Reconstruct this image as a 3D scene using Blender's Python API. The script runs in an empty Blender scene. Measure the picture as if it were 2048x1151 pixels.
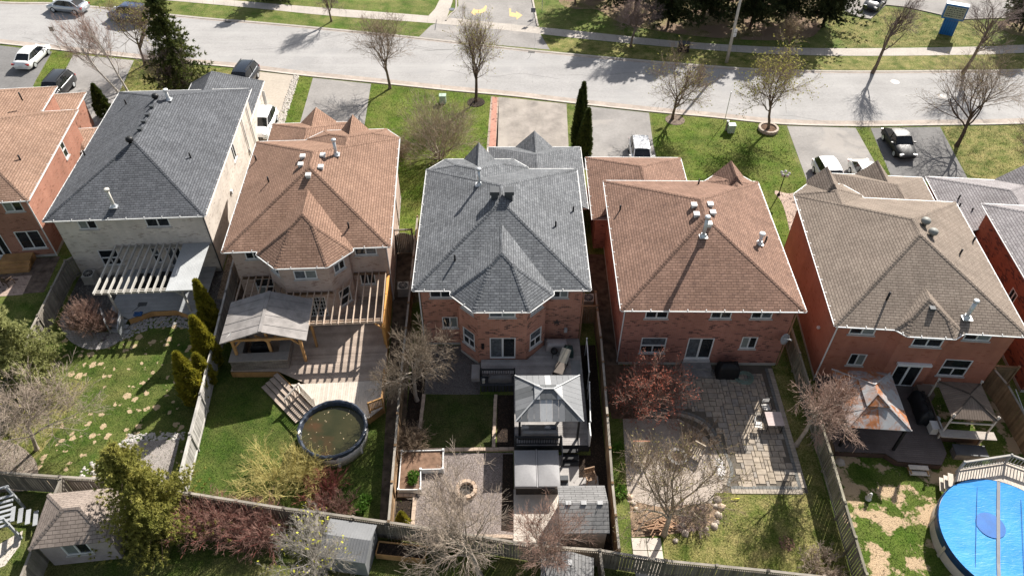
import bpy, math, random
import numpy as np
from mathutils import Vector, Matrix

sc = bpy.context.scene
C = sc.collection
R = math.radians
rnd = random.Random(7)

# ---------------------------------------------------------------- camera
F_PX, PITCH, ROLL, CAM_H = 1505.0, R(44.77), R(0.4), 38.0
_r = Vector((1, 0, 0)); _u = Vector((0, math.sin(PITCH), math.cos(PITCH)))
AX_F = Vector((0, math.cos(PITCH), -math.sin(PITCH)))
AX_R = _r * math.cos(ROLL) + _u * math.sin(ROLL)
AX_U = -_r * math.sin(ROLL) + _u * math.cos(ROLL)
cd = bpy.data.cameras.new('camera'); cam = bpy.data.objects.new('camera', cd); C.objects.link(cam)
cd.sensor_width = 36; cd.lens = F_PX / 2048 * 36; cd.clip_end = 2000; cd.clip_start = 0.5
cam.matrix_world = Matrix(((AX_R.x, AX_U.x, -AX_F.x, 0), (AX_R.y, AX_U.y, -AX_F.y, 0), (AX_R.z, AX_U.z, -AX_F.z, CAM_H), (0, 0, 0, 1)))
sc.camera = cam

# ---------------------------------------------------------------- daylight
SUN_EL, SUN_AZ = 36.5, 31.0          # the sun stands beyond the street, to the right
w = bpy.data.worlds.new('World'); sc.world = w; w.use_nodes = True
_nt = w.node_tree
sky = _nt.nodes.new('ShaderNodeTexSky'); sky.sky_type = 'NISHITA'; sky.sun_disc = False
sky.sun_elevation = R(SUN_EL); sky.sun_rotation = R(SUN_AZ); sky.air_density = 1.0; sky.dust_density = 1.8; sky.ozone_density = 0.7
_bg = _nt.nodes['Background']; _bg.inputs[1].default_value = 0.072
_hs = _nt.nodes.new('ShaderNodeHueSaturation'); _hs.inputs['Saturation'].default_value = 0.6      # white balance set for shade
_nt.links.new(sky.outputs[0], _hs.inputs['Color']); _nt.links.new(_hs.outputs[0], _bg.inputs[0])
sl = bpy.data.lights.new('sun', 'SUN'); sl.energy = 5.0; sl.angle = R(0.5); sl.color = (1.0, 0.95, 0.885)
sun = bpy.data.objects.new('sun', sl); C.objects.link(sun)
_d = Vector((math.sin(R(SUN_AZ)) * math.cos(R(SUN_EL)), math.cos(R(SUN_AZ)) * math.cos(R(SUN_EL)), math.sin(R(SUN_EL))))
sun.rotation_euler = _d.to_track_quat('Z', 'Y').to_euler()
sun.location = _d * 120
vs = sc.view_settings
vs.view_transform = 'Standard'; vs.look = 'None'; vs.gamma = 1; vs.use_curve_mapping = False; vs.exposure = 0.98

# ---------------------------------------------------------------- measuring
def G(u, v, z=0.0):
    """the point at height z that the surveyor's picture shows at (u, v)"""
    d = AX_F + AX_R * ((u - 1024) / F_PX) + AX_U * ((575.5 - v) / F_PX)
    t = (z - CAM_H) / d.z
    return (d.x * t, d.y * t)
def height_at(u, v, y):
    d = AX_F + AX_R * ((u - 1024) / F_PX) + AX_U * ((575.5 - v) / F_PX)
    return CAM_H + d.z * y / d.y
def smooth(pts, n=6):
    P = [np.array(p, float) for p in pts]; out = []
    P = [2 * P[0] - P[1]] + P + [2 * P[-1] - P[-2]]
    for i in range(1, len(P) - 2):
        a, b, c, d = P[i - 1:i + 3]
        for k in range(n):
            t = k / n
            out.append(tuple(0.5 * (2 * b + (c - a) * t + (2 * a - 5 * b + 4 * c - d) * t * t + (3 * b - a - 3 * c + d) * t ** 3)))
    out.append(tuple(P[-2])); return out

# ---------------------------------------------------------------- mesh builder
class MB:
    def __init__(s): s.v = []; s.f = []
    def add(s, vs_, fs):
        o = len(s.v); s.v += [tuple(map(float, p)) for p in vs_]; s.f += [tuple(i + o for i in f) for f in fs]; return s
    def poly(s, pts): return s.add(pts, [tuple(range(len(pts)))])
    def box(s, x0, x1, y0, y1, z0, z1):
        return s.add([(x0, y0, z0), (x1, y0, z0), (x1, y1, z0), (x0, y1, z0), (x0, y0, z1), (x1, y0, z1), (x1, y1, z1), (x0, y1, z1)],
                     [(0, 3, 2, 1), (4, 5, 6, 7), (0, 1, 5, 4), (1, 2, 6, 5), (2, 3, 7, 6), (3, 0, 4, 7)])
    def obox(s, c, size, rz=0.0):
        ca, sa = math.cos(rz), math.sin(rz); hx, hy, hz = size[0] / 2, size[1] / 2, size[2] / 2
        P = []
        for dz in (-hz, hz):
            for dx, dy in ((-hx, -hy), (hx, -hy), (hx, hy), (-hx, hy)):
                P.append((c[0] + dx * ca - dy * sa, c[1] + dx * sa + dy * ca, c[2] + dz))
        return s.add(P, [(0, 3, 2, 1), (4, 5, 6, 7), (0, 1, 5, 4), (1, 2, 6, 5), (2, 3, 7, 6), (3, 0, 4, 7)])
    def beam(s, a, b, w, h):
        a = Vector(a); b = Vector(b); d = (b - a).normalized()
        up = Vector((0, 0, 1)) if abs(d.z) < 0.97 else Vector((0, 1, 0))
        x = d.cross(up).normalized() * (w / 2); z = x.cross(d).normalized() * (h / 2)
        P = [a - x - z, a + x - z, a + x + z, a - x + z, b - x - z, b + x - z, b + x + z, b - x + z]
        return s.add(P, [(0, 1, 2, 3), (7, 6, 5, 4), (0, 4, 5, 1), (1, 5, 6, 2), (2, 6, 7, 3), (3, 7, 4, 0)])
    def prism(s, poly, z0, z1):
        n = len(poly)
        a = sum(poly[i][0] * poly[(i + 1) % n][1] - poly[(i + 1) % n][0] * poly[i][1] for i in range(n))
        if a < 0: poly = poly[::-1]
        P = [(p[0], p[1], z0) for p in poly] + [(p[0], p[1], z1) for p in poly]
        return s.add(P, [tuple(range(n - 1, -1, -1)), tuple(range(n, 2 * n))] + [(i, (i + 1) % n, n + (i + 1) % n, n + i) for i in range(n)])
    def tube(s, pts, rad, n=6, cap=True):
        pts = [Vector(p) for p in pts]; m = len(pts)
        if not hasattr(rad, '__len__'): rad = [rad] * m
        P = []
        for i, p in enumerate(pts):
            d = (pts[min(i + 1, m - 1)] - pts[max(i - 1, 0)]).normalized()
            up = Vector((0, 0, 1)) if abs(d.z) < 0.9 else Vector((1, 0, 0))
            x = d.cross(up).normalized(); y = x.cross(d)
            for k in range(n):
                a = 2 * math.pi * k / n
                P.append(p + (x * math.cos(a) + y * math.sin(a)) * rad[i])
        F = [(i * n + k, i * n + (k + 1) % n, (i + 1) * n + (k + 1) % n, (i + 1) * n + k) for i in range(m - 1) for k in range(n)]
        if cap: F += [tuple(range(n - 1, -1, -1)), tuple(range((m - 1) * n, m * n))]
        return s.add(P, F)
    def lathe(s, prof, n=16, c=(0, 0, 0), sx=1.0, sy=1.0, cap=True):
        m = len(prof); P = []
        for r, z in prof:
            for k in range(n):
                a = 2 * math.pi * k / n
                P.append((c[0] + r * math.cos(a) * sx, c[1] + r * math.sin(a) * sy, c[2] + z))
        F = [(i * n + k, i * n + (k + 1) % n, (i + 1) * n + (k + 1) % n, (i + 1) * n + k) for i in range(m - 1) for k in range(n)]
        if cap and prof[0][0] > 1e-4: F.append(tuple(range(n - 1, -1, -1)))
        if cap and prof[-1][0] > 1e-4: F.append(tuple(range((m - 1) * n, m * n)))
        return s.add(P, F)
    def rock(s, c, r, rg, sq=0.6):
        t = 5; P = [(c[0], c[1], c[2] + r * sq)]
        for zz, rr in ((0.55, 0.8), (0.0, 1.0)):
            o = rg.random()
            for k in range(t):
                a = 2 * math.pi * (k + o) / t; q = r * rr * rg.uniform(0.75, 1.15)
                P.append((c[0] + q * math.cos(a), c[1] + q * math.sin(a), c[2] + r * sq * zz * rg.uniform(0.8, 1.2)))
        F = [(0, 1 + k, 1 + (k + 1) % t) for k in range(t)] + [(1 + k, 1 + t + k, 1 + t + (k + 1) % t, 1 + (k + 1) % t) for k in range(t)]
        return s.add(P, F)
    def mesh(s, name, m, smooth_=False):
        return mesh_from(name, s.v, s.f, m, smooth_)
    def build(s, name, m, parent=None, smooth_=False, off=None):
        v = s.v
        if off is not None: v = [(p[0] - off[0], p[1] - off[1], p[2] - off[2]) for p in v]
        return obj(name, mesh_from(name, v, s.f, m, smooth_), parent)

def auto_uv(me):
    nl = len(me.loops)
    if nl == 0: return
    npoly = len(me.polygons)
    nor = np.empty(npoly * 3, 'f'); me.polygons.foreach_get('normal', nor); nor = nor.reshape(-1, 3)
    tot = np.empty(npoly, 'i'); me.polygons.foreach_get('loop_total', tot)
    vi = np.empty(nl, 'i'); me.loops.foreach_get('vertex_index', vi)
    co = np.empty(len(me.vertices) * 3, 'f'); me.vertices.foreach_get('co', co); co = co.reshape(-1, 3)
    N = np.repeat(nor, tot, axis=0); P = co[vi]
    t = np.stack([-N[:, 1], N[:, 0], np.zeros(nl)], 1); l = np.linalg.norm(t, axis=1)
    flat = l < 0.06
    t[flat] = (1, 0, 0); l[flat] = 1; t /= l[:, None]
    b = np.cross(N, t); b[flat] = (0, 1, 0)
    uv = np.stack([(P * t).sum(1), (P * b).sum(1)], 1).astype('f')
    lay = me.uv_layers.new(name='uv'); lay.data.foreach_set('uv', uv.ravel())

def mesh_from(name, v, f, m, smooth_=False, uv=True):
    me = bpy.data.meshes.new(name); me.from_pydata(v, [], f); me.update()
    if uv: auto_uv(me)
    if smooth_: me.polygons.foreach_set('use_smooth', [True] * len(me.polygons))
    if m is not None: me.materials.append(m)
    return me
def mesh_np(name, V, F, m, smooth_=False):
    """fast mesh from numpy arrays; F is (n,3) or (n,4)"""
    me = bpy.data.meshes.new(name); k = F.shape[1]; n = len(F)
    me.vertices.add(len(V)); me.vertices.foreach_set('co', V.astype('f').ravel())
    me.loops.add(n * k); me.loops.foreach_set('vertex_index', F.astype('i').ravel())
    me.polygons.add(n); me.polygons.foreach_set('loop_start', np.arange(0, n * k, k, dtype='i'))
    me.polygons.foreach_set('loop_total', np.full(n, k, 'i'))
    if smooth_: me.polygons.foreach_set('use_smooth', np.ones(n, bool))
    me.update(calc_edges=True); me.validate()
    me.materials.append(m); return me
def obj(name, me, parent=None, loc=None, rz=0.0):
    o = bpy.data.objects.new(name, me); C.objects.link(o)
    if parent is not None: o.parent = parent
    if loc is not None: o.location = loc
    if rz: o.rotation_euler = (0, 0, rz)
    return o
def tag(o, label, cat, group=None):
    o['label'] = label; o['category'] = cat
    if group: o['group'] = group
    return o
def thing(name, label, cat, loc=(0, 0, 0), rz=0.0, group=None):
    o = bpy.data.objects.new(name, None); C.objects.link(o); o.empty_display_size = 0.3
    o.location = loc if len(loc) == 3 else (loc[0], loc[1], 0); o.rotation_euler = (0, 0, rz)
    return tag(o, label, cat, group)
def struct(o): o['kind'] = 'structure'; return o
def stuff(o): o['kind'] = 'stuff'; return o
def copy_tree(o, parent=None):
    c = o.copy(); C.objects.link(c); c.parent = parent
    for ch in list(o.children): copy_tree(ch, c)
    return c
LAWNS = []
def sheet(name, pts, z, m, kind='structure'):
    n = len(pts)
    a = sum(pts[i][0] * pts[(i + 1) % n][1] - pts[(i + 1) % n][0] * pts[i][1] for i in range(n))
    if a < 0: pts = pts[::-1]
    o = MB().poly([(p[0], p[1], z) for p in pts]).build(name, m); o['kind'] = kind
    if name == 'lawn': LAWNS.append((pts, z, m))
    return o
def strip(name, A, B, z, m, n=60, kind='structure'):
    """a ribbon between two polylines, resampled"""
    def rs(P):
        P = np.array(P, float); d = np.r_[0, np.cumsum(np.linalg.norm(np.diff(P, axis=0), axis=1))]
        t = np.linspace(0, d[-1], n); return np.stack([np.interp(t, d, P[:, 0]), np.interp(t, d, P[:, 1])], 1)
    a, b = rs(A), rs(B); mb = MB()
    mb.add([(p[0], p[1], z) for p in a] + [(p[0], p[1], z) for p in b], [(i, i + 1, n + i + 1, n + i) for i in range(n - 1)])
    me = mb.mesh(name, m)
    if me.polygons[0].normal.z < 0: me.flip_normals()
    o = obj(name, me); o['kind'] = kind; return o
# ---------------------------------------------------------------- materials
class NT:
    def __init__(s, name):
        s.m = bpy.data.materials.new(name); s.m.use_nodes = True; s.t = s.m.node_tree
        s.b = s.t.nodes['Principled BSDF']
    def n(s, typ, **kw):
        x = s.t.nodes.new('ShaderNode' + typ)
        for k, v in kw.items(): setattr(x, k, v)
        return x
    def L(s, a, b): s.t.links.new(a, b)
    def put(s, sock, val):
        if isinstance(val, bpy.types.NodeSocket): s.L(val, sock)
        elif isinstance(val, (tuple, list)) and len(val) == 3 and sock.type == 'RGBA': sock.default_value = (*val, 1)
        else: sock.default_value = val
    def pos(s): return s.n('NewGeometry').outputs['Position']
    def uv(s): return s.n('TexCoord').outputs['UV']
    def ob(s): return s.n('TexCoord').outputs['Object']
    def rand(s): return s.n('ObjectInfo').outputs['Random']
    def scale(s, vec, sc_):
        m = s.n('Mapping'); s.L(vec, m.inputs[0]); m.inputs['Scale'].default_value = sc_; return m.outputs[0]
    def noise(s, vec, scale, detail=3, rough=0.55, dist=0.0):
        x = s.n('TexNoise'); s.L(vec, x.inputs['Vector']); x.inputs['Scale'].default_value = scale
        x.inputs['Detail'].default_value = detail; x.inputs['Roughness'].default_value = rough; x.inputs['Distortion'].default_value = dist
        return x.outputs['Fac']
    def voro(s, vec, scale, feat='F1', out='Distance'):
        x = s.n('TexVoronoi', feature=feat); s.L(vec, x.inputs['Vector']); x.inputs['Scale'].default_value = scale; return x.outputs[out]
    def map(s, v, a, b, c=0.0, d=1.0):
        x = s.n('MapRange'); s.put(x.inputs[0], v); x.inputs[1].default_value = a; x.inputs[2].default_value = b
        x.inputs[3].default_value = c; x.inputs[4].default_value = d; return x.outputs[0]
    def math(s, op, a, b=0.0):
        x = s.n('Math', operation=op); s.put(x.inputs[0], a); s.put(x.inputs[1], b); return x.outputs[0]
    def mix(s, f, a, b, mode='MIX'):
        x = s.n('Mix', data_type='RGBA', blend_type=mode); s.put(x.inputs[0], f); s.put(x.inputs[6], a); s.put(x.inputs[7], b); return x.outputs[2]
    def bump(s, h, strength=0.5, dist=0.02):
        x = s.n('Bump'); s.put(x.inputs['Height'], h); x.inputs['Strength'].default_value = strength; x.inputs['Distance'].default_value = dist
        s.L(x.outputs[0], s.b.inputs['Normal'])
    def fin(s, col, rough=0.8, spec=0.3, metal=0.0):
        s.put(s.b.inputs['Base Color'], col); s.put(s.b.inputs['Roughness'], rough)
        s.b.inputs['Specular IOR Level'].default_value = spec; s.b.inputs['Metallic'].default_value = metal
        return s.m
def mul(c, k): return tuple(min(1, x * k) for x in c)
def var(t, col, vec, lo=0.8, hi=1.2, scale=2.0, detail=4):
    f = t.map(t.noise(vec, scale, detail), 0.3, 0.7, lo, hi)
    return t.mix(1.0, col, t_grey(t, f), 'MULTIPLY')
def t_grey(t, f):
    x = t.n('CombineColor'); [t.L(f, x.inputs[i]) for i in range(3)]; return x.outputs[0]
_M = {}
def memo(fn):
    def g(name, *a, **k):
        if name not in _M: _M[name] = fn(name, *a, **k)
        return _M[name]
    return g
@memo
def plain(name, col, rough=0.7, lo=0.85, hi=1.15, scale=2.0, spec=0.3, metal=0.0, bump=0.0, bscale=30):
    t = NT(name); p = t.pos(); c = var(t, col, p, lo, hi, scale)
    c = var(t, c, p, 0.94, 1.06, scale * 9)
    if bump: t.bump(t.noise(p, bscale, 3), bump, 0.01)
    return t.fin(c, rough, spec, metal)
@memo
def wood(name, col, lo=0.7, hi=1.25, rough=0.8, per=0.25, grain=1.0):
    """boards: every piece a little different, with grain along its length"""
    t = NT(name); o = t.ob(); r = t.rand()
    c = t.mix(1.0, col, t_grey(t, t.map(r, 0, 1, 1 - per, 1 + per)), 'MULTIPLY')
    g = t.noise(t.scale(o, (14 * grain, 14 * grain, 14 * grain)), 1.0, 4, 0.6)
    c = t.mix(1.0, c, t_grey(t, t.map(g, 0.3, 0.7, 0.9, 1.1)), 'MULTIPLY')
    c = var(t, c, t.pos(), lo, hi, 1.3, 5)
    t.bump(g, 0.3, 0.005)
    return t.fin(c, rough, 0.2)
@memo
def shingle(name, c1, c2, c3, line=0.32, course=0.17, tab=0.33, big=(0.86, 1.12)):
    t = NT(name); uv = t.uv(); p = t.pos()
    br = t.n('TexBrick', offset=0.37, squash=1.0); t.L(uv, br.inputs['Vector'])
    br.inputs['Scale'].default_value = 1; br.inputs['Brick Width'].default_value = tab; br.inputs['Row Height'].default_value = course
    br.inputs['Mortar Size'].default_value = 0.012; br.inputs['Mortar Smooth'].default_value = 0.3; br.inputs['Bias'].default_value = 0.0
    t.put(br.inputs['Color1'], c1); t.put(br.inputs['Color2'], c2); t.put(br.inputs['Mortar'], mul(c1, line))
    n1 = t.noise(t.scale(uv, (2.2, 5.9, 1)), 1.0, 2)
    c = t.mix(t.map(n1, 0.52, 0.68, 0, 0.75), br.outputs['Color'], c3)
    # the butt edge of every course: a real step, seen as a thin line and as relief
    s = t.n('SeparateXYZ'); t.L(uv, s.inputs[0])
    fr = t.math('FRACT', t.math('DIVIDE', s.outputs[1], course))
    edge = t.map(fr, 0.0, 0.16, 1.0, 0.0)
    c = t.mix(t.math('MULTIPLY', edge, 0.75), c, mul(c1, line * 0.8))
    c = var(t, c, p, big[0], big[1], 0.55, 4); c = var(t, c, t.scale(uv, (2.5, 0.3, 1)), 0.92, 1.08, 1.0, 4); c = var(t, c, p, 0.93, 1.07, 14)
    h = t.math('ADD', t.math('SUBTRACT', 1.0, fr), t.math('MULTIPLY', br.outputs['Fac'], -0.5))
    t.bump(h, 0.9, 0.02)
    return t.fin(c, 0.92, 0.12)
@memo
def brick(name, c1, c2, mortar, dark=(0.05, 0.03, 0.03), darkf=0.06, wd=0.26, ht=0.085):
    t = NT(name); uv = t.uv(); p = t.pos()
    br = t.n('TexBrick', offset=0.5); t.L(uv, br.inputs['Vector'])
    br.inputs['Scale'].default_value = 1; br.inputs['Brick Width'].default_value = wd; br.inputs['Row Height'].default_value = ht
    br.inputs['Mortar Size'].default_value = 0.009; br.inputs['Mortar Smooth'].default_value = 0.2; br.inputs['Bias'].default_value = 0.0
    t.put(br.inputs['Color1'], c1); t.put(br.inputs['Color2'], c2); t.put(br.inputs['Mortar'], mortar)
    d = t.n('TexBrick', offset=0.5); t.L(uv, d.inputs['Vector'])
    d.inputs['Scale'].default_value = 1; d.inputs['Brick Width'].default_value = wd; d.inputs['Row Height'].default_value = ht; d.inputs['Mortar Size'].default_value = 0.006
    t.put(d.inputs['Color1'], (0, 0, 0)); t.put(d.inputs['Color2'], (1, 1, 1)); t.put(d.inputs['Mortar'], (0, 0, 0)); d.inputs['Bias'].default_value = 0
    lump = t.map(t.noise(t.scale(uv, (0.9, 2.2, 1)), 1.0, 2), 0.42, 0.58)
    f = t.math('MULTIPLY', t.math('GREATER_THAN', d.outputs['Color'], 1 - darkf * 2), lump)
    c = t.mix(t.math('MULTIPLY', f, 0.85), br.outputs['Color'], dark)
    c = var(t, c, p, 0.84, 1.14, 0.6, 5)
    c = t.mix(1.0, c, t_grey(t, t.map(t.noise(t.scale(p, (3.5, 3.5, 0.35)), 1.0, 4), 0.35, 0.7, 1.03, 0.93)), 'MULTIPLY')
    t.bump(br.outputs['Fac'], -0.5, 0.01)
    return t.fin(c, 0.88, 0.15)
@memo
def grass(name, g1, g2, dry, dryamt=0.35, dry_scale=0.6, bare=None, bare_scale=1.2, bare_lo=0.6, spots=None):
    t = NT(name); p = t.pos()
    fine = t.noise(p, 11, 5, 0.75); mid = t.noise(p, 2.3, 6, 0.7); big = t.noise(p, dry_scale, 5, 0.65)
    c = t.mix(t.map(mid, 0.35, 0.65), g1, g2)
    c = var(t, c, p, 0.72, 1.25, 0.45, 5)
    c = t.mix(t.math('MULTIPLY', t.map(t.math('ADD', big, t.math('MULTIPLY', fine, 0.5)), 0.62, 1.0), dryamt * 2.2), c, dry)
    c = t.mix(1.0, c, t_grey(t, t.map(fine, 0.28, 0.72, 0.4, 1.6)), 'MULTIPLY')
    # short straw in the sward
    st = t.noise(p, 28, 3, 0.75)
    c = t.mix(t.map(st, 0.6, 0.74, 0, 0.55), c, dry)
    if bare is not None:
        bn = t.noise(p, bare_scale, 4, 0.55); b2 = t.noise(p, 7, 3, 0.6)
        c = t.mix(t.map(t.math('ADD', bn, t.math('MULTIPLY', b2, 0.18)), bare_lo, bare_lo + 0.05), c, bare)
    if spots is not None:
        wv = t.n('VectorMath', operation='ADD'); t.L(p, wv.inputs[0]); nz = t.n('TexNoise'); t.L(p, nz.inputs['Vector']); nz.inputs['Scale'].default_value = 3.5; nz.inputs['Detail'].default_value = 3
        sv = t.n('VectorMath', operation='SCALE'); t.L(nz.outputs['Color'], sv.inputs[0]); sv.inputs['Scale'].default_value = 0.42; t.L(sv.outputs[0], wv.inputs[1])
        vo = t.n('TexVoronoi', feature='F1'); t.L(wv.outputs[0], vo.inputs['Vector']); vo.inputs['Scale'].default_value = 1.9
        sp = t.n('SeparateColor'); t.L(vo.outputs['Color'], sp.inputs[0])
        size = t.math('MULTIPLY', t.map(sp.outputs[0], 0.1, 0.9, 0.0, 0.50), t.map(t.noise(p, 0.30, 2), 0.34, 0.46))
        c = t.mix(t.map(t.math('SUBTRACT', size, vo.outputs['Distance']), 0.0, 0.05, 0.0, 0.95), c, spots)
    t.bump(t.math('ADD', fine, t.math('MULTIPLY', st, 0.6)), 1.0, 0.07)
    return t.fin(c, 0.9, 0.12)
@memo
def paving(name, col, lo=0.85, hi=1.12, scale=0.5, speck=0.12, patch=None, streak=None):
    """asphalt and concrete: specks, blotches, sealed patches"""
    t = NT(name); p = t.pos()
    c = var(t, col, p, lo, hi, scale, 6); c = var(t, c, p, 0.92, 1.08, 4, 4)
    c = t.mix(1.0, c, t_grey(t, t.map(t.noise(p, 60, 2, 0.7), 0.3, 0.7, 1 - speck, 1 + speck)), 'MULTIPLY')
    if patch is not None:
        c = t.mix(t.map(t.noise(p, 0.22, 3, 0.6, 0.5), 0.56, 0.62, 0, 0.55), c, patch)
    if streak is not None:
        c = t.mix(t.map(t.noise(t.scale(p, streak[1]), 1.0, 5, 0.6), 0.48, 0.7, 0, 0.6), c, streak[0])
    cr = t.voro(t.n('VectorMath', operation='ADD').outputs[0] if False else p, 0.35, 'DISTANCE_TO_EDGE')
    c = t.mix(t.math('MULTIPLY', t.map(cr, 0.0, 0.006, 1, 0), t.map(t.noise(p, 0.8, 3), 0.5, 0.6, 0, 0.45)), c, mul(col, 0.35))
    t.bump(t.noise(p, 80, 2), 0.25, 0.004)
    return t.fin(c, 0.93, 0.15)
@memo
def gravel(name, c1, c2, c3, scale=14, bump=1.0):
    t = NT(name); p = t.pos()
    col = t.voro(p, scale, 'F1', 'Color'); s = t.n('SeparateColor'); t.L(col, s.inputs[0])
    c = t.mix(s.outputs[0], c1, c2); c = t.mix(t.map(s.outputs[1], 0.7, 0.9), c, c3)
    e = t.voro(p, scale, 'DISTANCE_TO_EDGE')
    c = t.mix(t.map(e, 0, 0.12, 0.75, 0), c, mul(c1, 0.3)); c = var(t, c, p, 0.85, 1.15, 0.8)
    t.bump(t.map(e, 0, 0.3), bump, 0.04)
    return t.fin(c, 0.9, 0.2)
@memo
def glass(name, col=(0.015, 0.018, 0.02), rough=0.06):
    t = NT(name); c = var(t, col, t.pos(), 0.5, 1.6, 1.2)
    return t.fin(c, rough, 0.6)
@memo
def leaf(name, c1, c2, scale=1.6, trans=0.25):
    t = NT(name); p = t.pos()
    n = t.map(t.noise(p, scale, 4, 0.6), 0.3, 0.7); c = t.mix(n, c1, c2)
    c = t.mix(1.0, c, t_grey(t, t.map(t.noise(p, 9, 2), 0.3, 0.7, 0.7, 1.35)), 'MULTIPLY')
    t.fin(c, 0.75, 0.2)
    if trans:
        tr = t.n('BsdfTranslucent'); t.L(c, tr.inputs[0]); mx = t.n('MixShader'); mx.inputs[0].default_value = trans
        out = [x for x in t.t.nodes if x.type == 'OUTPUT_MATERIAL'][0]
        t.L(t.b.outputs[0], mx.inputs[1]); t.L(tr.outputs[0], mx.inputs[2]); t.L(mx.outputs[0], out.inputs[0])
    return t.m
@memo
def paint(name, col, rough=0.25, metal=0.0, coat=0.6):
    t = NT(name); t.fin(var(t, col, t.pos(), 0.95, 1.05, 2), rough, 0.5, metal)
    t.b.inputs['Coat Weight'].default_value = coat; t.b.inputs['Coat Roughness'].default_value = 0.05
    return t.m

WHITE = plain('white_paint', (0.66, 0.66, 0.645), 0.5, 0.92, 1.05)
CONC = paving('concrete', (0.42, 0.39, 0.35), 0.85, 1.1)
DARKGLASS = glass('window_glass')
BLINDS = plain('window_blind', (0.20, 0.22, 0.21), 0.15, 0.8, 1.1, 3, 0.6)
CURTAIN = plain('curtained_glass', (0.09, 0.10, 0.11), 0.12, 0.6, 1.5, 4, 0.6)
GALV = plain('galvanised_steel', (0.55, 0.57, 0.58), 0.4, 0.85, 1.1, 5, 0.5, 0.5)
BLACK = plain('black_metal', (0.012, 0.012, 0.013), 0.5)
DARKGREY = plain('dark_grey', (0.06, 0.065, 0.07), 0.6)
RUBBER = plain('rubber', (0.012, 0.012, 0.012), 0.85)
CEDARW = wood('cedar_wood', (0.42, 0.24, 0.10))
FENCEW = wood('weathered_fence_wood', (0.24, 0.215, 0.18), 0.75, 1.25)
FENCEB = wood('brown_fence_wood', (0.25, 0.165, 0.095), 0.7, 1.25)
GREYW = wood('grey_painted_wood', (0.30, 0.31, 0.32), 0.85, 1.12, 0.7, 0.1)
SOIL = plain('soil', (0.12, 0.075, 0.05), 0.95, 0.6, 1.4, 3, 0.1, 0, 0.8, 25)
MULCH = gravel('dark_mulch', (0.03, 0.022, 0.018), (0.05, 0.035, 0.025), (0.09, 0.06, 0.04), 18)
# ---------------------------------------------------------------- the ground
def PX(*pts, z=0.0): return [G(u, v, z) for u, v in pts]
GRASS = grass('lawn_grass', (0.048, 0.090, 0.010), (0.085, 0.135, 0.020), (0.26, 0.23, 0.09), 0.35)
GRASS_LUSH = grass('lush_front_lawn', (0.052, 0.098, 0.008), (0.092, 0.145, 0.014), (0.24, 0.22, 0.07), 0.28)
GRASS_DRY = grass('half_dry_lawn', (0.070, 0.108, 0.016), (0.12, 0.145, 0.028), (0.32, 0.26, 0.11), 0.45, 0.9)
GRASS_SPOT = grass('lawn_with_worn_spots', (0.032, 0.070, 0.009), (0.066, 0.112, 0.016), (0.22, 0.20, 0.07), 0.3, 0.5, spots=(0.50, 0.38, 0.24))
GRASS_BARE = grass('lawn_with_bare_patches', (0.042, 0.088, 0.008), (0.078, 0.132, 0.015), (0.2, 0.2, 0.06), 0.25, 0.5, (0.50, 0.37, 0.235), 0.75, 0.60)
ASPHALT = paving('old_grey_asphalt', (0.325, 0.315, 0.305), 0.88, 1.08, 0.35, 0.14, (0.29, 0.285, 0.28), ((0.385, 0.375, 0.36), (0.05, 0.6, 1)))
ASPH_DARK = paving('dark_asphalt', (0.17, 0.165, 0.16), 0.88, 1.12, 0.5)
ASPH_MID = paving('worn_asphalt', (0.27, 0.255, 0.24), 0.8, 1.15, 0.35, 0.12, (0.36, 0.33, 0.30))
ASPH_STAIN = paving('stained_asphalt', (0.29, 0.26, 0.23), 0.7, 1.2, 0.7, 0.12, (0.36, 0.32, 0.28), ((0.40, 0.36, 0.31), (0.5, 0.12, 1)))
AGG = paving('beige_aggregate', (0.40, 0.35, 0.29), 0.93, 1.07, 0.5, 0.15)
SAND = paving('gutter_sand', (0.38, 0.325, 0.28), 0.75, 1.15, 0.9, 0.12)
WALK = paving('sidewalk_concrete', (0.42, 0.38, 0.335), 0.85, 1.08, 0.5)

g = 700
struct(MB().poly([(-g, -120, 0), (g, -120, 0), (g, g, 0), (-g, g, 0)]).build('ground', GRASS))
near = smooth(PX((-420, 40), (-200, 66), (0, 88), (108, 100), (183, 108), (315, 122), (472, 136), (597, 151), (747, 166), (900, 182), (1023, 193), (1134, 206), (1299, 224), (1420, 235), (1561, 249), (1711, 253), (1881, 251), (2047, 248), (2300, 235), (2600, 210)))
far = smooth(PX((-420, -30), (-200, -13), (0, 4), (100, 6), (187, 13), (400, 35), (512, 44), (687, 60), (837, 75), (1024, 96), (1199, 113), (1399, 130), (1536, 139), (1711, 142), (1911, 141), (2047, 139), (2300, 128), (2600, 110)))
strip('road', near, far, 0.006, ASPHALT, 120)
def offs(P, d):
    P = np.array(P, float); t = np.gradient(P, axis=0); t /= np.linalg.norm(t, axis=1)[:, None]
    return [tuple(p) for p in P + np.stack([-t[:, 1], t[:, 0]], 1) * d]
strip('gutter_near_side', near, offs(near, 0.95), 0.010, SAND, 120)
strip('gutter_far_side', offs(far, -0.5), far, 0.010, SAND, 120)
def kerb(name, P, d, h, m):
    Q = offs(P, d); n = len(P); mb = MB(); V = []
    for a, b in zip(P, Q): V += [(a[0], a[1], 0), (a[0], a[1], h), (b[0], b[1], h * 0.6), (b[0], b[1], 0)]
    F = [(i * 4 + k, i * 4 + k + 1, i * 4 + k + 5, i * 4 + k + 4) for i in range(n - 1) for k in range(3)]
    mb.add(V, F if d > 0 else [f[::-1] for f in F]); return struct(mb.build(name, m))
kerb('kerb_near_side', offs(near, -0.02), 0.28, 0.07, WALK)
kerb('kerb_far_side', far, -0.28, 0.07, WALK)
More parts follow.
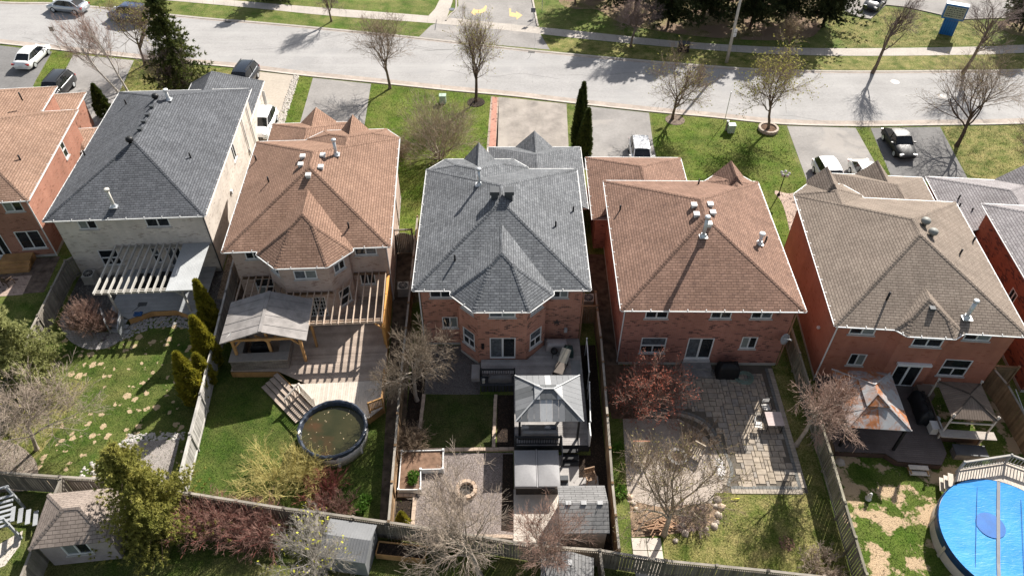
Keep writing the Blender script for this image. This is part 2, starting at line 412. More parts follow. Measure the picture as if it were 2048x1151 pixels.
sw_far = smooth(PX((-420, -75), (-100, -45), (200, -22), (380, -7), (512, 5), (662, 17), (857, 32), (1023, 49), (1174, 64), (1349, 82), (1535, 94), (1711, 97), (1936, 94), (2047, 90), (2300, 80)))
sw_near = smooth(PX((-420, -62), (-100, -33), (200, -10), (380, 5), (512, 17), (662, 32), (854, 46), (1023, 62), (1186, 80), (1349, 95), (1535, 108), (1711, 112), (1936, 110), (2047, 106), (2300, 96)))
sheet('school_driveway', PX((837, 75), (862, 51), (893, 40), (917, 12), (913, -60), (1060, -60), (1064, 0), (1074, 54), (1083, 72), (1115, 101), (1024, 93)), 0.008, ASPH_MID)
strip('sidewalk', sw_near, sw_far, 0.014, WALK, 100)
# joints of the sidewalk slabs: grooves cut in dark concrete
mb = MB()
A = np.array(sw_near); B = np.array(sw_far)
for i in range(2, len(A) - 1):
    for k in range(0, 1):
        t = k / 3; a = A[i] * (1 - t) + A[min(i + 1, len(A) - 1)] * t; b = B[i] * (1 - t) + B[min(i + 1, len(B) - 1)] * t
        e = np.array([0.02, 0]); mb.add([(*(a - e), 0.018), (*(a + e), 0.018), (*(b + e), 0.018), (*(b - e), 0.018)], [(0, 1, 2, 3)])
struct(mb.build('sidewalk_joint', plain('joint', (0.30, 0.27, 0.235))))
sheet('walkway', PX((857, 32), (870, 18), (880, -2), (880, -40), (906, -40), (905, 4), (893, 38)), 0.012, WALK)
kerb('kerb', smooth(PX((893, 42), (902, 30), (914, 14), (911, -40))), 0.18, 0.1, WALK)
kerb('kerb', smooth(PX((1074, 53), (1069, 28), (1062, -10), (1058, -50))), -0.2, 0.1, WALK)
YEL = plain('faded_yellow_paint', (0.60, 0.42, 0.19), 0.8, 0.8, 1.15, 6)
def arrow(label, pts):
    o = sheet('road_arrow', PX(*pts), 0.014, YEL); del o['kind']; tag(o, label, 'road marking', 'turn arrows on the school driveway')
arrow('faded yellow turn arrow pointing left on the school driveway', [(942, 26), (948, 17), (950, 20), (960, 20), (967, 17), (971, 11), (974, 13), (971, 23), (962, 27), (951, 27), (951, 32)])
arrow('faded yellow turn arrow pointing right on the school driveway', [(1018, 17), (1022, 18), (1022, 25), (1032, 27), (1032, 23), (1045, 31), (1033, 40), (1033, 35), (1019, 33)])
sheet('parking_lot', PX((1690, 30), (1741, 39), (1771, 11), (1811, 15), (1886, 32), (1923, 40), (2011, 37), (2080, 20), (2100, -60), (1690, -60)), 0.008, ASPH_MID)
kerb('kerb', PX((1690, 30), (1741, 39), (1771, 11), (1811, 15), (1886, 32), (1923, 40), (2011, 37), (2080, 20)), 0.2, 0.1, WALK)
BED = grass('thin_grass_and_needles', (0.09, 0.10, 0.025), (0.15, 0.13, 0.05), (0.27, 0.20, 0.12), 0.7, 0.5, (0.21, 0.145, 0.10), 0.35, 0.57)
sheet('planting_bed', smooth(PX((1120, -40), (1118, 4), (1150, 18), (1195, 20), (1240, 45), (1340, 66), (1460, 78), (1570, 80), (1640, 60), (1650, -40)), 4), 0.010, BED)
sheet('planting_bed', smooth(PX((1990, 45), (2005, 60), (2040, 72), (2100, 70), (2100, 20)), 4), 0.010, BED)
strip('boulevard_grass', PX((1100, 100), (1200, 111), (1399, 128), (1536, 137), (1720, 140), (2047, 137), (2300, 126)), PX((1084, 74), (1186, 82), (1349, 97), (1535, 110), (1711, 114), (2047, 108), (2300, 98)), 0.009, GRASS_DRY, 30)
sheet('lawn', PX((1700, 96), (1660, 60), (1640, 20), (1692, 33), (1741, 42), (1771, 14), (1886, 35), (1960, 45), (1990, 90)), 0.007, GRASS_DRY)

# driveways and front lawns, street side of the houses
sheet('driveway', PX((-60, 84), (104, 104), (72, 160), (30, 250), (-60, 330)), 0.012, ASPH_DARK)
sheet('driveway', PX((147, 109), (268, 121), (240, 182), (200, 300), (110, 260), (120, 160)), 0.012, ASPH_MID)
sheet('driveway', PX((470, 138), (593, 152), (556, 247), (530, 320), (430, 260)), 0.012, AGG)
sheet('driveway', PX((626, 156), (742, 168), (728, 256), (715, 300), (560, 300), (600, 246)), 0.012, ASPH_MID)
sheet('driveway', PX((998, 194), (1133, 208), (1138, 310), (990, 320)), 0.012, ASPH_STAIN)
sheet('driveway', PX((1150, 210), (1298, 226), (1306, 288), (1316, 330), (1165, 340)), 0.012, ASPH_MID)
sheet('driveway', PX((1574, 252), (1711, 256), (1775, 370), (1617, 370)), 0.012, ASPH_MID)
sheet('driveway', PX((1741, 256), (1880, 254), (1938, 362), (1786, 362)), 0.012, ASPH_DARK)
sheet('lawn', PX((745, 168), (860, 180), (981, 192), (972, 330), (855, 345), (830, 470), (800, 470), (780, 300), (729, 256)), 0.010, GRASS_LUSH)
sheet('lawn', PX((598, 152), (624, 155), (601, 246), (568, 248)), 0.010, GRASS_LUSH)
sheet('lawn', PX((1302, 227), (1420, 238), (1555, 250), (1573, 262), (1585, 310), (1617, 368), (1590, 500), (1530, 500), (1400, 380), (1316, 330)), 0.010, GRASS_LUSH)
sheet('lawn', PX((1713, 256), (1736, 256), (1786, 352), (1766, 352)), 0.010, GRASS_LUSH)
sheet('lawn', PX((1884, 254), (2047, 251), (2200, 245), (2200, 380), (1940, 362)), 0.010, GRASS_DRY)
sheet('lawn', PX((270, 122), (310, 125), (470, 140), (440, 260), (330, 260), (240, 185)), 0.010, GRASS_DRY)
sheet('lawn', PX((106, 104), (146, 109), (133, 150), (110, 170), (72, 163)), 0.010, GRASS_LUSH)
# brick ribbon beside the driveway of the slate-roofed house
sheet('brick_path', PX((982, 193), (998, 195), (995, 310), (972, 310)), 0.012, brick('border_pavers', (0.42, 0.33, 0.26), (0.36, 0.27, 0.22), (0.2, 0.16, 0.13), wd=0.2, ht=0.1))
sheet('brick_path_centre', PX((985, 194), (994.5, 195), (991, 310), (977, 310)), 0.016, brick('pink_pavers', (0.46, 0.22, 0.16), (0.52, 0.28, 0.21), (0.24, 0.14, 0.11), wd=0.2, ht=0.1))
PAVE_TAN = brick('tan_pavers', (0.46, 0.35, 0.28), (0.40, 0.30, 0.25), (0.22, 0.17, 0.14), wd=0.24, ht=0.16)
sheet('paver_path', smooth(PX((1549, 387), (1551, 381), (1562, 384), (1580, 387), (1625, 385), (1640, 470), (1590, 500), (1581, 470), (1572, 430), (1562, 402), (1549, 387)), 4)[:-1], 0.014, PAVE_TAN)
# cobble strip between the beige driveway and its neighbour's grass
COBBLE = plain('river_stone', (0.46, 0.42, 0.37), 0.8, 0.55, 1.25, 9)
def stones(name, poly, n, r0, r1, m, seed, parent=None, z=0.0):
    rg = random.Random(seed); mb = MB(); P = poly
    xs = [p[0] for p in P]; ys = [p[1] for p in P]; k = 0
    def inside(x, y):
        c = False; j = len(P) - 1
        for i in range(len(P)):
            if (P[i][1] > y) != (P[j][1] > y) and x < (P[j][0] - P[i][0]) * (y - P[i][1]) / (P[j][1] - P[i][1]) + P[i][0]: c = not c
            j = i
        return c
    while k < n:
        x, y = rg.uniform(min(xs), max(xs)), rg.uniform(min(ys), max(ys))
        if inside(x, y): mb.rock((x, y, z), rg.uniform(r0, r1), rg); k += 1
    o = mb.build(name, m, parent); stuff(o); return o
o = stones('cobblestone_strip', PX((587, 151), (598, 152), (568, 248), (553, 248)), 620, 0.06, 0.14, COBBLE, 3); tag(o, 'strip of pale cobblestones along the beige driveway', 'stones')
# manholes and other iron in the road
def disc(name, c, r, z, m, n=20):
    o = MB().lathe([(r, 0.0), (r, z), (r * 0.96, z + 0.004)], n, (0, 0, 0)).build(name, m); o.location = (c[0], c[1], 0); return o
tag(disc('manhole_cover', G(1790, 164), 0.42, 0.014, plain('pale_iron', (0.62, 0.58, 0.54), 0.7)), 'pale round manhole cover in the street right of the bare tree shadow', 'manhole')
tag(disc('manhole_cover', G(1883, 193), 0.40, 0.014, plain('pale_iron2', (0.44, 0.40, 0.37), 0.7)), 'pale manhole cover nearer the kerb by the black car driveway', 'manhole')
# skirts of earth and gravel between the houses
DIRT = plain('damp_earth', (0.10, 0.075, 0.055), 0.95, 0.5, 1.5, 2, 0.1, 0, 0.6, 20)
sheet('side_yard', PX((800, 470), (835, 435), (850, 600), (770, 620), (780, 500)), 0.008, grass('side_grass', (0.04, 0.07, 0.015), (0.07, 0.09, 0.03), (0.2, 0.16, 0.1), 0.5))
# ---------------------------------------------------------------- houses
def clip_half(P, a, b, c):
    """keep a*x+b*y<=c"""
    out = []
    for i in range(len(P)):
        p, q = P[i], P[(i + 1) % len(P)]; dp = a * p[0] + b * p[1] - c; dq = a * q[0] + b * q[1] - c
        if dp <= 1e-9: out.append(p)
        if (dp < -1e-9 and dq > 1e-9) or (dp > 1e-9 and dq < -1e-9):
            t = dp / (dp - dq); out.append((p[0] + (q[0] - p[0]) * t, p[1] + (q[1] - p[1]) * t))
    return out
def hip_faces(P, z, pitch, open_edges=()):
    """slopes of a hip roof over the convex counter-clockwise polygon P; open edges carry no slope (gable ends)"""
    n = len(P); pl = []
    for i in range(n):
        p, q = P[i], P[(i + 1) % n]; dx, dy = q[0] - p[0], q[1] - p[1]; l = math.hypot(dx, dy)
        nx, ny = -dy / l, dx / l; pl.append((nx, ny, nx * p[0] + ny * p[1]))
    out = []
    for i in range(n):
        if i in open_edges: continue
        poly = list(P); ni = pl[i]
        for j in range(n):
            if j == i or j in open_edges: continue
            nj = pl[j]; poly = clip_half(poly, ni[0] - nj[0], ni[1] - nj[1], ni[2] - nj[2])
            if len(poly) < 3: break
        if len(poly) < 3: continue
        cl = []
        for p in poly:
            if not cl or math.dist(p, cl[-1]) > 1e-5: cl.append(p)
        if math.dist(cl[0], cl[-1]) < 1e-5: cl.pop()
        if len(cl) < 3: continue
        out.append((i, [(p[0], p[1], z + pitch * (ni[0] * p[0] + ni[1] * p[1] - ni[2])) for p in cl]))
    return out
def shrink(P, d):
    out = []; n = len(P)
    for i in range(n):
        a, b, c = P[i - 1], P[i], P[(i + 1) % n]; u = Vector((b[0] - a[0], b[1] - a[1])).normalized(); w_ = Vector((c[0] - b[0], c[1] - b[1])).normalized()
        n1 = Vector((-u.y, u.x)); n2 = Vector((-w_.y, w_.x)); k = n1 + n2; k = k / max(0.3, k.dot(n1)); out.append((b[0] + k.x * d, b[1] + k.y * d))
    return out
def roof(root, P, z, pitch, m, open_edges=(), gut=True, no_gut=(), name='roof', trim=WHITE, caps=True, soffit=True, drop=0.10):
    fs = hip_faces(P, z, pitch, open_edges); mb = MB()
    for _, f in fs: mb.poly(f)
    r = mb.build(name, m, root)
    n = len(P)
    if soffit:
        s_ = MB().prism(shrink(P, 0.05), z - drop, z - 0.012); s_.build('soffit', trim, r)
    if gut:
        gm = MB()
        for i in range(n):
            if i in open_edges or i in no_gut: continue
            a, b = P[i], P[(i + 1) % n]; dx, dy = b[0] - a[0], b[1] - a[1]; l = math.hypot(dx, dy); ox, oy = dy / l * 0.05, -dx / l * 0.05
            gm.beam((a[0] + ox, a[1] + oy, z - 0.05), (b[0] + ox, b[1] + oy, z - 0.05), 0.05, 0.065)
            k = max(1, int(l / 1.1))
            for q in range(1, k + 1):       # hangers
                t = (q - 0.4) / k; x, y = a[0] + dx * t, a[1] + dy * t
                gm.obox((x - ox * 1.0, y - oy * 1.0, z + 0.03), (0.04, 0.13, 0.02) if abs(dx) > abs(dy) else (0.13, 0.04, 0.02))
        if gm.f: gm.build('gutter', trim, r)
    if caps:
        ed = {}
        for fi, (_, f) in enumerate(fs):
            for k in range(len(f)):
                a, b = f[k], f[(k + 1) % len(f)]
                key = tuple(sorted((tuple(round(x, 3) for x in a), tuple(round(x, 3) for x in b))))
                ed.setdefault(key, []).append((a, b, fi))
        cm = MB()
        for key, L in ed.items():
            if len(L) != 2: continue
            a, b = Vector(L[0][0]), Vector(L[0][1])
            if a.z > b.z: a, b = b, a
            l = (b - a).length
            if l < 0.3: continue
            d = (b - a) / l; k = max(2, int(l / 0.2))
            ns = []
            for _, _, fi in L:
                f = fs[fi][1]; nn = (Vector(f[1]) - Vector(f[0])).cross(Vector(f[2]) - Vector(f[1])).normalized()
                if nn.z < 0: nn = -nn
                ns.append(nn)
            sides = []
            for fi, nn in zip((L[0][2], L[1][2]), ns):
                f = fs[fi][1]; ce = sum((Vector(p) for p in f), Vector()) / len(f)
                t = nn.cross(d).normalized()
                if t.dot(ce - a) < 0: t = -t
                sides.append(t)
            up = (ns[0] + ns[1]).normalized()
            for q in range(k):
                p0 = a + d * (l * q / k); p1 = a + d * min(l, l * (q + 1.25) / k)
                lo, hi = up * 0.008, up * 0.020
                cm.add([p0 + sides[0] * 0.14 + hi, p0 + hi * 1.2, p0 + sides[1] * 0.14 + hi, p1 + sides[0] * 0.14 + lo, p1 + lo, p1 + sides[1] * 0.14 + lo,
                        p0 + sides[0] * 0.14, p0, p0 + sides[1] * 0.14],
                       [(0, 1, 4, 3), (1, 2, 5, 4), (0, 6, 7, 1), (1, 7, 8, 2)])
        if cm.f: cm.build('ridge_cap', m, r)
    return r
def wall_edge(mb, p, q, z0, z1, holes=(), dep=0.12):
    p = Vector((p[0], p[1], 0)); q = Vector((q[0], q[1], 0)); l = (q - p).length; d = (q - p) / l; o = Vector((d.y, -d.x, 0))
    xs = sorted({0.0, l, *[h[0] for h in holes], *[h[1] for h in holes]}); zs = sorted({z0, z1, *[h[2] for h in holes], *[h[3] for h in holes]})
    W = lambda s, z, k=0.0: tuple(p + d * s - o * k + Vector((0, 0, z)))
    for i in range(len(xs) - 1):
        for j in range(len(zs) - 1):
            cx, cz = (xs[i] + xs[i + 1]) / 2, (zs[j] + zs[j + 1]) / 2
            if any(h[0] < cx < h[1] and h[2] < cz < h[3] for h in holes): continue
            mb.poly([W(xs[i], zs[j]), W(xs[i + 1], zs[j]), W(xs[i + 1], zs[j + 1]), W(xs[i], zs[j + 1])])
    for a, b, c, e in [h[:4] for h in holes]:
        mb.poly([W(a, c), W(b, c), W(b, c, dep), W(a, c, dep)]); mb.poly([W(a, e, dep), W(b, e, dep), W(b, e), W(a, e)])
        mb.poly([W(a, c, dep), W(a, e, dep), W(a, e), W(a, c)]); mb.poly([W(b, c), W(b, e), W(b, e, dep), W(b, c, dep)])
def window(root, p, q, h, style='slider', sill=True, name='window', tone=0, frame=WHITE, sillm=None):
    """frame bars, panes behind them and a sill, set back in the opening h=(s0,s1,z0,z1) of the wall p-q"""
    p = Vector((p[0], p[1], 0)); q = Vector((q[0], q[1], 0)); d = (q - p).normalized(); o = Vector((d.y, -d.x, 0)); s0, s1, z0, z1 = h[:4]
    org = p + d * ((s0 + s1) / 2); org.z = z0
    W = lambda s, z, k: (p + d * s + o * k + Vector((0, 0, z))) - org
    fb = MB(); t = 0.07
    def bar(a, b, c, e, k0=-0.08, k1=0.0):
        P = [W(a, c, k0), W(b, c, k0), W(b, c, k1), W(a, c, k1), W(a, e, k0), W(b, e, k0), W(b, e, k1), W(a, e, k1)]
        fb.add(P, [(0, 1, 2, 3), (7, 6, 5, 4), (1, 0, 4, 5), (2, 1, 5, 6), (3, 2, 6, 7), (0, 3, 7, 4)])
    bar(s0, s1, z0, z0 + t); bar(s0, s1, z1 - t, z1); bar(s0, s0 + t, z0 + t, z1 - t); bar(s1 - t, s1, z0 + t, z1 - t)
    mid = (s0 + s1) / 2; panes = []
    if style == 'slider': bar(mid - 0.04, mid + 0.04, z0 + t, z1 - t, -0.075, -0.01); panes = [(s0 + t, mid - 0.04, z0 + t, z1 - t), (mid + 0.04, s1 - t, z0 + t, z1 - t)]
    elif style == 'door':
        bar(mid - 0.06, mid + 0.06, z0 + t, z1 - t, -0.075, -0.01); bar(s0 + t, s1 - t, z0 + t, z0 + t + 0.07, -0.075, -0.012)
        panes = [(s0 + t, mid - 0.06, z0 + t + 0.07, z1 - t), (mid + 0.06, s1 - t, z0 + t + 0.07, z1 - t)]
    elif style == 'picture':
        zm = z0 + (z1 - z0) * 0.48; bar(s0 + t, s1 - t, zm - 0.05, zm + 0.05, -0.075, -0.01); bar(mid - 0.04, mid + 0.04, z0 + t, zm - 0.05, -0.075, -0.012)
        panes = [(s0 + t, s1 - t, zm + 0.05, z1 - t), (s0 + t, mid - 0.04, z0 + t, zm - 0.05), (mid + 0.04, s1 - t, z0 + t, zm - 0.05)]
    elif style == 'hung':
        zm = (z0 + z1) / 2; bar(s0 + t, s1 - t, zm - 0.05, zm + 0.05, -0.075, -0.01); panes = [(s0 + t, s1 - t, zm + 0.05, z1 - t), (s0 + t, s1 - t, z0 + t, zm - 0.05)]
    elif style == 'french':
        for k in range(1, 8):
            x = s0 + (s1 - s0) * k / 8; ww = 0.05 if k == 4 else 0.018; bar(x - ww, x + ww, z0 + t, z1 - t, -0.07, -0.02)
        for k in range(1, 5):
            z = z0 + (z1 - z0) * k / 5; bar(s0 + t, s1 - t, z - 0.018, z + 0.018, -0.07, -0.022)
        panes = [(s0 + t, s1 - t, z0 + t, z1 - t)]
    f = fb.build(name, frame, root); f.location = org
    for i, (a, b, c, e) in enumerate(panes):
        pm = [DARKGLASS, BLINDS, CURTAIN][(tone // (3 ** i)) % 3]
        MB().poly([W(a, c, -0.05), W(b, c, -0.05), W(b, e, -0.05), W(a, e, -0.05)]).build('pane', pm, f)
    if sill:
        sb = MB(); a, b = s0 - 0.08, s1 + 0.08
        P = [W(a, z0 - 0.09, -0.02), W(b, z0 - 0.09, -0.02), W(b, z0 - 0.09, 0.07), W(a, z0 - 0.09, 0.07), W(a, z0 - 0.003, -0.02), W(b, z0 - 0.003, -0.02), W(b, z0 - 0.02, 0.07), W(a, z0 - 0.02, 0.07)]
        sb.add(P, [(3, 2, 1, 0), (4, 5, 6, 7), (1, 0, 4, 5)[::-1], (2, 1, 5, 6)[::-1], (3, 2, 6, 7), (0, 3, 7, 4)[::-1]]); sb.build('sill', sillm or SILLM, f)
    return f
SILLM = plain('sill_stone', (0.42, 0.40, 0.38), 0.8)
def walls(root, pts, z0, z1, m, wins=(), name='wall', found=True, closed=True):
    """pts counter-clockwise; wins: (edge, s0, s1, z0, z1, style, tone[, sill])"""
    n = len(pts)
    for i in range(n if closed else n - 1):
        hs = [w_ for w_ in wins if w_[0] == i]; mb = MB(); p, q = pts[i], pts[(i + 1) % n]
        wall_edge(mb, p, q, z0, z1, [w_[1:5] for w_ in hs]); wo = mb.build(name, m, root)
        for w_ in hs:
            f = window(root, p, q, w_[1:5], w_[5], w_[7] if len(w_) > 7 else True, 'patio_door' if w_[5] in ('door', 'french') else 'window', w_[6])
        if found:
            fm = MB(); pv, qv = Vector((*p, 0)), Vector((*q, 0)); d = (qv - pv).normalized(); o = Vector((d.y, -d.x, 0)) * 0.02
            fm.add([pv + o, qv + o, qv + o + Vector((0, 0, 0.22)), pv + o + Vector((0, 0, 0.22)), qv + Vector((0, 0, 0.22)), pv + Vector((0, 0, 0.22))], [(0, 1, 2, 3), (3, 2, 4, 5)])
            fm.build('foundation', CONC, root)
def pipe_vent(root, x, y, z, h=0.3, r=0.05, m=BLACK, name='vent_pipe', cap=0.0, flash=None):
    mb = MB().tube([(x, y, z - 0.3), (x, y, z + h)], r, 8)
    if cap: mb.lathe([(cap, 0), (cap, 0.12), (cap * 0.9, 0.15)], 12, (x, y, z + h))
    o = mb.build(name, m, root, True)
    if flash: MB().obox((x, y, z + 0.03), (flash, flash, 0.06)).lathe([(r * 2.0, 0), (r * 1.2, 0.18)], 10, (x, y, z + 0.05)).build('flashing', GALV, o)
    return o
def box_vent(root, x, y, z, s=0.32, h=0.14, m=GALV, name='roof_vent', base=0.2):
    mb = MB().box(x - s * 0.4, x + s * 0.4, y - s * 0.4, y + s * 0.4, z - base, z + h * 0.3); mb.box(x - s / 2, x + s / 2, y - s / 2, y + s / 2, z + h * 0.3, z + h)
    return mb.build(name, m, root)
def turbine(root, x, y, z, m=BLACK, r=0.24):
    return MB().lathe([(0.14, -0.25), (0.14, 0.12), (r, 0.14), (r * 1.08, 0.26), (r * 0.9, 0.38), (0.02, 0.43)], 16, (x, y, z)).build('turbine_vent', m, root, True)
def on_roof(W, D, x, y, z=5.5, pitch=0.49):
    return z + pitch * max(0, min(x + W / 2, W / 2 - x, y, D - y))
def downspout(root, x, y, z1, m=WHITE, z0=0.1):
    return MB().tube([(x, y, z1), (x, y, z0)], 0.045, 6).build('downspout', m, root)
def frame(bl, rot, W):
    r = R(rot); return (bl[0] + math.cos(r) * W / 2, bl[1] + math.sin(r) * W / 2, 0), r
def house(name, label, bl, rot, W, D, rm, wm, wins, bay=None, bayroof=None, front=None, garage=None, pitch=0.49, baywins=(), side=(), trim=WHITE):
    loc, rz = frame(bl, rot, W); t = thing(name, label, 'house', loc, rz)
    hw = W / 2; x0, x1, y0, y1 = -hw + 0.4, hw - 0.4, 0.4, D - 0.4
    pts = [(x0, y0), (x1, y0), (x1, y1), (x0, y1)]
    if bay: pts = [(x0, y0)] + bay + [(x1, y0), (x1, y1), (x0, y1)]
    walls(t, pts, 0, 5.42, wm, wins)
    roof(t, [(-hw, 0), (hw, 0), (hw, D), (-hw, D)], 5.5, pitch, rm, trim=trim)
    if bayroof: roof(t, bayroof[0], 5.5, bayroof[1], rm, (bayroof[2],), no_gut=bayroof[3], trim=trim)
    if front:
        P, pt, op, ng = front['poly'], front['pitch'], front['open'], front.get('no_gut', ())
        roof(t, P, 5.5, pt, rm, (op,), no_gut=ng, trim=trim)
        ins = front['wall']; walls(t, ins, 0, 5.42, wm, found=False, closed=False)
        if 'peak' in front:
            a, b, yb, yf, pp = front['peak']
            roof(t, [(a, yb), (b, yb), (b, yf), (a, yf)], 5.5, pp, rm, front.get('peak_open', (0, 2)), gut=False, trim=trim, soffit=False)
            MB().poly([(b, yf - 0.1, 5.4), (a, yf - 0.1, 5.4), ((a + b) / 2, yf - 0.1, 5.5 + pp * (b - a) / 2 - 0.02)]).build('gable_wall', wm, t)
    if garage:
        a, b, c, e = garage['rect']; ze = garage.get('z', 3.05)
        roof(t, [(a, c), (b, c), (b, e), (a, e)], ze, garage.get('pitch', 0.5), rm, garage.get('open', (0,)), trim=trim)
        walls(t, [(a + 0.3, c + 0.3), (b - 0.3, c + 0.3), (b - 0.3, e - 0.3), (a + 0.3, e - 0.3)], 0, ze - 0.08, wm, found=False)
        gd = MB(); xm = (a + b) / 2
        for s_ in (-1.75, 1.75): gd = MB().box(xm + s_ - 1.35, xm + s_ + 1.35, e - 0.31, e - 0.26, 0.02, 2.2); gd.build('garage_door', WHITE, t)
        if 'peak' in garage:
            pa, pb, yb, yf, pp = garage['peak']
            roof(t, [(pa, yb), (pb, yb), (pb, yf), (pa, yf)], ze, pp, rm, (0, 2), gut=False, trim=trim, soffit=False)
            MB().poly([(pb, yf - 0.1, ze - 0.05), (pa, yf - 0.1, ze - 0.05), ((pa + pb) / 2, yf - 0.1, ze + pp * (pb - pa) / 2 - 0.02)]).build('gable_wall', wm, t)
    return t
# ---------------------------------------------------------------- the row of houses
R1 = shingle('charcoal_shingles', (0.100, 0.105, 0.114), (0.135, 0.141, 0.152), (0.068, 0.072, 0.080))
R2 = shingle('tan_brown_shingles', (0.235, 0.145, 0.103), (0.285, 0.180, 0.130), (0.190, 0.116, 0.086))
R3 = shingle('slate_grey_shingles', (0.132, 0.138, 0.145), (0.185, 0.192, 0.200), (0.088, 0.092, 0.100))
R4 = shingle('red_brown_shingles', (0.222, 0.136, 0.100), (0.275, 0.172, 0.128), (0.150, 0.094, 0.074))
R5 = shingle('taupe_shingles', (0.225, 0.182, 0.148), (0.265, 0.218, 0.178), (0.182, 0.146, 0.118))
R6 = shingle('pale_mauve_shingles', (0.27, 0.25, 0.25), (0.33, 0.31, 0.31), (0.21, 0.19, 0.195))
R0 = shingle('faded_brown_shingles', (0.255, 0.162, 0.115), (0.305, 0.200, 0.146), (0.205, 0.128, 0.094))
B1 = brick('cream_brick', (0.56, 0.50, 0.435), (0.62, 0.555, 0.485), (0.52, 0.48, 0.43), (0.36, 0.30, 0.25), 0.12)
B2 = brick('buff_pink_brick', (0.44, 0.33, 0.27), (0.49, 0.372, 0.306), (0.44, 0.36, 0.31), (0.28, 0.18, 0.14), 0.1)
B3 = brick('orange_red_brick', (0.42, 0.185, 0.122), (0.475, 0.218, 0.146), (0.38, 0.27, 0.225), (0.07, 0.035, 0.03), 0.17)
B4 = brick('red_brick', (0.35, 0.140, 0.100), (0.40, 0.168, 0.120), (0.33, 0.215, 0.18), (0.07, 0.03, 0.028), 0.15)
B5 = brick('smooth_red_brick', (0.365, 0.142, 0.092), (0.40, 0.162, 0.104), (0.34, 0.165, 0.12), (0.27, 0.085, 0.05), 0.05)
B6 = brick('mottled_red_brick', (0.30, 0.09, 0.05), (0.36, 0.11, 0.06), (0.26, 0.1, 0.07), (0.06, 0.03, 0.03), 0.22)
B0 = brick('brown_red_brick', (0.33, 0.145, 0.098), (0.38, 0.172, 0.115), (0.34, 0.23, 0.18), (0.2, 0.08, 0.05), 0.1)

h0 = house('brick_house', 'brown roofed red brick house cut off by the left edge', (-44.32, 39.73), 6.9, 10.9, 11.75, R0, B0,
    [(0, 8.4, 9.65, 4.3, 5.15, 'slider', 1), (0, 8.05, 9.75, 0.85, 2.5, 'slider', 0), (0, 6.0, 7.1, 0.3, 2.4, 'door', 0),
     (1, 7.2, 7.9, 3.6, 5.0, 'hung', 0)],
    front=dict(poly=[(-5.41, 5.5), (2.68, 5.5), (2.68, 15.7), (-5.41, 15.7)], pitch=0.49, open=0, wall=[(2.3, 11.0), (2.3, 15.3), (-5.05, 15.3), (-5.05, 11.3)]),
    garage=dict(rect=(-4.4, 3.2, 12.5, 18.9)))
roof(h0, [(3.0, 10.0), (5.7, 10.0), (5.7, 13.5), (3.0, 13.5)], 2.7, 0.4, R0)
for x, y in ((1.84, 11.5), (3.97, 3.93)): pipe_vent(h0, x, y, on_roof(10.9, 11.75, x, y) if y < 11 else 7.0, 0.4, 0.06, BLACK)
downspout(h0, 5.12, 0.3, 5.3)

h1 = house('cream_brick_house', 'cream brick house with a charcoal hip roof and small vents along the ridge', (-31.49, 38.8), 3.7, 10.7, 16.7, R1, B1,
    [(0, 1.5, 2.72, 4.35, 5.1, 'slider', 1), (0, 6.0, 7.6, 4.35, 5.1, 'slider', 0), (0, 1.85, 3.2, 0.96, 2.42, 'picture', 0),
     (0, 5.5, 6.05, 1.05, 2.46, 'hung', 2), (0, 6.55, 7.55, 0.6, 2.42, 'door', 2, False),
     (1, 8.85, 9.75, 3.3, 4.95, 'slider', 0), (1, 2.2, 3.0, 0.3, 1.2, 'slider', 0)],
    garage=dict(rect=(-1.5, 4.9, 15.2, 22.3), pitch=0.88))
M_h1 = lambda x, y: on_roof(10.7, 16.7, x, y)
for x, y in ((-0.25, 5.25), (-0.05, 11.0)): turbine(h1, x, y, 8.05)
for y in (6.7, 7.7, 8.6, 9.7): box_vent(h1, 0.02, y, 8.12, 0.3, 0.16, DARKGREY)
pipe_vent(h1, 0.73, 11.3, M_h1(0.73, 11.3), 0.75, 0.12, WHITE, 'chimney_pipe', 0.19, 0.5)
pipe_vent(h1, -0.75, 0.81, M_h1(-0.75, 0.81), 1.35, 0.1, plain('cream_pipe', (0.6, 0.57, 0.5), 0.5), 'chimney_pipe', 0.17, 0.5)
for x, y in ((-3.41, 13.06), (3.38, 5.46), (-4.94, 7.31)): pipe_vent(h1, x, y, M_h1(x, y), 0.42, 0.06, BLACK)
for y, z in ((13.2, 1.6), (6.64, 2.3)): MB().box(4.95, 5.1, y - 0.12, y + 0.12, z, z + 0.3).build('wall_vent', WHITE, h1)
for y in (15.2, 13.2): downspout(h1, 5.03, y, 5.3)
downspout(h1, 5.03, 0.35, 5.3, DARKGREY); MB().box(4.95, 5.02, 0.4, 0.55, 0.0, 5.3).build('corner_board', plain('taupe_board', (0.36, 0.31, 0.27)), h1)

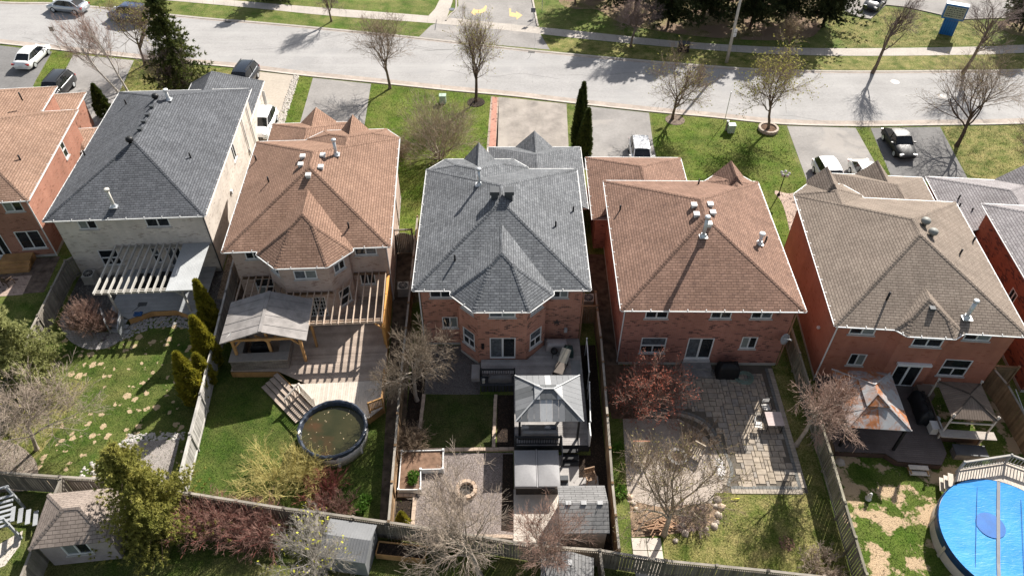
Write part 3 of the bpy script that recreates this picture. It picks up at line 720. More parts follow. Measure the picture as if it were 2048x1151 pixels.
BAY2 = [(-2.7, 0.4), (-2.7, -0.1), (-1.55, -1.3), (1.45, -1.3), (2.6, -0.1), (2.6, 0.4)]
h2 = house('buff_brick_house', 'buff brick house with a tan shingle roof and a rounded rear bay', (-18.67, 35.83), 3.7, 10.78, 12.55, R2, B2,
    [(0, 0.85, 1.9, 4.45, 5.2, 'slider', 0), (0, 0.9, 2.15, 1.16, 2.66, 'picture', 3), (6, 0.35, 1.8, 4.46, 5.25, 'slider', 6), (6, 0.4, 1.4, 1.75, 2.82, 'slider', 0),
     (3, 0.74, 2.2, 4.08, 4.85, 'slider', 5), (3, 0.7, 2.35, 0.56, 2.4, 'french', 0, False), (4, 0.4, 1.3, 4.15, 4.9, 'slider', 2), (4, 0.35, 1.3, 1.1, 2.5, 'hung', 0), (2, 0.4, 1.3, 4.15, 4.9, 'slider', 1)],
    bay=BAY2, bayroof=([(-3.1, -0.36), (-1.72, -1.72), (1.55, -1.75), (2.98, -0.32), (2.98, 4.4), (-3.1, 4.4)], 0.62, 4, ()),
    front=dict(poly=[(-1.6, 5.5), (5.35, 5.5), (5.35, 12.57), (4.32, 13.8), (-0.4, 13.8), (-1.6, 12.73)], pitch=0.49, open=0, wall=[(4.99, 12.2), (4.15, 13.4), (-0.3, 13.4), (-1.2, 12.5), (-1.2, 12.0)], peak=(0.85, 2.95, 10, 13.85, 1.25)),
    garage=dict(rect=(-5.75, 1.55, 11.0, 18.9), peak=(-3.4, -0.45, 14, 19.0, 0.95)))
M_h2 = lambda x, y: on_roof(10.78, 12.55, x, y)
for x, y in ((-0.72, 6.94), (-0.73, 5.99), (0.65, 6.96), (0.67, 5.6), (-0.05, 4.71)): box_vent(h2, x, y, M_h2(x, y) + 0.03, 0.36, 0.17, plain('tin', (0.62, 0.62, 0.6), 0.4, 0.9, 1.1))
box_vent(h2, -0.33, 0.3, 6.45, 0.3, 0.2, DARKGREY)
pipe_vent(h2, 1.42, 7.62, 7.45, 1.15, 0.11, GALV, 'chimney_pipe', 0.17, 0.5)
for x, y in ((-4.86, 9.67), (-3.14, 5.87), (2.69, 1.27)): pipe_vent(h2, x, y, M_h2(x, y), 0.42, 0.06, BLACK)
downspout(h2, 5.03, 0.5, 5.3); downspout(h2, 5.03, 8.5, 5.3)

BAY3 = [(-2.7, 0.4), (-2.7, -0.2), (-1.5, -1.35), (1.55, -1.35), (2.75, -0.2), (2.75, 0.4)]
h3 = house('orange_brick_house', 'orange red brick house with a slate grey roof in the middle of the row', (-6.08, 32.5), 0.8, 10.9, 12.5, R3, B3,
    [(0, 0.57, 1.95, 4.44, 5.1, 'slider', 0), (0, 1.2, 2.2, 1.65, 2.67, 'slider', 3), (6, 0.4, 1.4, 4.4, 5.08, 'slider', 3),
     (3, 0.73, 2.34, 4.5, 5.1, 'slider', 5), (3, 0.73, 2.36, 0.62, 2.62, 'door', 2, False),
     (2, 0.3, 1.35, 1.25, 2.7, 'picture', 2), (4, 0.3, 1.35, 1.25, 2.7, 'picture', 2), (2, 0.3, 1.35, 4.45, 5.05, 'slider', 1), (4, 0.3, 1.35, 4.45, 5.05, 'slider', 1)],
    bay=BAY3, bayroof=([(-3.1, -0.38), (-1.67, -1.82), (1.67, -1.82), (3.15, -0.38), (3.15, 4.4), (-3.1, 4.4)], 0.62, 4, ()),
    front=dict(poly=[(-5.41, 5.5), (1.9, 5.5), (1.9, 12.7), (0.84, 13.73), (-4.16, 13.73), (-5.41, 12.4)], pitch=0.49, open=0, wall=[(1.5, 12.2), (1.5, 12.5), (0.7, 13.33), (-4.0, 13.33), (-5.05, 12.2)], peak=(-2.8, -0.55, 10, 13.8, 1.25)),
    garage=dict(rect=(-1.1, 6.35, 10.9, 18.9), peak=(1.1, 4.1, 14, 18.95, 1.0)))
M_h3 = lambda x, y: on_roof(10.9, 12.5, x, y)
pipe_vent(h3, -1.49, 8.05, 7.4, 1.2, 0.11, GALV, 'chimney_pipe', 0.16, 0.5)
for x in (-0.44, 0.5):
    b = MB().box(x - 0.22, x + 0.22, 5.75, 6.15, 7.6, 8.35).box(x - 0.3, x + 0.3, 5.66, 6.24, 8.35, 8.62).build('chimney_vent', DARKGREY, h3)
for x, y in ((4.84, 7.22), (3.5, 4.87), (-2.89, 1.76)): pipe_vent(h3, x, y, M_h3(x, y), 0.42, 0.06, BLACK)
downspout(h3, -5.12, 0.34, 5.3); downspout(h3, 5.12, 0.34, 5.3, plain('brown_spout', (0.3, 0.16, 0.1)))
# star ornament on the brick
mb = MB(); st = []
for k in range(10):
    a = math.pi / 2 + k * math.pi / 5; r_ = 0.32 if k % 2 == 0 else 0.13; st.append((3.55 + r_ * math.cos(a), 0.36, 2.18 + r_ * math.sin(a)))
for k in range(10): mb.add([st[k], st[(k + 1) % 10], (3.55, 0.28, 2.18)], [(0, 1, 2)])
mb.build('star_ornament', plain('star_iron', (0.06, 0.05, 0.045), 0.6), h3)
MB().box(-1.3, -1.12, -1.5, -1.36, 1.7, 2.1).build('wall_lamp', BLACK, h3)

h4 = house('red_brick_house', 'red brick house with a red brown hip roof and a flat rear wall', (6.53, 30.95), 0.0, 11.02, 12.8, R4, B4,
    [(0, 1.18, 2.57, 4.38, 5.05, 'slider', 0), (0, 5.16, 6.42, 4.4, 5.05, 'slider', 0), (0, 7.61, 8.89, 4.42, 5.05, 'slider', 6), (0, 1.24, 2.84, 1.14, 2.6, 'picture', 2),
     (0, 4.2, 5.83, 0.56, 2.58, 'door', 2, False), (0, 7.54, 8.53, 1.63, 2.72, 'slider', 1), (3, 8.6, 9.6, 3.2, 4.8, 'slider', 0)],
    front=dict(poly=[(1.6, 8), (5.47, 8), (5.47, 12.4), (4.52, 13.5), (2.5, 13.5), (1.6, 12.7)], pitch=0.49, open=0, wall=[(5.11, 12.2), (4.35, 13.1), (2.65, 13.1), (2.0, 12.4)], peak=(2.45, 4.6, 10.7, 13.6, 1.15), peak_open=(2,)),
    garage=dict(rect=(-6.22, 1.35, 11.4, 19.2)))
M_h4 = lambda x, y: on_roof(11.02, 12.8, x, y)
for x, y in ((-0.49, 6.82), (-0.49, 5.89), (0.58, 6.96), (0.59, 6.14), (0.14, 4.99)): box_vent(h4, x, y, M_h4(x, y) + 0.04, 0.36, 0.17, plain('tin', (0.62, 0.62, 0.6)))
pipe_vent(h4, -0.27, 4.31, M_h4(-0.27, 4.31), 1.45, 0.12, GALV, 'chimney_pipe', 0.18, 0.5)
pipe_vent(h4, 3.64, 5.01, M_h4(3.64, 5.01), 0.75, 0.12, WHITE, 'chimney_pipe', 0.2, 0.45)
for x, y in ((-4.76, 8.99), (4.25, 5.6), (1.02, 11.82)): pipe_vent(h4, x, y, M_h4(x, y), 0.4, 0.06, BLACK)
downspout(h4, -5.18, 0.5, 5.3); downspout(h4, 5.18, 0.34, 5.3, plain('brown_spout', (0.3, 0.16, 0.1)))
# satellite dish
ds = MB().lathe([(0.02, 0), (0.2, 0.03), (0.36, 0.1), (0.37, 0.11), (0.2, 0.05), (0.0, 0.02)], 18); d_ = ds.build('satellite_dish', plain('dish_grey', (0.28, 0.29, 0.3), 0.4), h4, True)
d_.location = (4.85, 0.1, 2.95); d_.rotation_euler = (R(55), R(48), 0)
MB().tube([(0, 0, 0), (0.0, 0.1, 0.42)], 0.02, 6).obox((0, 0.12, 0.46), (0.1, 0.08, 0.16)).build('dish_arm', WHITE, d_)

BAY5 = [(-1.95, 0.4), (-1.5, -0.05), (1.15, -0.05), (1.6, 0.4)]
h5 = house('plain_red_house', 'smooth red brick house with a taupe roof behind the rusty gazebo', (18.95, 29.81), -3.9, 11.05, 12.5, R5, B5,
    [(0, 0.75, 2.25, 4.45, 5.02, 'slider', 3), (0, 1.5, 2.5, 1.62, 2.7, 'slider', 3), (2, 0.72, 2.45, 4.2, 4.9, 'slider', 0), (2, 0.62, 2.2, 0.35, 2.35, 'door', 0, False),
     (4, 0.65, 2.2, 4.5, 5.08, 'slider', 3), (4, 0.45, 2.1, 1.15, 2.7, 'picture', 0), (6, 4.6, 5.4, 1.7, 3.0, 'slider', 0), (6, 9.3, 10.2, 3.0, 4.6, 'slider', 0)],
    bay=BAY5, bayroof=([(-2.1, 0.02), (-1.55, -0.47), (1.17, -0.47), (1.85, 0.02), (1.85, 3.6), (-2.1, 3.6)], 0.6, 4, (3, 5)),
    front=dict(poly=[(-5.48, 8), (-0.8, 8), (-0.8, 12.8), (-1.9, 14.0), (-4.13, 14.04), (-5.48, 12.6)], pitch=0.49, open=0, wall=[(-1.2, 12.2), (-1.2, 12.6), (-2.05, 13.6), (-4.0, 13.64), (-5.1, 12.2)], peak=(-4.4, -2.15, 11.0, 14.15, 1.2), peak_open=(2,)),
    garage=dict(rect=(-0.85, 6.1, 11.0, 18.75), peak=(1.0, 3.5, 14, 18.8, 1.1)))
M_h5 = lambda x, y: on_roof(11.05, 12.5, x, y)
for x, y in ((0.75, 6.85), (0.95, 5.95)): turbine(h5, x, y, M_h5(x, y) + 0.1, plain('grey_turbine', (0.22, 0.22, 0.2), 0.5), 0.27)
for x, y in ((5.03, 8.02), (2.91, 5.49)): pipe_vent(h5, x, y, M_h5(x, y), 0.4, 0.06, BLACK)
pipe_vent(h5, -2.42, 1.62, 6.29, 0.6, 0.07, BLACK); box_vent(h5, -0.02, 1.0, 6.25, 0.32, 0.22, DARKGREY)
pipe_vent(h5, 2.05, 0.85, 5.92, 1.3, 0.12, GALV, 'chimney_pipe', 0.17, 0.55)
downspout(h5, -5.2, 0.3, 5.3); MB().box(-1.0, 1.05, -0.24, -0.06, 2.55, 2.72).build('awning_case', WHITE, h5)
MB().lathe([(0.12, 0), (0.12, 0.1), (0.0, 0.12)], 8, (-5.2, 2.4, 2.7)).build('wall_vent', WHITE, h5)

_c, _s = math.cos(R(-3.9)), math.sin(R(-3.9)); _o = frame((18.95, 29.81), -3.9, 11.05)[0]
bl6 = (_o[0] + 7.25 * _c, _o[1] + 7.25 * _s)
h6 = house('mauve_roof_house', 'dark red brick house with a pale mauve grey roof at the right edge', bl6, -4.2, 11.0, 12.5, R6, B6,
    [(3, 6.1, 6.9, 2.6, 3.8, 'slider', 0)], garage=dict(rect=(-6.4, 1.6, 11.9, 18.9), peak=(-1.2, 2.4, 14, 19.0, 0.9)))
for x, y in ((-4.1, 8.4), (-5.6, 14.5), (-5.3, 15.5), (-4.9, 14.0), (-4.4, 15.0)): pipe_vent(h6, x, y, on_roof(11, 12.5, x, y) if y < 12 else 3.6, 0.35, 0.06, BLACK)
# ---------------------------------------------------------------- yard kit
HF = {'h0': ((-44.32, 39.73), 6.9, 10.9), 'h1': ((-31.49, 38.8), 3.7, 10.7), 'h2': ((-18.67, 35.83), 3.7, 10.78), 'h3': ((-6.08, 32.5), 0.8, 10.9), 'h4': ((6.53, 30.95), 0.0, 11.02), 'h5': ((18.95, 29.81), -3.9, 11.05)}
OFF = {}
def hw(h, x, y):
    """house-local to world"""
    (o, r) = frame(*HF[h]); return (o[0] + x * math.cos(r) - y * math.sin(r), o[1] + x * math.sin(r) + y * math.cos(r))
def hrz(h): return R(HF[h][1])
def ht(h, name, label, cat, x, y, z=0.0, group=None):
    t = thing(name, label, cat, (*hw(h, x, y), z), hrz(h), group); OFF[t.name] = (x, y, z); return t
def hp(mb, name, m, root, sm=False):
    """a part given in house-local coordinates"""
    top = root; sub = None
    o = mb.build(name, m, None, sm, OFF[root.name]); o.parent = root; return o
def hsub(mb, name, m, part, root, sm=False):
    o = mb.build(name, m, None, sm, OFF[root.name]); o.parent = part; return o
def hs(h, name, pts, z, m, kind='structure'): return sheet(name, [hw(h, *p) for p in pts], z, m, kind)
def hone(h, mb, name, m, label, cat, x, y, z=0.0, group=None, sm=False):
    """a thing that is one mesh, given in house-local coordinates"""
    o = mb.build(name, m, None, sm, (x, y, z)); o.location = (*hw(h, x, y), z); o.rotation_euler = (0, 0, hrz(h)); return tag(o, label, cat, group)
def ccw(P):
    a = sum(P[i][0] * P[(i + 1) % len(P)][1] - P[(i + 1) % len(P)][0] * P[i][1] for i in range(len(P)))
    return P if a > 0 else P[::-1]
def boards(root, poly, z, ang, m, wdt=0.14, gap=0.008, th=0.035, name='deck_board', seg=None):
    """boards running at angle ang over a convex polygon, every board a mesh of its own"""
    ca, sa = math.cos(ang), math.sin(ang); P = [(x * ca + y * sa, -x * sa + y * ca) for x, y in poly]; P = ccw(P)
    y0, y1 = min(p[1] for p in P), max(p[1] for p in P); y = y0; n = 0
    while y < y1 - 0.03:
        q = clip_half(clip_half(P, 0, -1, -(y)), 0, 1, min(y + wdt - gap, y1))
        if len(q) >= 3:
            cx = sum(p[0] for p in q) / len(q); cy = sum(p[1] for p in q) / len(q)
            wq = [(p[0] * ca - p[1] * sa, p[0] * sa + p[1] * ca) for p in q]; c = (cx * ca - cy * sa, cx * sa + cy * ca)
            o = hp(MB().prism(wq, z - th, z), name, m, root); n += 1
        y += wdt
    return n
def skirt(root, pts, z, m, z0=0.0, th=0.04, name='skirt'):
    mb = MB()
    for a, b in zip(pts, pts[1:]):
        mb.beam((a[0], a[1], (z + z0) / 2 - 0.02), (b[0], b[1], (z + z0) / 2 - 0.02), th, z - z0 - 0.04)
    return hp(mb, name, m, root)
def railing(root, pts, z, h, m, gap=0.13, closed=False, name='railing', post_m=None, bal=True):
    for a, b in zip(pts, pts[1:]):
        l = math.dist(a, b); mb = MB(); mb.beam((a[0], a[1], z + h), (b[0], b[1], z + h), 0.1, 0.045); mb.beam((a[0], a[1], z + 0.1), (b[0], b[1], z + 0.1), 0.05, 0.06)
        mb.beam((a[0], a[1], z + h - 0.08), (b[0], b[1], z + h - 0.08), 0.04, 0.08)
        rr = hp(mb, name, m, root); n = max(2, int(l / gap))
        if bal:
            for k in range(1, n):
                t = k / n; x, y = a[0] + (b[0] - a[0]) * t, a[1] + (b[1] - a[1]) * t
                hsub(MB().box(x - 0.018, x + 0.018, y - 0.018, y + 0.018, z + 0.1, z + h - 0.05), 'baluster', m, rr, root)
    for a in pts: hp(MB().box(a[0] - 0.05, a[0] + 0.05, a[1] - 0.05, a[1] + 0.05, z - 0.3, z + h + 0.08), 'post', post_m or m, root)

def fence(label, pts, h=1.8, m=FENCEW, style='solid', gap=0.012, face=1, capm=None, name='wooden_fence', bw=0.14, lean=0.0):
    root = thing(name, label, 'fence', (*pts[0], 0)); rg = random.Random(len(label) * 7 + int(pts[0][0] * 10)); ox, oy = pts[0]
    hb = h - 0.32 if style == 'dentil' else h - 0.06
    bm = MB().box(-bw / 2, bw / 2, -0.011, 0.011, 0.04, hb).mesh('board', m); pm = MB().box(-0.05, 0.05, -0.05, 0.05, 0, h + 0.02).box(-0.07, 0.07, -0.07, 0.07, h + 0.02, h + 0.07).mesh('post', m)
    nb = 0
    for a, b in zip(pts, pts[1:]):
        l = math.dist(a, b); dx, dy = (b[0] - a[0]) / l, (b[1] - a[1]) / l; rz = math.atan2(dy, dx); nx, ny = -dy * face, dx * face
        rails = MB()
        for z in ((0.25, hb - 0.2) if style != 'dentil' else (0.25, hb - 0.02)): rails.beam((a[0] - ox, a[1] - oy, z), (b[0] - ox, b[1] - oy, z), 0.045, 0.09)
        rails.build('rail', m, root)
        MB().beam((a[0] - ox, a[1] - oy, h - 0.02), (b[0] - ox, b[1] - oy, h - 0.02), 0.13, 0.035).build('top_rail', capm or m, root)
        n = max(1, int(l / (bw + gap)))
        for k in range(n):
            t = (k + 0.5) / n * l; o = obj('board', bm, root, (a[0] + dx * t - ox + nx * 0.035, a[1] + dy * t - oy + ny * 0.035, 0))
            o.rotation_euler = (rg.uniform(-0.01, 0.01), rg.uniform(-0.008, 0.008), rz); o.scale = (1, 1, rg.uniform(0.99, 1.006)); nb += 1
        if style == 'dentil':
            db = MB(); q = int(l / 0.1)
            for k in range(q):
                t = (k + 0.5) / q * l; db.obox((a[0] + dx * t - ox, a[1] + dy * t - oy, h - 0.17), (0.04, 0.03, 0.27), rz)
            stuff(db.build('dentil_strip', m, root))
            MB().beam((a[0] - ox, a[1] - oy, h - 0.31), (b[0] - ox, b[1] - oy, h - 0.31), 0.06, 0.05).build('rail', m, root)
        np_ = max(1, round(l / 2.4))
        for k in range(np_ + 1):
            t = k / np_ * l; o = obj('post', pm, root, (a[0] + dx * t - ox, a[1] + dy * t - oy, 0)); o.rotation_euler = (0, 0, rz)
    return root
def hfence(hk, label, pts, **k): return fence(label, [hw(hk, *p) for p in pts], **k)
def gable_shed(h, label, x0, x1, y0, y1, ze, zr, m, rm, along='x', name='garden_shed', door='y0', ov=0.12, cat='shed', trim=None):
    t = ht(h, name, label, cat, (x0 + x1) / 2, (y0 + y1) / 2)
    b = MB().box(x0, x1, y0, y1, 0, ze)
    if along == 'x':
        ym = (y0 + y1) / 2
        for x, s in ((x0, -1), (x1, 1)): b.poly([(x, y0, ze), (x, y1, ze), (x, ym, zr - 0.05)][::-s or 1])
        r = MB()
        for ya, yb in ((y0 - ov, ym), (y1 + ov, ym)):
            k = (zr - ze) / (ym - y0); za = ze - k * ov + 0.02
            r.add([(x0 - ov, ya, za), (x1 + ov, ya, za), (x1 + ov, yb, zr), (x0 - ov, yb, zr), (x0 - ov, ya, za + 0.05), (x1 + ov, ya, za + 0.05), (x1 + ov, yb, zr + 0.05), (x0 - ov, yb, zr + 0.05)],
                  [(0, 3, 2, 1), (4, 5, 6, 7), (0, 1, 5, 4), (1, 2, 6, 5), (2, 3, 7, 6), (3, 0, 4, 7)] if ya < ym else [(1, 2, 3, 0), (7, 6, 5, 4), (4, 5, 1, 0), (5, 6, 2, 1), (6, 7, 3, 2), (7, 4, 0, 3)])
    else:
        xm = (x0 + x1) / 2
        for y, s in ((y0, 1), (y1, -1)): b.poly([(x0, y, ze), (x1, y, ze), (xm, y, zr - 0.05)])
        r = MB()
        for xa in (x0 - ov, x1 + ov):
            k = (zr - ze) / (xm - x0); za = ze - k * ov + 0.02
            r.add([(xa, y0 - ov, za), (xa, y1 + ov, za), (xm, y1 + ov, zr), (xm, y0 - ov, zr), (xa, y0 - ov, za + 0.05), (xa, y1 + ov, za + 0.05), (xm, y1 + ov, zr + 0.05), (xm, y0 - ov, zr + 0.05)],
                  [(0, 1, 2, 3), (7, 6, 5, 4), (4, 5, 1, 0), (5, 6, 2, 1), (6, 7, 3, 2), (7, 4, 0, 3)] if xa < xm else [(3, 2, 1, 0), (4, 5, 6, 7), (0, 1, 5, 4), (1, 2, 6, 5), (2, 3, 7, 6), (3, 0, 4, 7)])
    hp(b, 'shed_wall', m, t); hp(r, 'shed_roof', rm, t)
    return t
def patio_chair(h, label, x, y, z, rz, m, name='patio_chair', w=0.55, slat=True, group=None):
    t = ht(h, name, label, 'chair', x, y, z, group); t.rotation_euler = (0, 0, hrz(h) + rz)
    for sx in (-1, 1):
        for sy in (-1, 1): MB().box(sx * w / 2 - 0.025, sx * w / 2 + 0.025, sy * 0.25 - 0.025, sy * 0.25 + 0.025, 0, 0.42 if sy < 0 else 0.9).build('leg', m, t)
        MB().box(sx * w / 2 - 0.04, sx * w / 2 + 0.04, -0.28, 0.28, 0.62, 0.66).build('armrest', m, t)
    for k in range(5):
        y_ = -0.24 + k * 0.11; MB().box(-w / 2, w / 2, y_, y_ + 0.09, 0.42, 0.45).build('seat_slat', m, t)
    for k in range(5):
        x_ = -w / 2 + (k + 0.5) * w / 5; MB().box(x_ - 0.035, x_ + 0.035, 0.25, 0.28, 0.46, 0.95).build('back_slat', m, t)
    MB().box(-w / 2 - 0.03, w / 2 + 0.03, 0.24, 0.3, 0.92, 0.98).build('top_slat', m, t)
    return t
def ac_unit(h, label, x, y, m=None):
    t = ht(h, 'air_conditioner', label, 'air conditioner', x, y); m = m or plain('ac_beige', (0.42, 0.40, 0.36), 0.5)
    MB().box(-0.38, 0.38, -0.38, 0.38, 0.05, 0.75).box(-0.42, 0.42, -0.42, 0.42, 0, 0.06).build('cabinet', m, t)
    MB().lathe([(0.33, 0), (0.33, 0.03), (0.27, 0.035)], 18, (0, 0, 0.75)).build('fan_ring', BLACK, t)
    g_ = MB()
    for k in range(6): a = k * math.pi / 6; g_.beam((-0.32 * math.cos(a), -0.32 * math.sin(a), 0.79), (0.32 * math.cos(a), 0.32 * math.sin(a), 0.79), 0.015, 0.01)
    g_.build('fan_guard', m, t)
    return t
def soft_block(x0, x1, y0, y1, z0, z1, taper=0.08, n=6, bulge=0.03, rg=None):
    """a draped cover: a box whose top is drawn in and rounded"""
    mb = MB(); rg = rg or random.Random(1); V = []; L = [(0, z0), (0.0, z0 + (z1 - z0) * 0.35), (taper * 0.3, z0 + (z1 - z0) * 0.75), (taper, z0 + (z1 - z0) * 0.95), (taper * 2.2, z1)]
    m = n * 4
    for ins, z in L:
        a, b, c, e = x0 + ins, x1 - ins, y0 + ins, y1 - ins
        for k in range(n): V.append((a + (b - a) * k / n, c, z))
        for k in range(n): V.append((b, c + (e - c) * k / n, z))
        for k in range(n): V.append((b - (b - a) * k / n, e, z))
        for k in range(n): V.append((a, e - (e - c) * k / n, z))
    V = [(p[0] + rg.uniform(-bulge, bulge), p[1] + rg.uniform(-bulge, bulge), p[2] + (rg.uniform(-bulge, bulge) if p[2] > z0 else 0)) for p in V]
    F = [(i * m + k, i * m + (k + 1) % m, (i + 1) * m + (k + 1) % m, (i + 1) * m + k) for i in range(len(L) - 1) for k in range(m)]
    V.append(((x0 + x1) / 2, (y0 + y1) / 2, z1 + 0.03)); t = len(V) - 1; o = (len(L) - 1) * m
    F += [(o + k, o + (k + 1) % m, t) for k in range(m)]
    return mb.add(V, F)
# ---------------------------------------------------------------- yards of the cream house and its left neighbour
DECKG = wood('grey_deck_board', (0.27, 0.28, 0.285), 0.85, 1.12, 0.7, 0.1)
PERG1 = wood('pale_pergola_wood', (0.42, 0.40, 0.36), 0.85, 1.12, 0.7, 0.08)
hs('h0', 'patio', [(1.5, 0.3), (5.3, 0.3), (5.3, -3.5), (1.5, -3.5)], 0.010, plain('shade_dark_earth', (0.13, 0.10, 0.08), 0.95, 0.5, 1.5, 2, 0.1, 0, 0.6, 18))  # earth coloured darker to stand in for the shade of the house
hs('h0', 'paver_patch', [(1.5, -1.6), (3.9, -1.6), (3.9, -3.6), (1.5, -3.6)], 0.014, PAVE_TAN)
patio_chair('h0', 'dark wooden chair on the patio of the leftmost house', 2.6, -2.4, 0, R(150), wood('brown_chair_wood', (0.12, 0.08, 0.055)), 'garden_chair')
t = ht('h0', 'wooden_steps', 'brown wooden steps at the back door of the leftmost house', 'steps', 2.5, -0.7)
for k in range(3): hp(MB().box(1.5, 3.6, -0.2 - 0.35 * (k + 1), 0.35 - 0.35 * k, 0.02, 0.55 - 0.17 * k), 'step', CEDARW, t)
fence_h1l = hfence('h1', 'grey board fence between the leftmost yard and the cream house', [(-5.42, 0.11), (-5.3, -5.2), (-5.15, -12.0), (-5.05, -17.2)], m=FENCEW, face=-1)
fence_h1f = hfence('h1', 'short fence panel beside the cream house left corner', [(-5.42, 0.11), (-4.97, 0.6)], m=FENCEW)
hs('h1', 'lawn', [(-5.1, -4.2), (6.6, -4.2), (6.75, -17.9), (-5.0, -17.2)], 0.006, GRASS_SPOT)
hs('h1', 'lawn', [(-5.0, -12.0), (-3.5, -9.0), (-1.2, -9.5), (-2.0, -13.5), (-3.0, -17.0), (-5.0, -17.2)], 0.008, GRASS_DRY)
hs('h1', 'gravel_bed', [(-5.2, 0.4), (6.5, 0.4), (6.55, -4.1), (-5.1, -4.1)], 0.008, gravel('grey_gravel', (0.10, 0.09, 0.085), (0.16, 0.15, 0.14), (0.25, 0.23, 0.21), 12))
hs('h1', 'side_bed', [(4.9, 6.5), (5.7, 6.5), (6.6, -2.5), (5.2, -2.5)], 0.010, gravel('tan_litter', (0.30, 0.22, 0.15), (0.40, 0.31, 0.23), (0.2, 0.14, 0.09), 10))
ob = stones('river_stone_border', [hw('h1', *p) for p in [(-0.3, -4.75), (1.2, -4.0), (3.0, -4.0), (5.0, -4.6), (5.2, -5.6), (3.2, -5.0), (1.5, -5.0), (-0.4, -6.1)]], 520, 0.05, 0.12, plain('grey_stone', (0.30, 0.29, 0.28), 0.8, 0.6, 1.4, 8), 5); tag(ob, 'grey river stones along the grey deck of the cream house', 'stones')
path = smooth([(-4.2, -2.9), (-5.0, -3.6), (-4.75, -4.6), (-3.72, -5.9), (-2.3, -6.72), (-1.01, -6.67), (-0.35, -5.95), (-0.6, -5.3), (-1.36, -5.25), (-2.45, -5.2), (-3.27, -4.7), (-3.7, -4.0)], 4)
hs('h1', 'paver_path', path, 0.014, brick('grey_pavers', (0.26, 0.25, 0.24), (0.33, 0.31, 0.30), (0.10, 0.09, 0.085), wd=0.22, ht=0.16))
hs('h1', 'flower_bed', smooth([(-3.6, -3.4), (-3.2, -4.6), (-2.4, -5.1), (-1.5, -5.15), (-1.5, -4.2), (-2.4, -3.6)], 4), 0.016, SOIL)
tb = thing('grey_deck', 'low grey deck under the half covered pergola of the cream house', 'deck', (*hw('h1', 1.5, -2), 0), hrz('h1')); OFF[tb.name] = (1.5, -2, 0)
boards(tb, [(-1.6, 0.38), (4.7, 0.38), (4.7, -3.9), (2.9, -3.9), (1.25, -3.9), (-0.1, -4.6), (-1.6, -3.6)], 0.5, 0.0, DECKG, 0.16)
skirt(tb, [(-0.1, -4.62), (1.25, -3.92), (2.9, -3.92), (4.2, -4.55)], 0.47, CEDARW); boards(tb, [(2.9, -3.92), (4.7, -3.92), (4.7, -4.5), (4.15, -4.55)], 0.5, 0.0, DECKG, 0.16)
pg = ht('h1', 'pergola', 'pale grey pergola with open slats and a solid right half', 'pergola', 1.6, -1.8)
hp(MB().beam((-1.78, -4.2, 2.62), (4.9, -4.2, 2.62), 0.06, 0.2), 'beam', PERG1, pg); hp(MB().beam((-1.78, -4.02, 2.62), (4.9, -4.02, 2.62), 0.06, 0.2), 'beam', PERG1, pg)
hp(MB().beam((-1.7, 0.33, 2.62), (4.75, 0.33, 2.62), 0.05, 0.2), 'ledger', PERG1, pg)
for k in range(10):
    x = -1.6 + k * 0.475; hp(MB().beam((x, 0.36, 2.8), (x, -4.45, 2.8), 0.085, 0.17), 'rafter', PERG1, pg)
ROOFP = wood('corrugated_grey', (0.40, 0.41, 0.41), 0.9, 1.08, 0.5, 0.02)
hp(MB().box(3.0, 4.85, -4.35, 0.36, 2.74, 2.78), 'solid_roof', ROOFP, pg)
for k in range(19):
    x = 3.05 + k * 0.1; hp(MB().box(x - 0.02, x + 0.02, -4.36, 0.35, 2.78, 2.80), 'roof_rib', ROOFP, pg)
for x in (-0.85, 3.95): hp(MB().box(x - 0.06, x + 0.06, -4.16, -4.04, 0.3, 2.52), 'post', PERG1, pg)
hp(MB().beam((3.95, -4.1, 2.0), (3.4, -4.1, 2.55), 0.07, 0.09), 'brace', PERG1, pg)
st_ = ht('h1', 'deck_stairs', 'grey stairs with slatted rails leading down from the grey deck', 'stairs', -0.8, -4.8)
for k in range(3):
    hp(MB().obox((-0.85 + 0.12 * k, -4.6 - 0.33 * k, 0.4 - 0.16 * k), (1.3, 0.36, 0.06), R(-12)), 'tread', GREYW, st_)
for xa, ya, xb, yb in ((-1.7, -4.35, -1.15, -5.45), (-0.35, -4.7, -0.2, -6.0)):
    r_ = hp(MB().beam((xa, ya, 1.4), (xb, yb, 1.05), 0.09, 0.05).beam((xa, ya, 0.6), (xb, yb, 0.2), 0.05, 0.05), 'handrail', GREYW, st_)
    for k in range(11):
        t_ = k / 10; x, y = xa + (xb - xa) * t_, ya + (yb - ya) * t_; hsub(MB().box(x - 0.03, x + 0.03, y - 0.025, y + 0.025, 0.5 - 0.4 * t_, 1.4 - 0.35 * t_), 'baluster', GREYW, r_, st_)
hone('h1', MB().box(0.15, 0.75, -3.4, -3.05, 0.5, 0.52).beam((0.45, -3.3, 0.56), (0.2, -4.3, 0.9), 0.03, 0.03), 'broom', DARKGREY, 'grey broom lying on the grey deck', 'broom', 0.4, -3.3)
hone('h1', soft_block(0.15, 0.7, -4.35, -4.0, 0.5, 0.6, 0.04), 'blue_shovel', plain('blue_plastic', (0.02, 0.08, 0.22), 0.4), 'dark blue snow shovel blade on the grey deck edge', 'shovel', 0.4, -4.1)
for k, (x, y) in enumerate(((0.2, -1.3), (1.6, -1.2))):
    hone('h1', soft_block(x - 0.55, x + 0.55, y - 0.55, y + 0.5, 0.5, 1.35, 0.16, 6, 0.05, random.Random(k)), 'covered_furniture', BLACK, ['black covered furniture lump left under the grey pergola', 'black covered furniture lump right under the grey pergola'][k], 'cover', x, y, 0.5, None, True)
ac_unit('h1', 'beige air conditioner at the corner of the cream house', -4.15, -0.15)
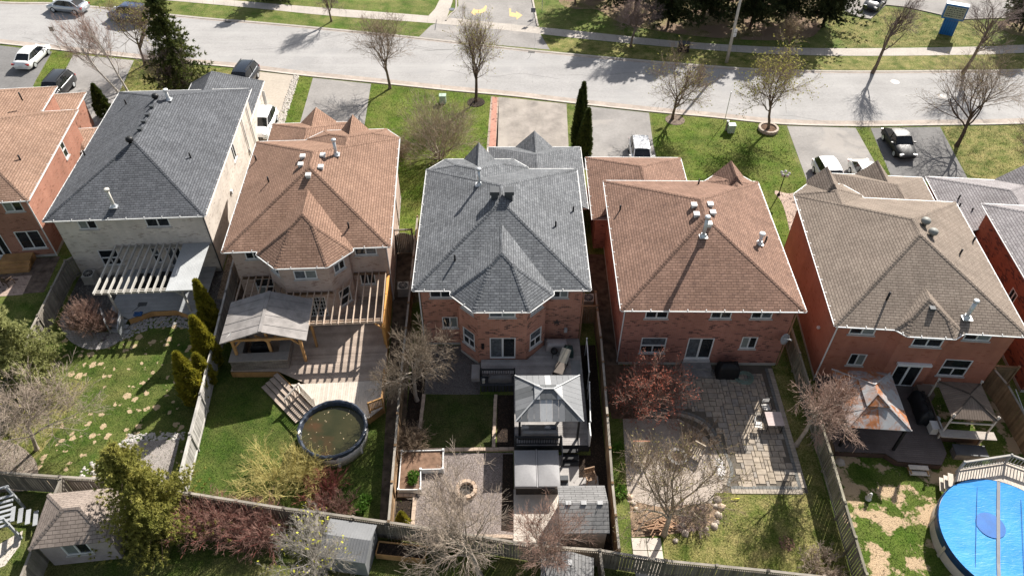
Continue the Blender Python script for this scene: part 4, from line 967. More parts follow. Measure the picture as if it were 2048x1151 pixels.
# stone edged gravel square in the lawn
hs('h1', 'gravel_square', [(2.6, -14.2), (5.55, -14.2), (5.7, -17.3), (2.0, -17.3), (2.1, -15)], 0.012, gravel('pale_gravel', (0.36, 0.32, 0.29), (0.44, 0.40, 0.36), (0.3, 0.27, 0.25), 22, 0.6))
ob = stones('white_stone_edge', [hw('h1', *p) for p in [(2.0, -14.5), (2.45, -13.65), (5.75, -13.7), (5.75, -14.2), (2.7, -14.2), (2.4, -14.9)]], 190, 0.05, 0.12, plain('white_stone', (0.40, 0.375, 0.345), 0.8, 0.75, 1.15, 8), 6); tag(ob, 'ragged edge of whitish stones round the gravel square', 'stones')
ob = stones('pale_stones', [hw('h1', *p) for p in [(0.5, -15.5), (1.2, -15.2), (1.5, -17.3), (0.3, -17.3)]], 60, 0.06, 0.14, _M['white_stone'], 8); tag(ob, 'loose pale stones in the lawn beside the big juniper', 'stones')
hs('h1', 'gravel_bed', smooth([(-5.0, -13.6), (-3.6, -14.2), (-2.2, -15.5), (-2.0, -17.1), (-5.0, -17.1)], 4), 0.014, gravel('tan_gravel', (0.38, 0.31, 0.25), (0.46, 0.39, 0.32), (0.28, 0.22, 0.17), 18))
fence_b = hfence('h1', 'weathered grey board fence between the cream and buff house yards', [(6.35, 1.0), (6.5, -3.6), (6.8, -12.26), (6.96, -17.9)], m=wood('silver_fence_wood', (0.38, 0.36, 0.33), 0.7, 1.2), face=-1)

# ---------------------------------------------------------------- yard of the buff house
DECKB = wood('brown_grey_deck_board', (0.36, 0.29, 0.235), 0.75, 1.2, 0.75, 0.16)
DECKP = wood('pale_deck_board', (0.52, 0.46, 0.39), 0.85, 1.12, 0.75, 0.1)
PERG2 = wood('worn_pergola_wood', (0.46, 0.36, 0.28), 0.75, 1.2)
hs('h2', 'lawn', [(-5.9, -2.0), (6.3, -2.0), (6.35, -17.2), (-5.8, -18.2)], 0.006, grass('shady_lawn', (0.028, 0.060, 0.008), (0.060, 0.104, 0.014), (0.20, 0.18, 0.065), 0.22, 0.5))  # greens lowered so the colour itself deepens the shade in this yard
hs('h2', 'side_yard', [(4.9, 9), (6.3, 9), (6.3, -17), (5.1, -17)], 0.009, DIRT); hs('h2', 'side_yard', [(-6.0, 8), (-5.0, 8), (-5.0, -2), (-6.0, -2)], 0.009, DIRT)
dk = ht('h2', 'wooden_deck', 'large weathered wood deck with a stepped corner behind the buff house', 'deck', 1.5, -3)
boards(dk, [(-4.9, 0.4), (4.9, 0.4), (4.9, -7.05), (0.0, -7.05), (-1.9, -5.95), (-4.9, -5.8)], 0.55, 0.0, DECKB)
boards(dk, [(4.9, -7.06), (4.9, -9.15), (4.1, -9.9), (0.65, -8.85), (-0.95, -7.06)], 0.55, R(90), DECKP)
skirt(dk, [(-4.9, -5.82), (-1.9, -5.97), (0.65, -8.87), (4.1, -9.92), (4.9, -9.17), (4.9, 0.4)], 0.52, CEDARW)
s2 = ht('h2', 'deck_stairs', 'wide dark wooden stairs going down diagonally to the lawn', 'stairs', -1.0, -7.6)
for k in range(4):
    ox, oy = -0.24 * (k + 0.5), -0.21 * (k + 0.5); a_ = (-1.95 + ox * 1.0, -6.0 + oy); b_ = (0.6 + ox, -8.85 + oy)
    hp(MB().beam((a_[0], a_[1], 0.43 - 0.11 * k), (b_[0], b_[1], 0.43 - 0.11 * k), 0.3, 0.05), 'tread', DECKB, s2)
r_ = hp(MB().beam((-0.2, -7.75, 1.5), (0.85, -9.0, 1.5), 0.1, 0.045).beam((-0.2, -7.75, 0.65), (0.85, -9.0, 0.65), 0.05, 0.06), 'handrail', DECKP, s2)
for k in range(12):
    t_ = k / 11; x, y = -0.2 + 1.05 * t_, -7.75 - 1.25 * t_; hsub(MB().box(x - 0.02, x + 0.02, y - 0.02, y + 0.02, 0.55, 1.48), 'baluster', DECKP, r_, s2)
r_ = hp(MB().beam((-0.2, -7.75, 1.45), (-1.05, -8.5, 0.95), 0.1, 0.045), 'handrail', DECKP, s2)
for k in range(8):
    t_ = k / 7; x, y = -0.2 - 0.85 * t_, -7.75 - 0.75 * t_; hsub(MB().box(x - 0.02, x + 0.02, y - 0.02, y + 0.02, 0.45 - 0.35 * t_, 1.43 - 0.5 * t_), 'baluster', DECKP, r_, s2)
# pergola against the bay
pg = ht('h2', 'pergola', 'weathered wooden pergola with open slats behind the buff house', 'pergola', 1.5, -2)
for y in (-4.1, -3.92): hp(MB().beam((0.2, y, 2.78), (4.85, y, 2.78), 0.05, 0.22), 'beam', PERG2, pg)
for k in range(22):
    x = -4.75 + k * 0.455
    if abs(x) < 1.5: y1 = -1.35
    elif abs(x) < 2.65: y1 = -1.35 + (abs(x) - 1.5) * 1.04
    else: y1 = 0.36
    hp(MB().beam((x, y1 - 0.02, 2.95), (x, -4.32, 2.95), 0.05, 0.16), 'rafter', PERG2, pg)
for xa, xb, y in ((-4.8, -2.75, 0.34), (2.65, 4.85, 0.34), (-1.5, 1.4, -1.36)): hp(MB().beam((xa, y, 2.82), (xb, y, 2.82), 0.05, 0.2), 'ledger', wood('dark_ledger', (0.13, 0.085, 0.055)), pg)
for x, y in ((4.75, -4.0), (0.3, -4.0)): hp(MB().box(x - 0.07, x + 0.07, y - 0.07, y + 0.07, 0.4, 2.7), 'post', CEDARW, pg)
hp(MB().beam((4.75, -4.0, 2.0), (4.2, -4.0, 2.65), 0.07, 0.1), 'brace', CEDARW, pg)
pv = ht('h2', 'privacy_screen', 'orange stained wooden privacy wall on the right side of the deck', 'fence', 4.9, -2)
for k in range(16):
    hp(MB().box(4.93, 4.96, -4.35 + k * 0.295, -4.35 + k * 0.295 + 0.285, 0.4, 2.55), 'board', wood('orange_cedar', (0.52, 0.27, 0.08), 0.85, 1.15), pv)
for y in (-4.35, -2.9, -1.4, 0.2): hp(MB().box(4.82, 4.93, y - 0.05, y + 0.05, 0.4, 2.62), 'post', _M['orange_cedar'], pv)
hp(MB().box(4.82, 5.0, -4.45, 0.35, 2.56, 2.6), 'top_rail', _M['orange_cedar'], pv)
# pavilion
PAVR = plain('weathered_grey_felt', (0.27, 0.25, 0.235), 0.9, 0.75, 1.2, 1.6, 0.15, 0, 0.5, 25)
pa = ht('h2', 'garden_pavilion', 'wooden pavilion with a weathered grey gable roof over the outdoor bar', 'pavilion', -2.3, -3.8)
xm, ze, zr = -2.4, 2.95, 3.75; rf = MB()
for x in (-5.0, 0.27):
    P = [(x, -5.65, ze), (x, -2.1, ze), (xm, -2.0, zr), (xm, -5.5, zr)]
    P2 = [(p[0], p[1], p[2] + 0.07) for p in P]
    if x < xm: rf.add(P + P2, [(0, 1, 2, 3), (7, 6, 5, 4), (4, 5, 1, 0), (5, 6, 2, 1), (6, 7, 3, 2), (7, 4, 0, 3)])
    else: rf.add(P + P2, [(3, 2, 1, 0), (4, 5, 6, 7), (0, 1, 5, 4), (1, 2, 6, 5), (2, 3, 7, 6), (3, 0, 4, 7)])
ro = hp(rf, 'roof', PAVR, pa)
for y in (-4.9, -4.1, -3.3, -2.6):
    hsub(MB().beam((-5.0, y, ze + 0.085), (xm, y + 0.03, zr + 0.085), 0.03, 0.014).beam((xm, y + 0.03, zr + 0.085), (0.27, y, ze + 0.085), 0.03, 0.014), 'felt_lap', PAVR, ro, pa)
hsub(MB().beam((xm, -5.5, zr + 0.075), (xm, -2.0, zr + 0.075), 0.2, 0.03), 'ridge_cap', PAVR, ro, pa)
tr = MB().add([(-4.9, -5.62, ze + 0.06), (-4.6, -5.62, ze + 0.06), (-4.4, -4.9, ze + 0.3), (-4.25, -5.2, ze + 0.36)], [(0, 1, 2), (1, 3, 2)]); hsub(tr, 'torn_flap', plain('torn_white', (0.6, 0.57, 0.52)), ro, pa)
for x, y in ((-4.4, -5.2), (-0.25, -5.2), (-4.4, -2.5), (-0.25, -2.5), (-2.3, -5.0)): hp(MB().box(x - 0.08, x + 0.08, y - 0.08, y + 0.08, 0.5, 2.95 if x != -2.3 else 3.6), 'post', CEDARW, pa)
hp(MB().beam((-4.8, -5.25, 2.85), (0.1, -5.25, 2.85), 0.1, 0.18).beam((-4.8, -2.5, 2.85), (0.1, -2.5, 2.85), 0.1, 0.18), 'beam', CEDARW, pa)
for x, s in ((-4.4, 1), (-0.25, -1)):
    hp(MB().beam((x, -5.2, 2.1), (x + 0.6 * s, -5.2, 2.8), 0.08, 0.1), 'brace', CEDARW, pa); hp(MB().beam((x, -5.2, 2.1), (x, -4.5, 2.8), 0.08, 0.1), 'brace', CEDARW, pa)
for s in (-1, 1): hp(MB().beam((-2.3, -5.0, 2.3), (-2.3 + 0.7 * s, -5.0, 2.95), 0.08, 0.1), 'brace', CEDARW, pa)
TAUPE = wood('taupe_counter', (0.24, 0.215, 0.19), 0.85, 1.12)
kb = ht('h2', 'outdoor_bar', 'stone faced U shaped outdoor bar under the pavilion', 'bar', -2.9, -5.0)
STONEV = brick('ledge_stone', (0.20, 0.17, 0.15), (0.27, 0.235, 0.205), (0.09, 0.08, 0.07), (0.12, 0.1, 0.09), 0.3, wd=0.34, ht=0.07)
hp(MB().box(-4.75, -1.2, -5.75, -5.2, 0.35, 1.42), 'front_counter', STONEV, kb); hp(MB().box(-1.75, -1.2, -5.19, -3.9, 0.35, 1.415), 'side_counter', STONEV, kb); hp(MB().box(-4.75, -4.15, -5.19, -3.2, 0.35, 1.415), 'side_counter', STONEV, kb)
hp(MB().box(-4.8, -1.14, -5.82, -5.14, 1.425, 1.48), 'counter_top', TAUPE, kb); hp(MB().box(-1.82, -1.14, -5.13, -3.85, 1.425, 1.48), 'counter_top', TAUPE, kb); hp(MB().box(-4.8, -4.08, -5.13, -3.15, 1.425, 1.48), 'counter_top', TAUPE, kb)
hone('h2', soft_block(-3.7, -2.5, -4.75, -4.15, 0.55, 1.6, 0.1, 6, 0.02), 'barbecue', BLACK, 'black barbecue standing inside the stone bar', 'barbecue', -3.1, -4.45, 0.55)
# the pool
pl = ht('h2', 'swimming_pool', 'round above ground pool with murky green brown water', 'pool', 2.15, -10.95)
PW = plain('pool_wall_grey', (0.80, 0.77, 0.73), 0.6, 0.85, 1.04, 1.5); n = 40
hp(MB().lathe([(1.93, 0.02), (1.93, 1.2), (1.90, 1.2), (1.90, 0.02)], n, (2.15, -10.95, 0)), 'pool_wall', PW, pl, True)
mb = MB(); rg = random.Random(4); prof = []
for k in range(72):
    a = 2 * math.pi * k / 72; rr = 1.95 + rg.uniform(-0.02, 0.02)
    for dr, z in ((-0.16, 0.86), (-0.1, 1.2), (-0.02, 1.27), (0.07, 1.22), (0.09, 1.1 + rg.uniform(-0.05, 0.03)), (0.06, 0.96 + rg.uniform(-0.07, 0.03))):
        q = rr + dr + rg.uniform(-0.015, 0.015); prof.append((2.15 + q * math.cos(a), -10.95 + q * math.sin(a), z + rg.uniform(-0.015, 0.015)))
mb.add(prof, [(k * 6 + j, k * 6 + j + 1, ((k + 1) % 72) * 6 + j + 1, ((k + 1) % 72) * 6 + j) for k in range(72) for j in range(5)])
hp(mb, 'liner_rim', plain('blue_black_liner', (0.035, 0.045, 0.065), 0.3, 0.7, 1.3, 6, 0.6), pl)
tw = NT('murky_water'); pp = tw.pos(); cc = tw.mix(tw.map(tw.noise(pp, 0.9, 4), 0.35, 0.7), (0.026, 0.028, 0.012), (0.044, 0.040, 0.018)); cc = tw.mix(tw.map(tw.noise(pp, 0.55, 3), 0.58, 0.72, 0, 0.8), cc, (0.075, 0.038, 0.018))
tw.bump(tw.noise(pp, 5, 2), 0.04, 0.01)
hp(MB().poly([(2.15 + 1.84 * math.cos(2 * math.pi * k / n), -10.95 + 1.84 * math.sin(2 * math.pi * k / n), 0.93) for k in range(n)]), 'water', tw.fin(cc, 0.05, 0.3), pl)
lf = MB()
for k in range(30):
    a, q = rg.uniform(0, 6.28), 1.75 * math.sqrt(rg.random()); x, y = 2.15 + q * math.cos(a), -10.95 + q * math.sin(a); s_ = rg.uniform(0.015, 0.04); b_ = rg.uniform(0, 3)
    lf.add([(x + s_ * math.cos(b_ + j * 1.57) * (1.6 if j % 2 else 0.8), y + s_ * math.sin(b_ + j * 1.57) * (1.6 if j % 2 else 0.8), 0.936) for j in range(4)], [(0, 1, 2, 3)])
stuff(hp(lf, 'floating_leaves', plain('dead_leaf', (0.42, 0.33, 0.2), 0.8), pl))
for k in range(8):
    a = 2 * math.pi * (k + 0.3) / 8; hp(MB().obox((2.15 + 1.95 * math.cos(a), -10.95 + 1.95 * math.sin(a), 0.5), (0.05, 0.13, 0.98), a), 'upright', PW, pl)
gt = ht('h2', 'deck_gate', 'small wooden deck railing with a lattice gate beside the pool', 'gate', 4.5, -8.5)
hp(MB().beam((4.95, -7.0, 1.5), (4.95, -9.15, 1.5), 0.1, 0.05), 'handrail', CEDARW, gt); hp(MB().beam((4.15, -9.5, 1.5), (4.95, -9.15, 1.5), 0.08, 0.08), 'handrail', CEDARW, gt); hp(MB().beam((4.15, -9.5, 0.75), (4.95, -9.15, 0.75), 0.08, 0.08), 'handrail', CEDARW, gt)
for x, y in ((4.95, -7.0), (4.95, -9.15), (4.15, -9.5)): hp(MB().box(x - 0.05, x + 0.05, y - 0.05, y + 0.05, 0.0, 1.55), 'post', CEDARW, gt)
lt = MB()
for k in range(9):
    t_ = (k + 0.5) / 9; lt.beam((4.15 + 0.8 * t_, -9.5 + 0.35 * t_, 0.78), (4.15 + 0.8 * t_, -9.5 + 0.35 * t_, 1.47), 0.025, 0.02)
for k in range(6): z = 0.85 + k * 0.11; lt.beam((4.17, -9.5, z), (4.93, -9.17, z), 0.02, 0.025)
hp(lt, 'lattice', CEDARW, gt)
for k in range(10):
    y = -7.2 - k * 0.19; hp(MB().box(4.93, 4.97, y - 0.02, y + 0.02, 0.6, 1.48), 'baluster', CEDARW, gt)
fence_c = hfence('h3', 'brown board fence between the pool yard and the middle house yard', [(-6.38, 11.57), (-6.16, -4.29), (-6.02, -8.65), (-5.89, -13.3)], m=FENCEB, face=-1, capm=FENCEW)
ag = ht('h2', 'arched_gate', 'arched wooden gate between the buff and slate roofed houses', 'gate', 5.7, 5.4)
for k in range(9):
    x = 5.0 + k * 0.135; hh = 1.75 + 0.25 * math.sin(math.pi * (k + 0.5) / 9); hp(MB().box(x, x + 0.125, 5.4, 5.43, 0.05, hh), 'board', FENCEW, ag)
hp(MB().beam((4.95, 5.45, 2.25), (6.3, 5.45, 2.25), 0.1, 0.1), 'top_beam', FENCEW, ag)
for x in (4.97, 6.28): hp(MB().box(x - 0.06, x + 0.06, 5.4, 5.52, 0, 2.3), 'post', FENCEW, ag)
ac_unit('h2', 'pale air conditioner between the buff and slate roofed houses', 5.7, 1.2)
# ---------------------------------------------------------------- yard of the middle house
DECK3 = wood('silver_deck_board', (0.33, 0.31, 0.295), 0.75, 1.2, 0.75, 0.14)
CHAR = wood('charcoal_painted_wood', (0.035, 0.037, 0.040), 0.85, 1.15, 0.6, 0.08)
EDGE = plain('tan_edging_block', (0.44, 0.34, 0.26), 0.85, 0.8, 1.15, 4)
GRAV3 = gravel('pinkish_gravel', (0.34, 0.28, 0.25), (0.43, 0.37, 0.34), (0.24, 0.2, 0.18), 20)
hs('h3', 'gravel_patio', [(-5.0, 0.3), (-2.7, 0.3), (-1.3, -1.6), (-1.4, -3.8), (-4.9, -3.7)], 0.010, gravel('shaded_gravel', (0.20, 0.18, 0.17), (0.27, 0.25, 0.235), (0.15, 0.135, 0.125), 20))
hs('h3', 'lawn', [(-4.85, -3.75), (-0.5, -3.75), (-0.5, -7.7), (-4.85, -7.7)], 0.012, grass('shade_darkened_lawn', (0.024, 0.045, 0.009), (0.045, 0.070, 0.014), (0.13, 0.11, 0.05), 0.3))  # darker copy of the lawn grass, house shade put into its colour
hs('h3', 'planting_bed', [(-5.85, 0.3), (-4.9, 0.3), (-4.9, -7.7), (-5.85, -7.7)], 0.010, MULCH)
hs('h3', 'planting_bed', [(-0.3, -3.8), (0.8, -3.8), (0.8, -7.7), (-0.3, -7.7)], 0.010, MULCH)
hs('h3', 'planting_bed', [(5.2, 0.3), (6.2, 0.3), (5.95, -14.8), (3.2, -14.8), (3.2, -8.2), (5.2, -8.2)], 0.010, MULCH)
hs('h3', 'gravel_patio', [(-5.8, -8.0), (0.65, -8.0), (0.65, -13.6), (-4.6, -13.1), (-5.8, -12.9)], 0.010, GRAV3)
hs('h3', 'planting_bed', [(-5.86, -10.9), (-4.95, -10.9), (-4.9, -12.9), (-5.86, -12.8)], 0.014, MULCH)
hs('h3', 'planting_bed', [(0.05, -8.1), (0.66, -8.1), (0.66, -13.0), (-0.05, -12.9)], 0.014, MULCH)
CONC2 = paving('pale_concrete_pad', (0.50, 0.45, 0.39), 0.85, 1.12, 0.9)
hs('h3', 'concrete_pad', [(0.66, -10.4), (3.25, -10.4), (3.2, -13.9), (0.62, -13.75)], 0.016, CONC2)
hs('h3', 'concrete_pad', [(3.25, -8.2), (4.5, -8.2), (4.4, -9.7), (5.5, -9.6), (5.45, -11.3), (3.25, -11.3)], 0.016, paving('grey_concrete_pad', (0.36, 0.34, 0.32)))
# edging of laid blocks
eg = ht('h3', 'edging_border', 'border of tan edging blocks round the middle yard lawn and beds', 'edging', -0.4, -7.8)
def course(root, a, b, m, size=(0.3, 0.2, 0.14), name='edging_block', z=0.07):
    l = math.dist(a, b); n = max(1, round(l / size[0])); ang = math.atan2(b[1] - a[1], b[0] - a[0]); rg = random.Random(int(l * 100))
    for k in range(n):
        t_ = (k + 0.5) / n; hp(MB().obox((a[0] + (b[0] - a[0]) * t_ + rg.uniform(-0.01, 0.01), a[1] + (b[1] - a[1]) * t_ + rg.uniform(-0.01, 0.01), z), (l / n - 0.012, size[1], size[2]), ang + rg.uniform(-0.02, 0.02)), name, m, root)
for a, b in (((-4.88, -3.8), (-4.95, -6.4)), ((-0.4, -3.85), (-0.5, -7.7)), ((-5.8, -7.86), (1.0, -7.8)), ((-5.85, -10.8), (-4.85, -10.8)), ((-4.85, -10.9), (-4.85, -12.9)), ((-4.6, -13.2), (0.6, -13.3))): course(eg, a, b, EDGE)
# the deck
d3 = ht('h3', 'wooden_deck', 'weathered grey deck behind the middle house with charcoal trim', 'deck', 2.5, -2)
boards(d3, [(-1.35, -1.4), (1.6, -1.4), (2.78, -0.2), (2.78, 0.38), (5.1, 0.38), (5.1, -2.7), (0.72, -2.7), (-1.35, -2.7)], 0.6, 0.0, DECK3) if False else None
boards(d3, [(-1.35, -1.42), (5.1, -1.42), (5.1, -2.75), (-1.35, -2.75)], 0.6, 0.0, DECK3); boards(d3, [(1.62, -1.4), (2.8, -0.15), (2.8, 0.36), (5.1, 0.36), (5.1, -1.41)], 0.6, 0.0, DECK3)
boards(d3, [(0.75, -2.76), (5.1, -2.76), (5.1, -7.9), (0.75, -7.9)], 0.6, 0.0, DECK3)
skirt(d3, [(-1.36, -2.76), (0.74, -2.77), (0.74, -7.92), (5.12, -7.92), (5.12, 0.36)], 0.57, CHAR)
hp(MB().box(-1.95, -1.42, -2.75, -1.6, 0.02, 0.35), 'side_step', DECK3, d3)
railing(d3, [(-1.3, -2.72), (0.78, -2.72)], 0.6, 0.62, CHAR, 0.14); railing(d3, [(0.8, -7.86), (3.4, -7.86)], 0.6, 0.8, CHAR, 0.14)
hp(MB().box(4.4, 5.0, -2.7, -1.5, 0.605, 0.62), 'mat', plain('grey_mat', (0.24, 0.25, 0.25), 0.8), d3)
wr = ht('h3', 'slim_fence', 'black panel screen with slim white top rails beside the middle deck', 'fence', 5.3, -4)
for k, (a, b) in enumerate((((5.45, -0.6), (5.38, -3.35)), ((5.33, -4.15), (5.15, -7.0)))):
    hp(MB().tube([(a[0], a[1], 1.62), (b[0], b[1], 1.62)], 0.035, 8), 'top_rail', WHITE, wr)
    for q in (a, b): hp(MB().tube([(q[0], q[1], 0), (q[0], q[1], 1.7)], 0.03, 8).lathe([(0.05, 0), (0.06, 0.05), (0.0, 0.1)], 8, (q[0], q[1], 1.68)), 'post', WHITE, wr)
    hp(MB().beam((a[0] + 0.06, a[1], 0.8), (b[0] + 0.06, b[1], 0.8), 0.03, 1.5), 'panel', BLACK, wr)
hp(MB().box(5.05, 5.12, -8.0, -7.1, 0.6, 1.7), 'post', WHITE, wr)
bs = ht('h3', 'dark_bench', 'charcoal deck bench carrying a long covered barbecue', 'bench', -0.3, -3.3)
for k in range(10):
    x = -1.3 + k * 0.21; hp(MB().box(x, x + 0.17, -3.55, -3.5, 0.02, 0.6), 'slat', CHAR, bs)
hp(MB().box(-1.35, 0.7, -3.56, -2.8, 0.6, 0.64), 'seat', CHAR, bs)
hone('h3', soft_block(-0.85, 0.6, -3.35, -2.85, 0.64, 1.1, 0.1, 8, 0.02), 'covered_bench', plain('grey_tarp', (0.10, 0.095, 0.095), 0.6), 'dark grey covered bench on the middle deck edge', 'cover', -0.1, -3.1, 0.64, None, True)
hone('h3', MB().tube([(-1.15, -3.3, 0.64), (-1.15, -3.3, 0.95)], 0.1, 10), 'lantern', plain('lantern_glass', (0.35, 0.34, 0.3), 0.3), 'small pale lantern on the charcoal bench corner', 'lantern', -1.15, -3.3, 0.64)
hone('h3', soft_block(2.85, 4.25, -0.85, -0.15, 0.62, 1.3, 0.08, 8, 0.025), 'covered_barbecue', plain('grey_cover', (0.33, 0.30, 0.29), 0.7), 'barbecue under a pale grey cover against the brick wall', 'barbecue', 3.5, -0.5, 0.6, None, True)
gr = ht('h3', 'kettle_grill', 'small black kettle grill beside the grey covered barbecue', 'grill', 3.35, -1.15, 0.6)
MB().lathe([(0.02, 0.3), (0.2, 0.38), (0.24, 0.5), (0.2, 0.64), (0.02, 0.7)], 14).build('bowl', BLACK, gr, True)
for a in (0, 2.1, 4.2): MB().tube([(0.1 * math.cos(a), 0.1 * math.sin(a), 0.4), (0.24 * math.cos(a), 0.24 * math.sin(a), 0)], 0.015, 5).build('leg', BLACK, gr)
lc = ht('h3', 'lounge_chair', 'reclining lounge chair with a beige cushion on the middle deck', 'chair', 3.8, -2.1, 0.6); lc.rotation_euler = (0, 0, hrz('h3') + R(-22))
MB().box(-0.32, 0.32, -0.9, 0.4, 0.28, 0.33).build('seat_frame', BLACK, lc); MB().add([(-0.3, 0.1, 0.35), (0.3, 0.1, 0.35), (0.3, 0.9, 0.85), (-0.3, 0.9, 0.85), (-0.3, 0.06, 0.42), (0.3, 0.06, 0.42), (0.3, 0.86, 0.93), (-0.3, 0.86, 0.93)], [(0, 3, 2, 1), (4, 5, 6, 7), (0, 1, 5, 4), (1, 2, 6, 5), (2, 3, 7, 6), (3, 0, 4, 7)]).build('back_cushion', plain('beige_cushion', (0.46, 0.42, 0.34), 0.8), lc)
MB().box(-0.3, 0.3, -0.85, 0.05, 0.34, 0.42).build('seat_cushion', plain('brown_mesh', (0.12, 0.10, 0.085), 0.8), lc)
for x in (-0.3, 0.3):
    for y in (-0.8, 0.3): MB().box(x - 0.025, x + 0.025, y - 0.025, y + 0.025, 0, 0.28).build('leg', BLACK, lc)
hone('h3', soft_block(3.95, 4.6, -1.3, -0.7, 0.6, 1.4, 0.14, 5, 0.03), 'covered_umbrella', plain('green_cover', (0.035, 0.06, 0.055), 0.6), 'dark green covered item next to the lounge chair', 'cover', 4.3, -1, 0.6, None, True)
hone('h3', MB().box(4.05, 4.25, 0.2, 0.39, 1.35, 1.65), 'electric_box', plain('grey_box', (0.4, 0.4, 0.39)), 'small grey electric box on the brick wall above the covered barbecue', 'box', 4.15, 0.3, 1.35)
# hardtop gazebo: grey metal panels, each panel its own piece
GA = [plain('gazebo_panel_dark', (0.115, 0.12, 0.123), 0.6, 0.9, 1.1, 1, 0.2), plain('gazebo_panel_mid', (0.19, 0.195, 0.20), 0.6, 0.9, 1.1, 1, 0.2), plain('gazebo_panel_pale', (0.40, 0.405, 0.405), 0.6, 0.92, 1.08, 1, 0.2)]
gz = ht('h3', 'hardtop_gazebo', 'grey metal hardtop gazebo with a raised cupola over a sofa', 'gazebo', 2.7, -6.0, 0.6)
def panel_hip(root, x0, x1, y0, y1, z, pitch, n_x, n_y, mats, seed, cut=None, lift=0.0, ribm=None, name='roof_panel'):
    rg = random.Random(seed); P = [(x0, y0), (x1, y0), (x1, y1), (x0, y1)]
    for i, f in hip_faces(P, z, pitch):
        n = n_x if i in (0, 2) else n_y; ax = 0 if i in (0, 2) else 1; a, b = (x0, x1) if ax == 0 else (y0, y1)
        nn = (Vector(f[1]) - Vector(f[0])).cross(Vector(f[2]) - Vector(f[1])).normalized()
        f2 = [(p[0], p[1]) for p in f]
        for k in range(n):
            c0, c1 = a + (b - a) * k / n, a + (b - a) * (k + 1) / n - 0.012
            q = clip_half(clip_half(f2, -1 if ax == 0 else 0, -1 if ax else 0, -c0), 1 if ax == 0 else 0, 1 if ax else 0, c1)
            if cut: q = clip_half(q, *( [(0, 1, cut[2]), (1, 0, 1e9), (0, -1, -cut[3]), (1, 0, 1e9)][0] if i == 0 else [(0, 0, 1)][0] )) if False else q
            if len(q) < 3: continue
            d = -(nn.x * f[0][0] + nn.y * f[0][1] + nn.z * f[0][2])
            top = [(p[0], p[1], -(d + nn.x * p[0] + nn.y * p[1]) / nn.z) for p in q]; m_ = len(top)
            mb = MB().add([(p[0], p[1], p[2] - 0.025) for p in top] + top, [tuple(range(m_ - 1, -1, -1)), tuple(range(m_, 2 * m_))] + [(j, (j + 1) % m_, m_ + (j + 1) % m_, m_ + j) for j in range(m_)])
            hp(mb, name, mats(i, k, n, rg), root)
    apex = (x1 - x0) / 2 if (x1 - x0) < (y1 - y0) else (y1 - y0) / 2
    h_ = apex * pitch
    for cx, cy, sx, sy in ((x0, y0, 1, 1), (x1, y0, -1, 1), (x1, y1, -1, -1), (x0, y1, 1, -1)):
        hp(MB().beam((cx, cy, z + 0.02), (cx + sx * apex, cy + sy * apex, z + h_ + 0.02), 0.07, 0.05), 'hip_rib', ribm or GA[2], root)
    return h_
def gm3(i, k, n, rg):
    if i in (0, 2): return GA[2] if n // 2 - 1 <= k <= n // 2 - 0 and i == 0 else (GA[2] if abs(k - n / 2 + 0.5) < 1 else GA[0 if (k // 2) % 2 == 0 and i == 0 else 1])
    return GA[(k // 2) % 2 if i == 3 else 1 + (k % 2) * 0]
panel_hip(gz, 0.78, 4.66, -7.65, -4.32, 2.6, 0.5, 11, 9, gm3, 1)
hp(MB().box(1.95, 3.45, -6.5, -5.55, 3.08, 3.22), 'cupola_frame', GA[1], gz)
panel_hip(gz, 1.88, 3.5, -6.55, -5.5, 3.22, 0.55, 5, 3, lambda i, k, n, rg: GA[0] if (i in (0, 2) and 1 <= k <= 3) else GA[2], 2, name='cupola_panel')
hp(MB().beam((2.38, -6.02, 3.53), (3.0, -6.02, 3.53), 0.08, 0.05), 'ridge', GA[2], gz)
for x, y in ((1.02, -7.45), (4.42, -7.45), (1.02, -4.55), (4.42, -4.55)): hp(MB().box(x - 0.06, x + 0.06, y - 0.06, y + 0.06, 0.6, 2.62), 'post', BLACK, gz)
for y in (-7.5, -4.5): hp(MB().beam((0.9, y, 2.53), (4.55, y, 2.53), 0.08, 0.14), 'beam', DARKGREY, gz)
for x in (0.96, 4.48): hp(MB().beam((x, -7.5, 2.52), (x, -4.5, 2.52), 0.08, 0.14), 'beam', DARKGREY, gz)
sf = ht('h3', 'outdoor_sofa', 'grey outdoor sofa with striped pillows under the hardtop gazebo', 'sofa', 2.2, -7.2, 0.6)
GC = plain('grey_cushion', (0.28, 0.27, 0.26), 0.85)
hp(MB().box(1.1, 3.3, -7.55, -6.8, 0.62, 0.9), 'sofa_base', plain('sofa_wicker', (0.09, 0.08, 0.075)), sf); hp(soft_block(1.15, 3.25, -7.3, -6.75, 0.9, 1.08, 0.03, 6, 0.01), 'seat_cushion', GC, sf, True); hp(soft_block(1.12, 3.28, -7.6, -7.32, 0.9, 1.4, 0.04, 6, 0.01), 'back_cushion', GC, sf, True)
for x, c in ((1.35, (0.42, 0.41, 0.4)), (2.95, (0.06, 0.07, 0.09)), (2.7, (0.35, 0.35, 0.36))): hp(soft_block(x - 0.22, x + 0.22, -7.25, -7.05, 1.1, 1.5, 0.05, 5, 0.01), 'pillow', plain('pillow_%d' % int(c[0] * 100), c, 0.85), sf, True)
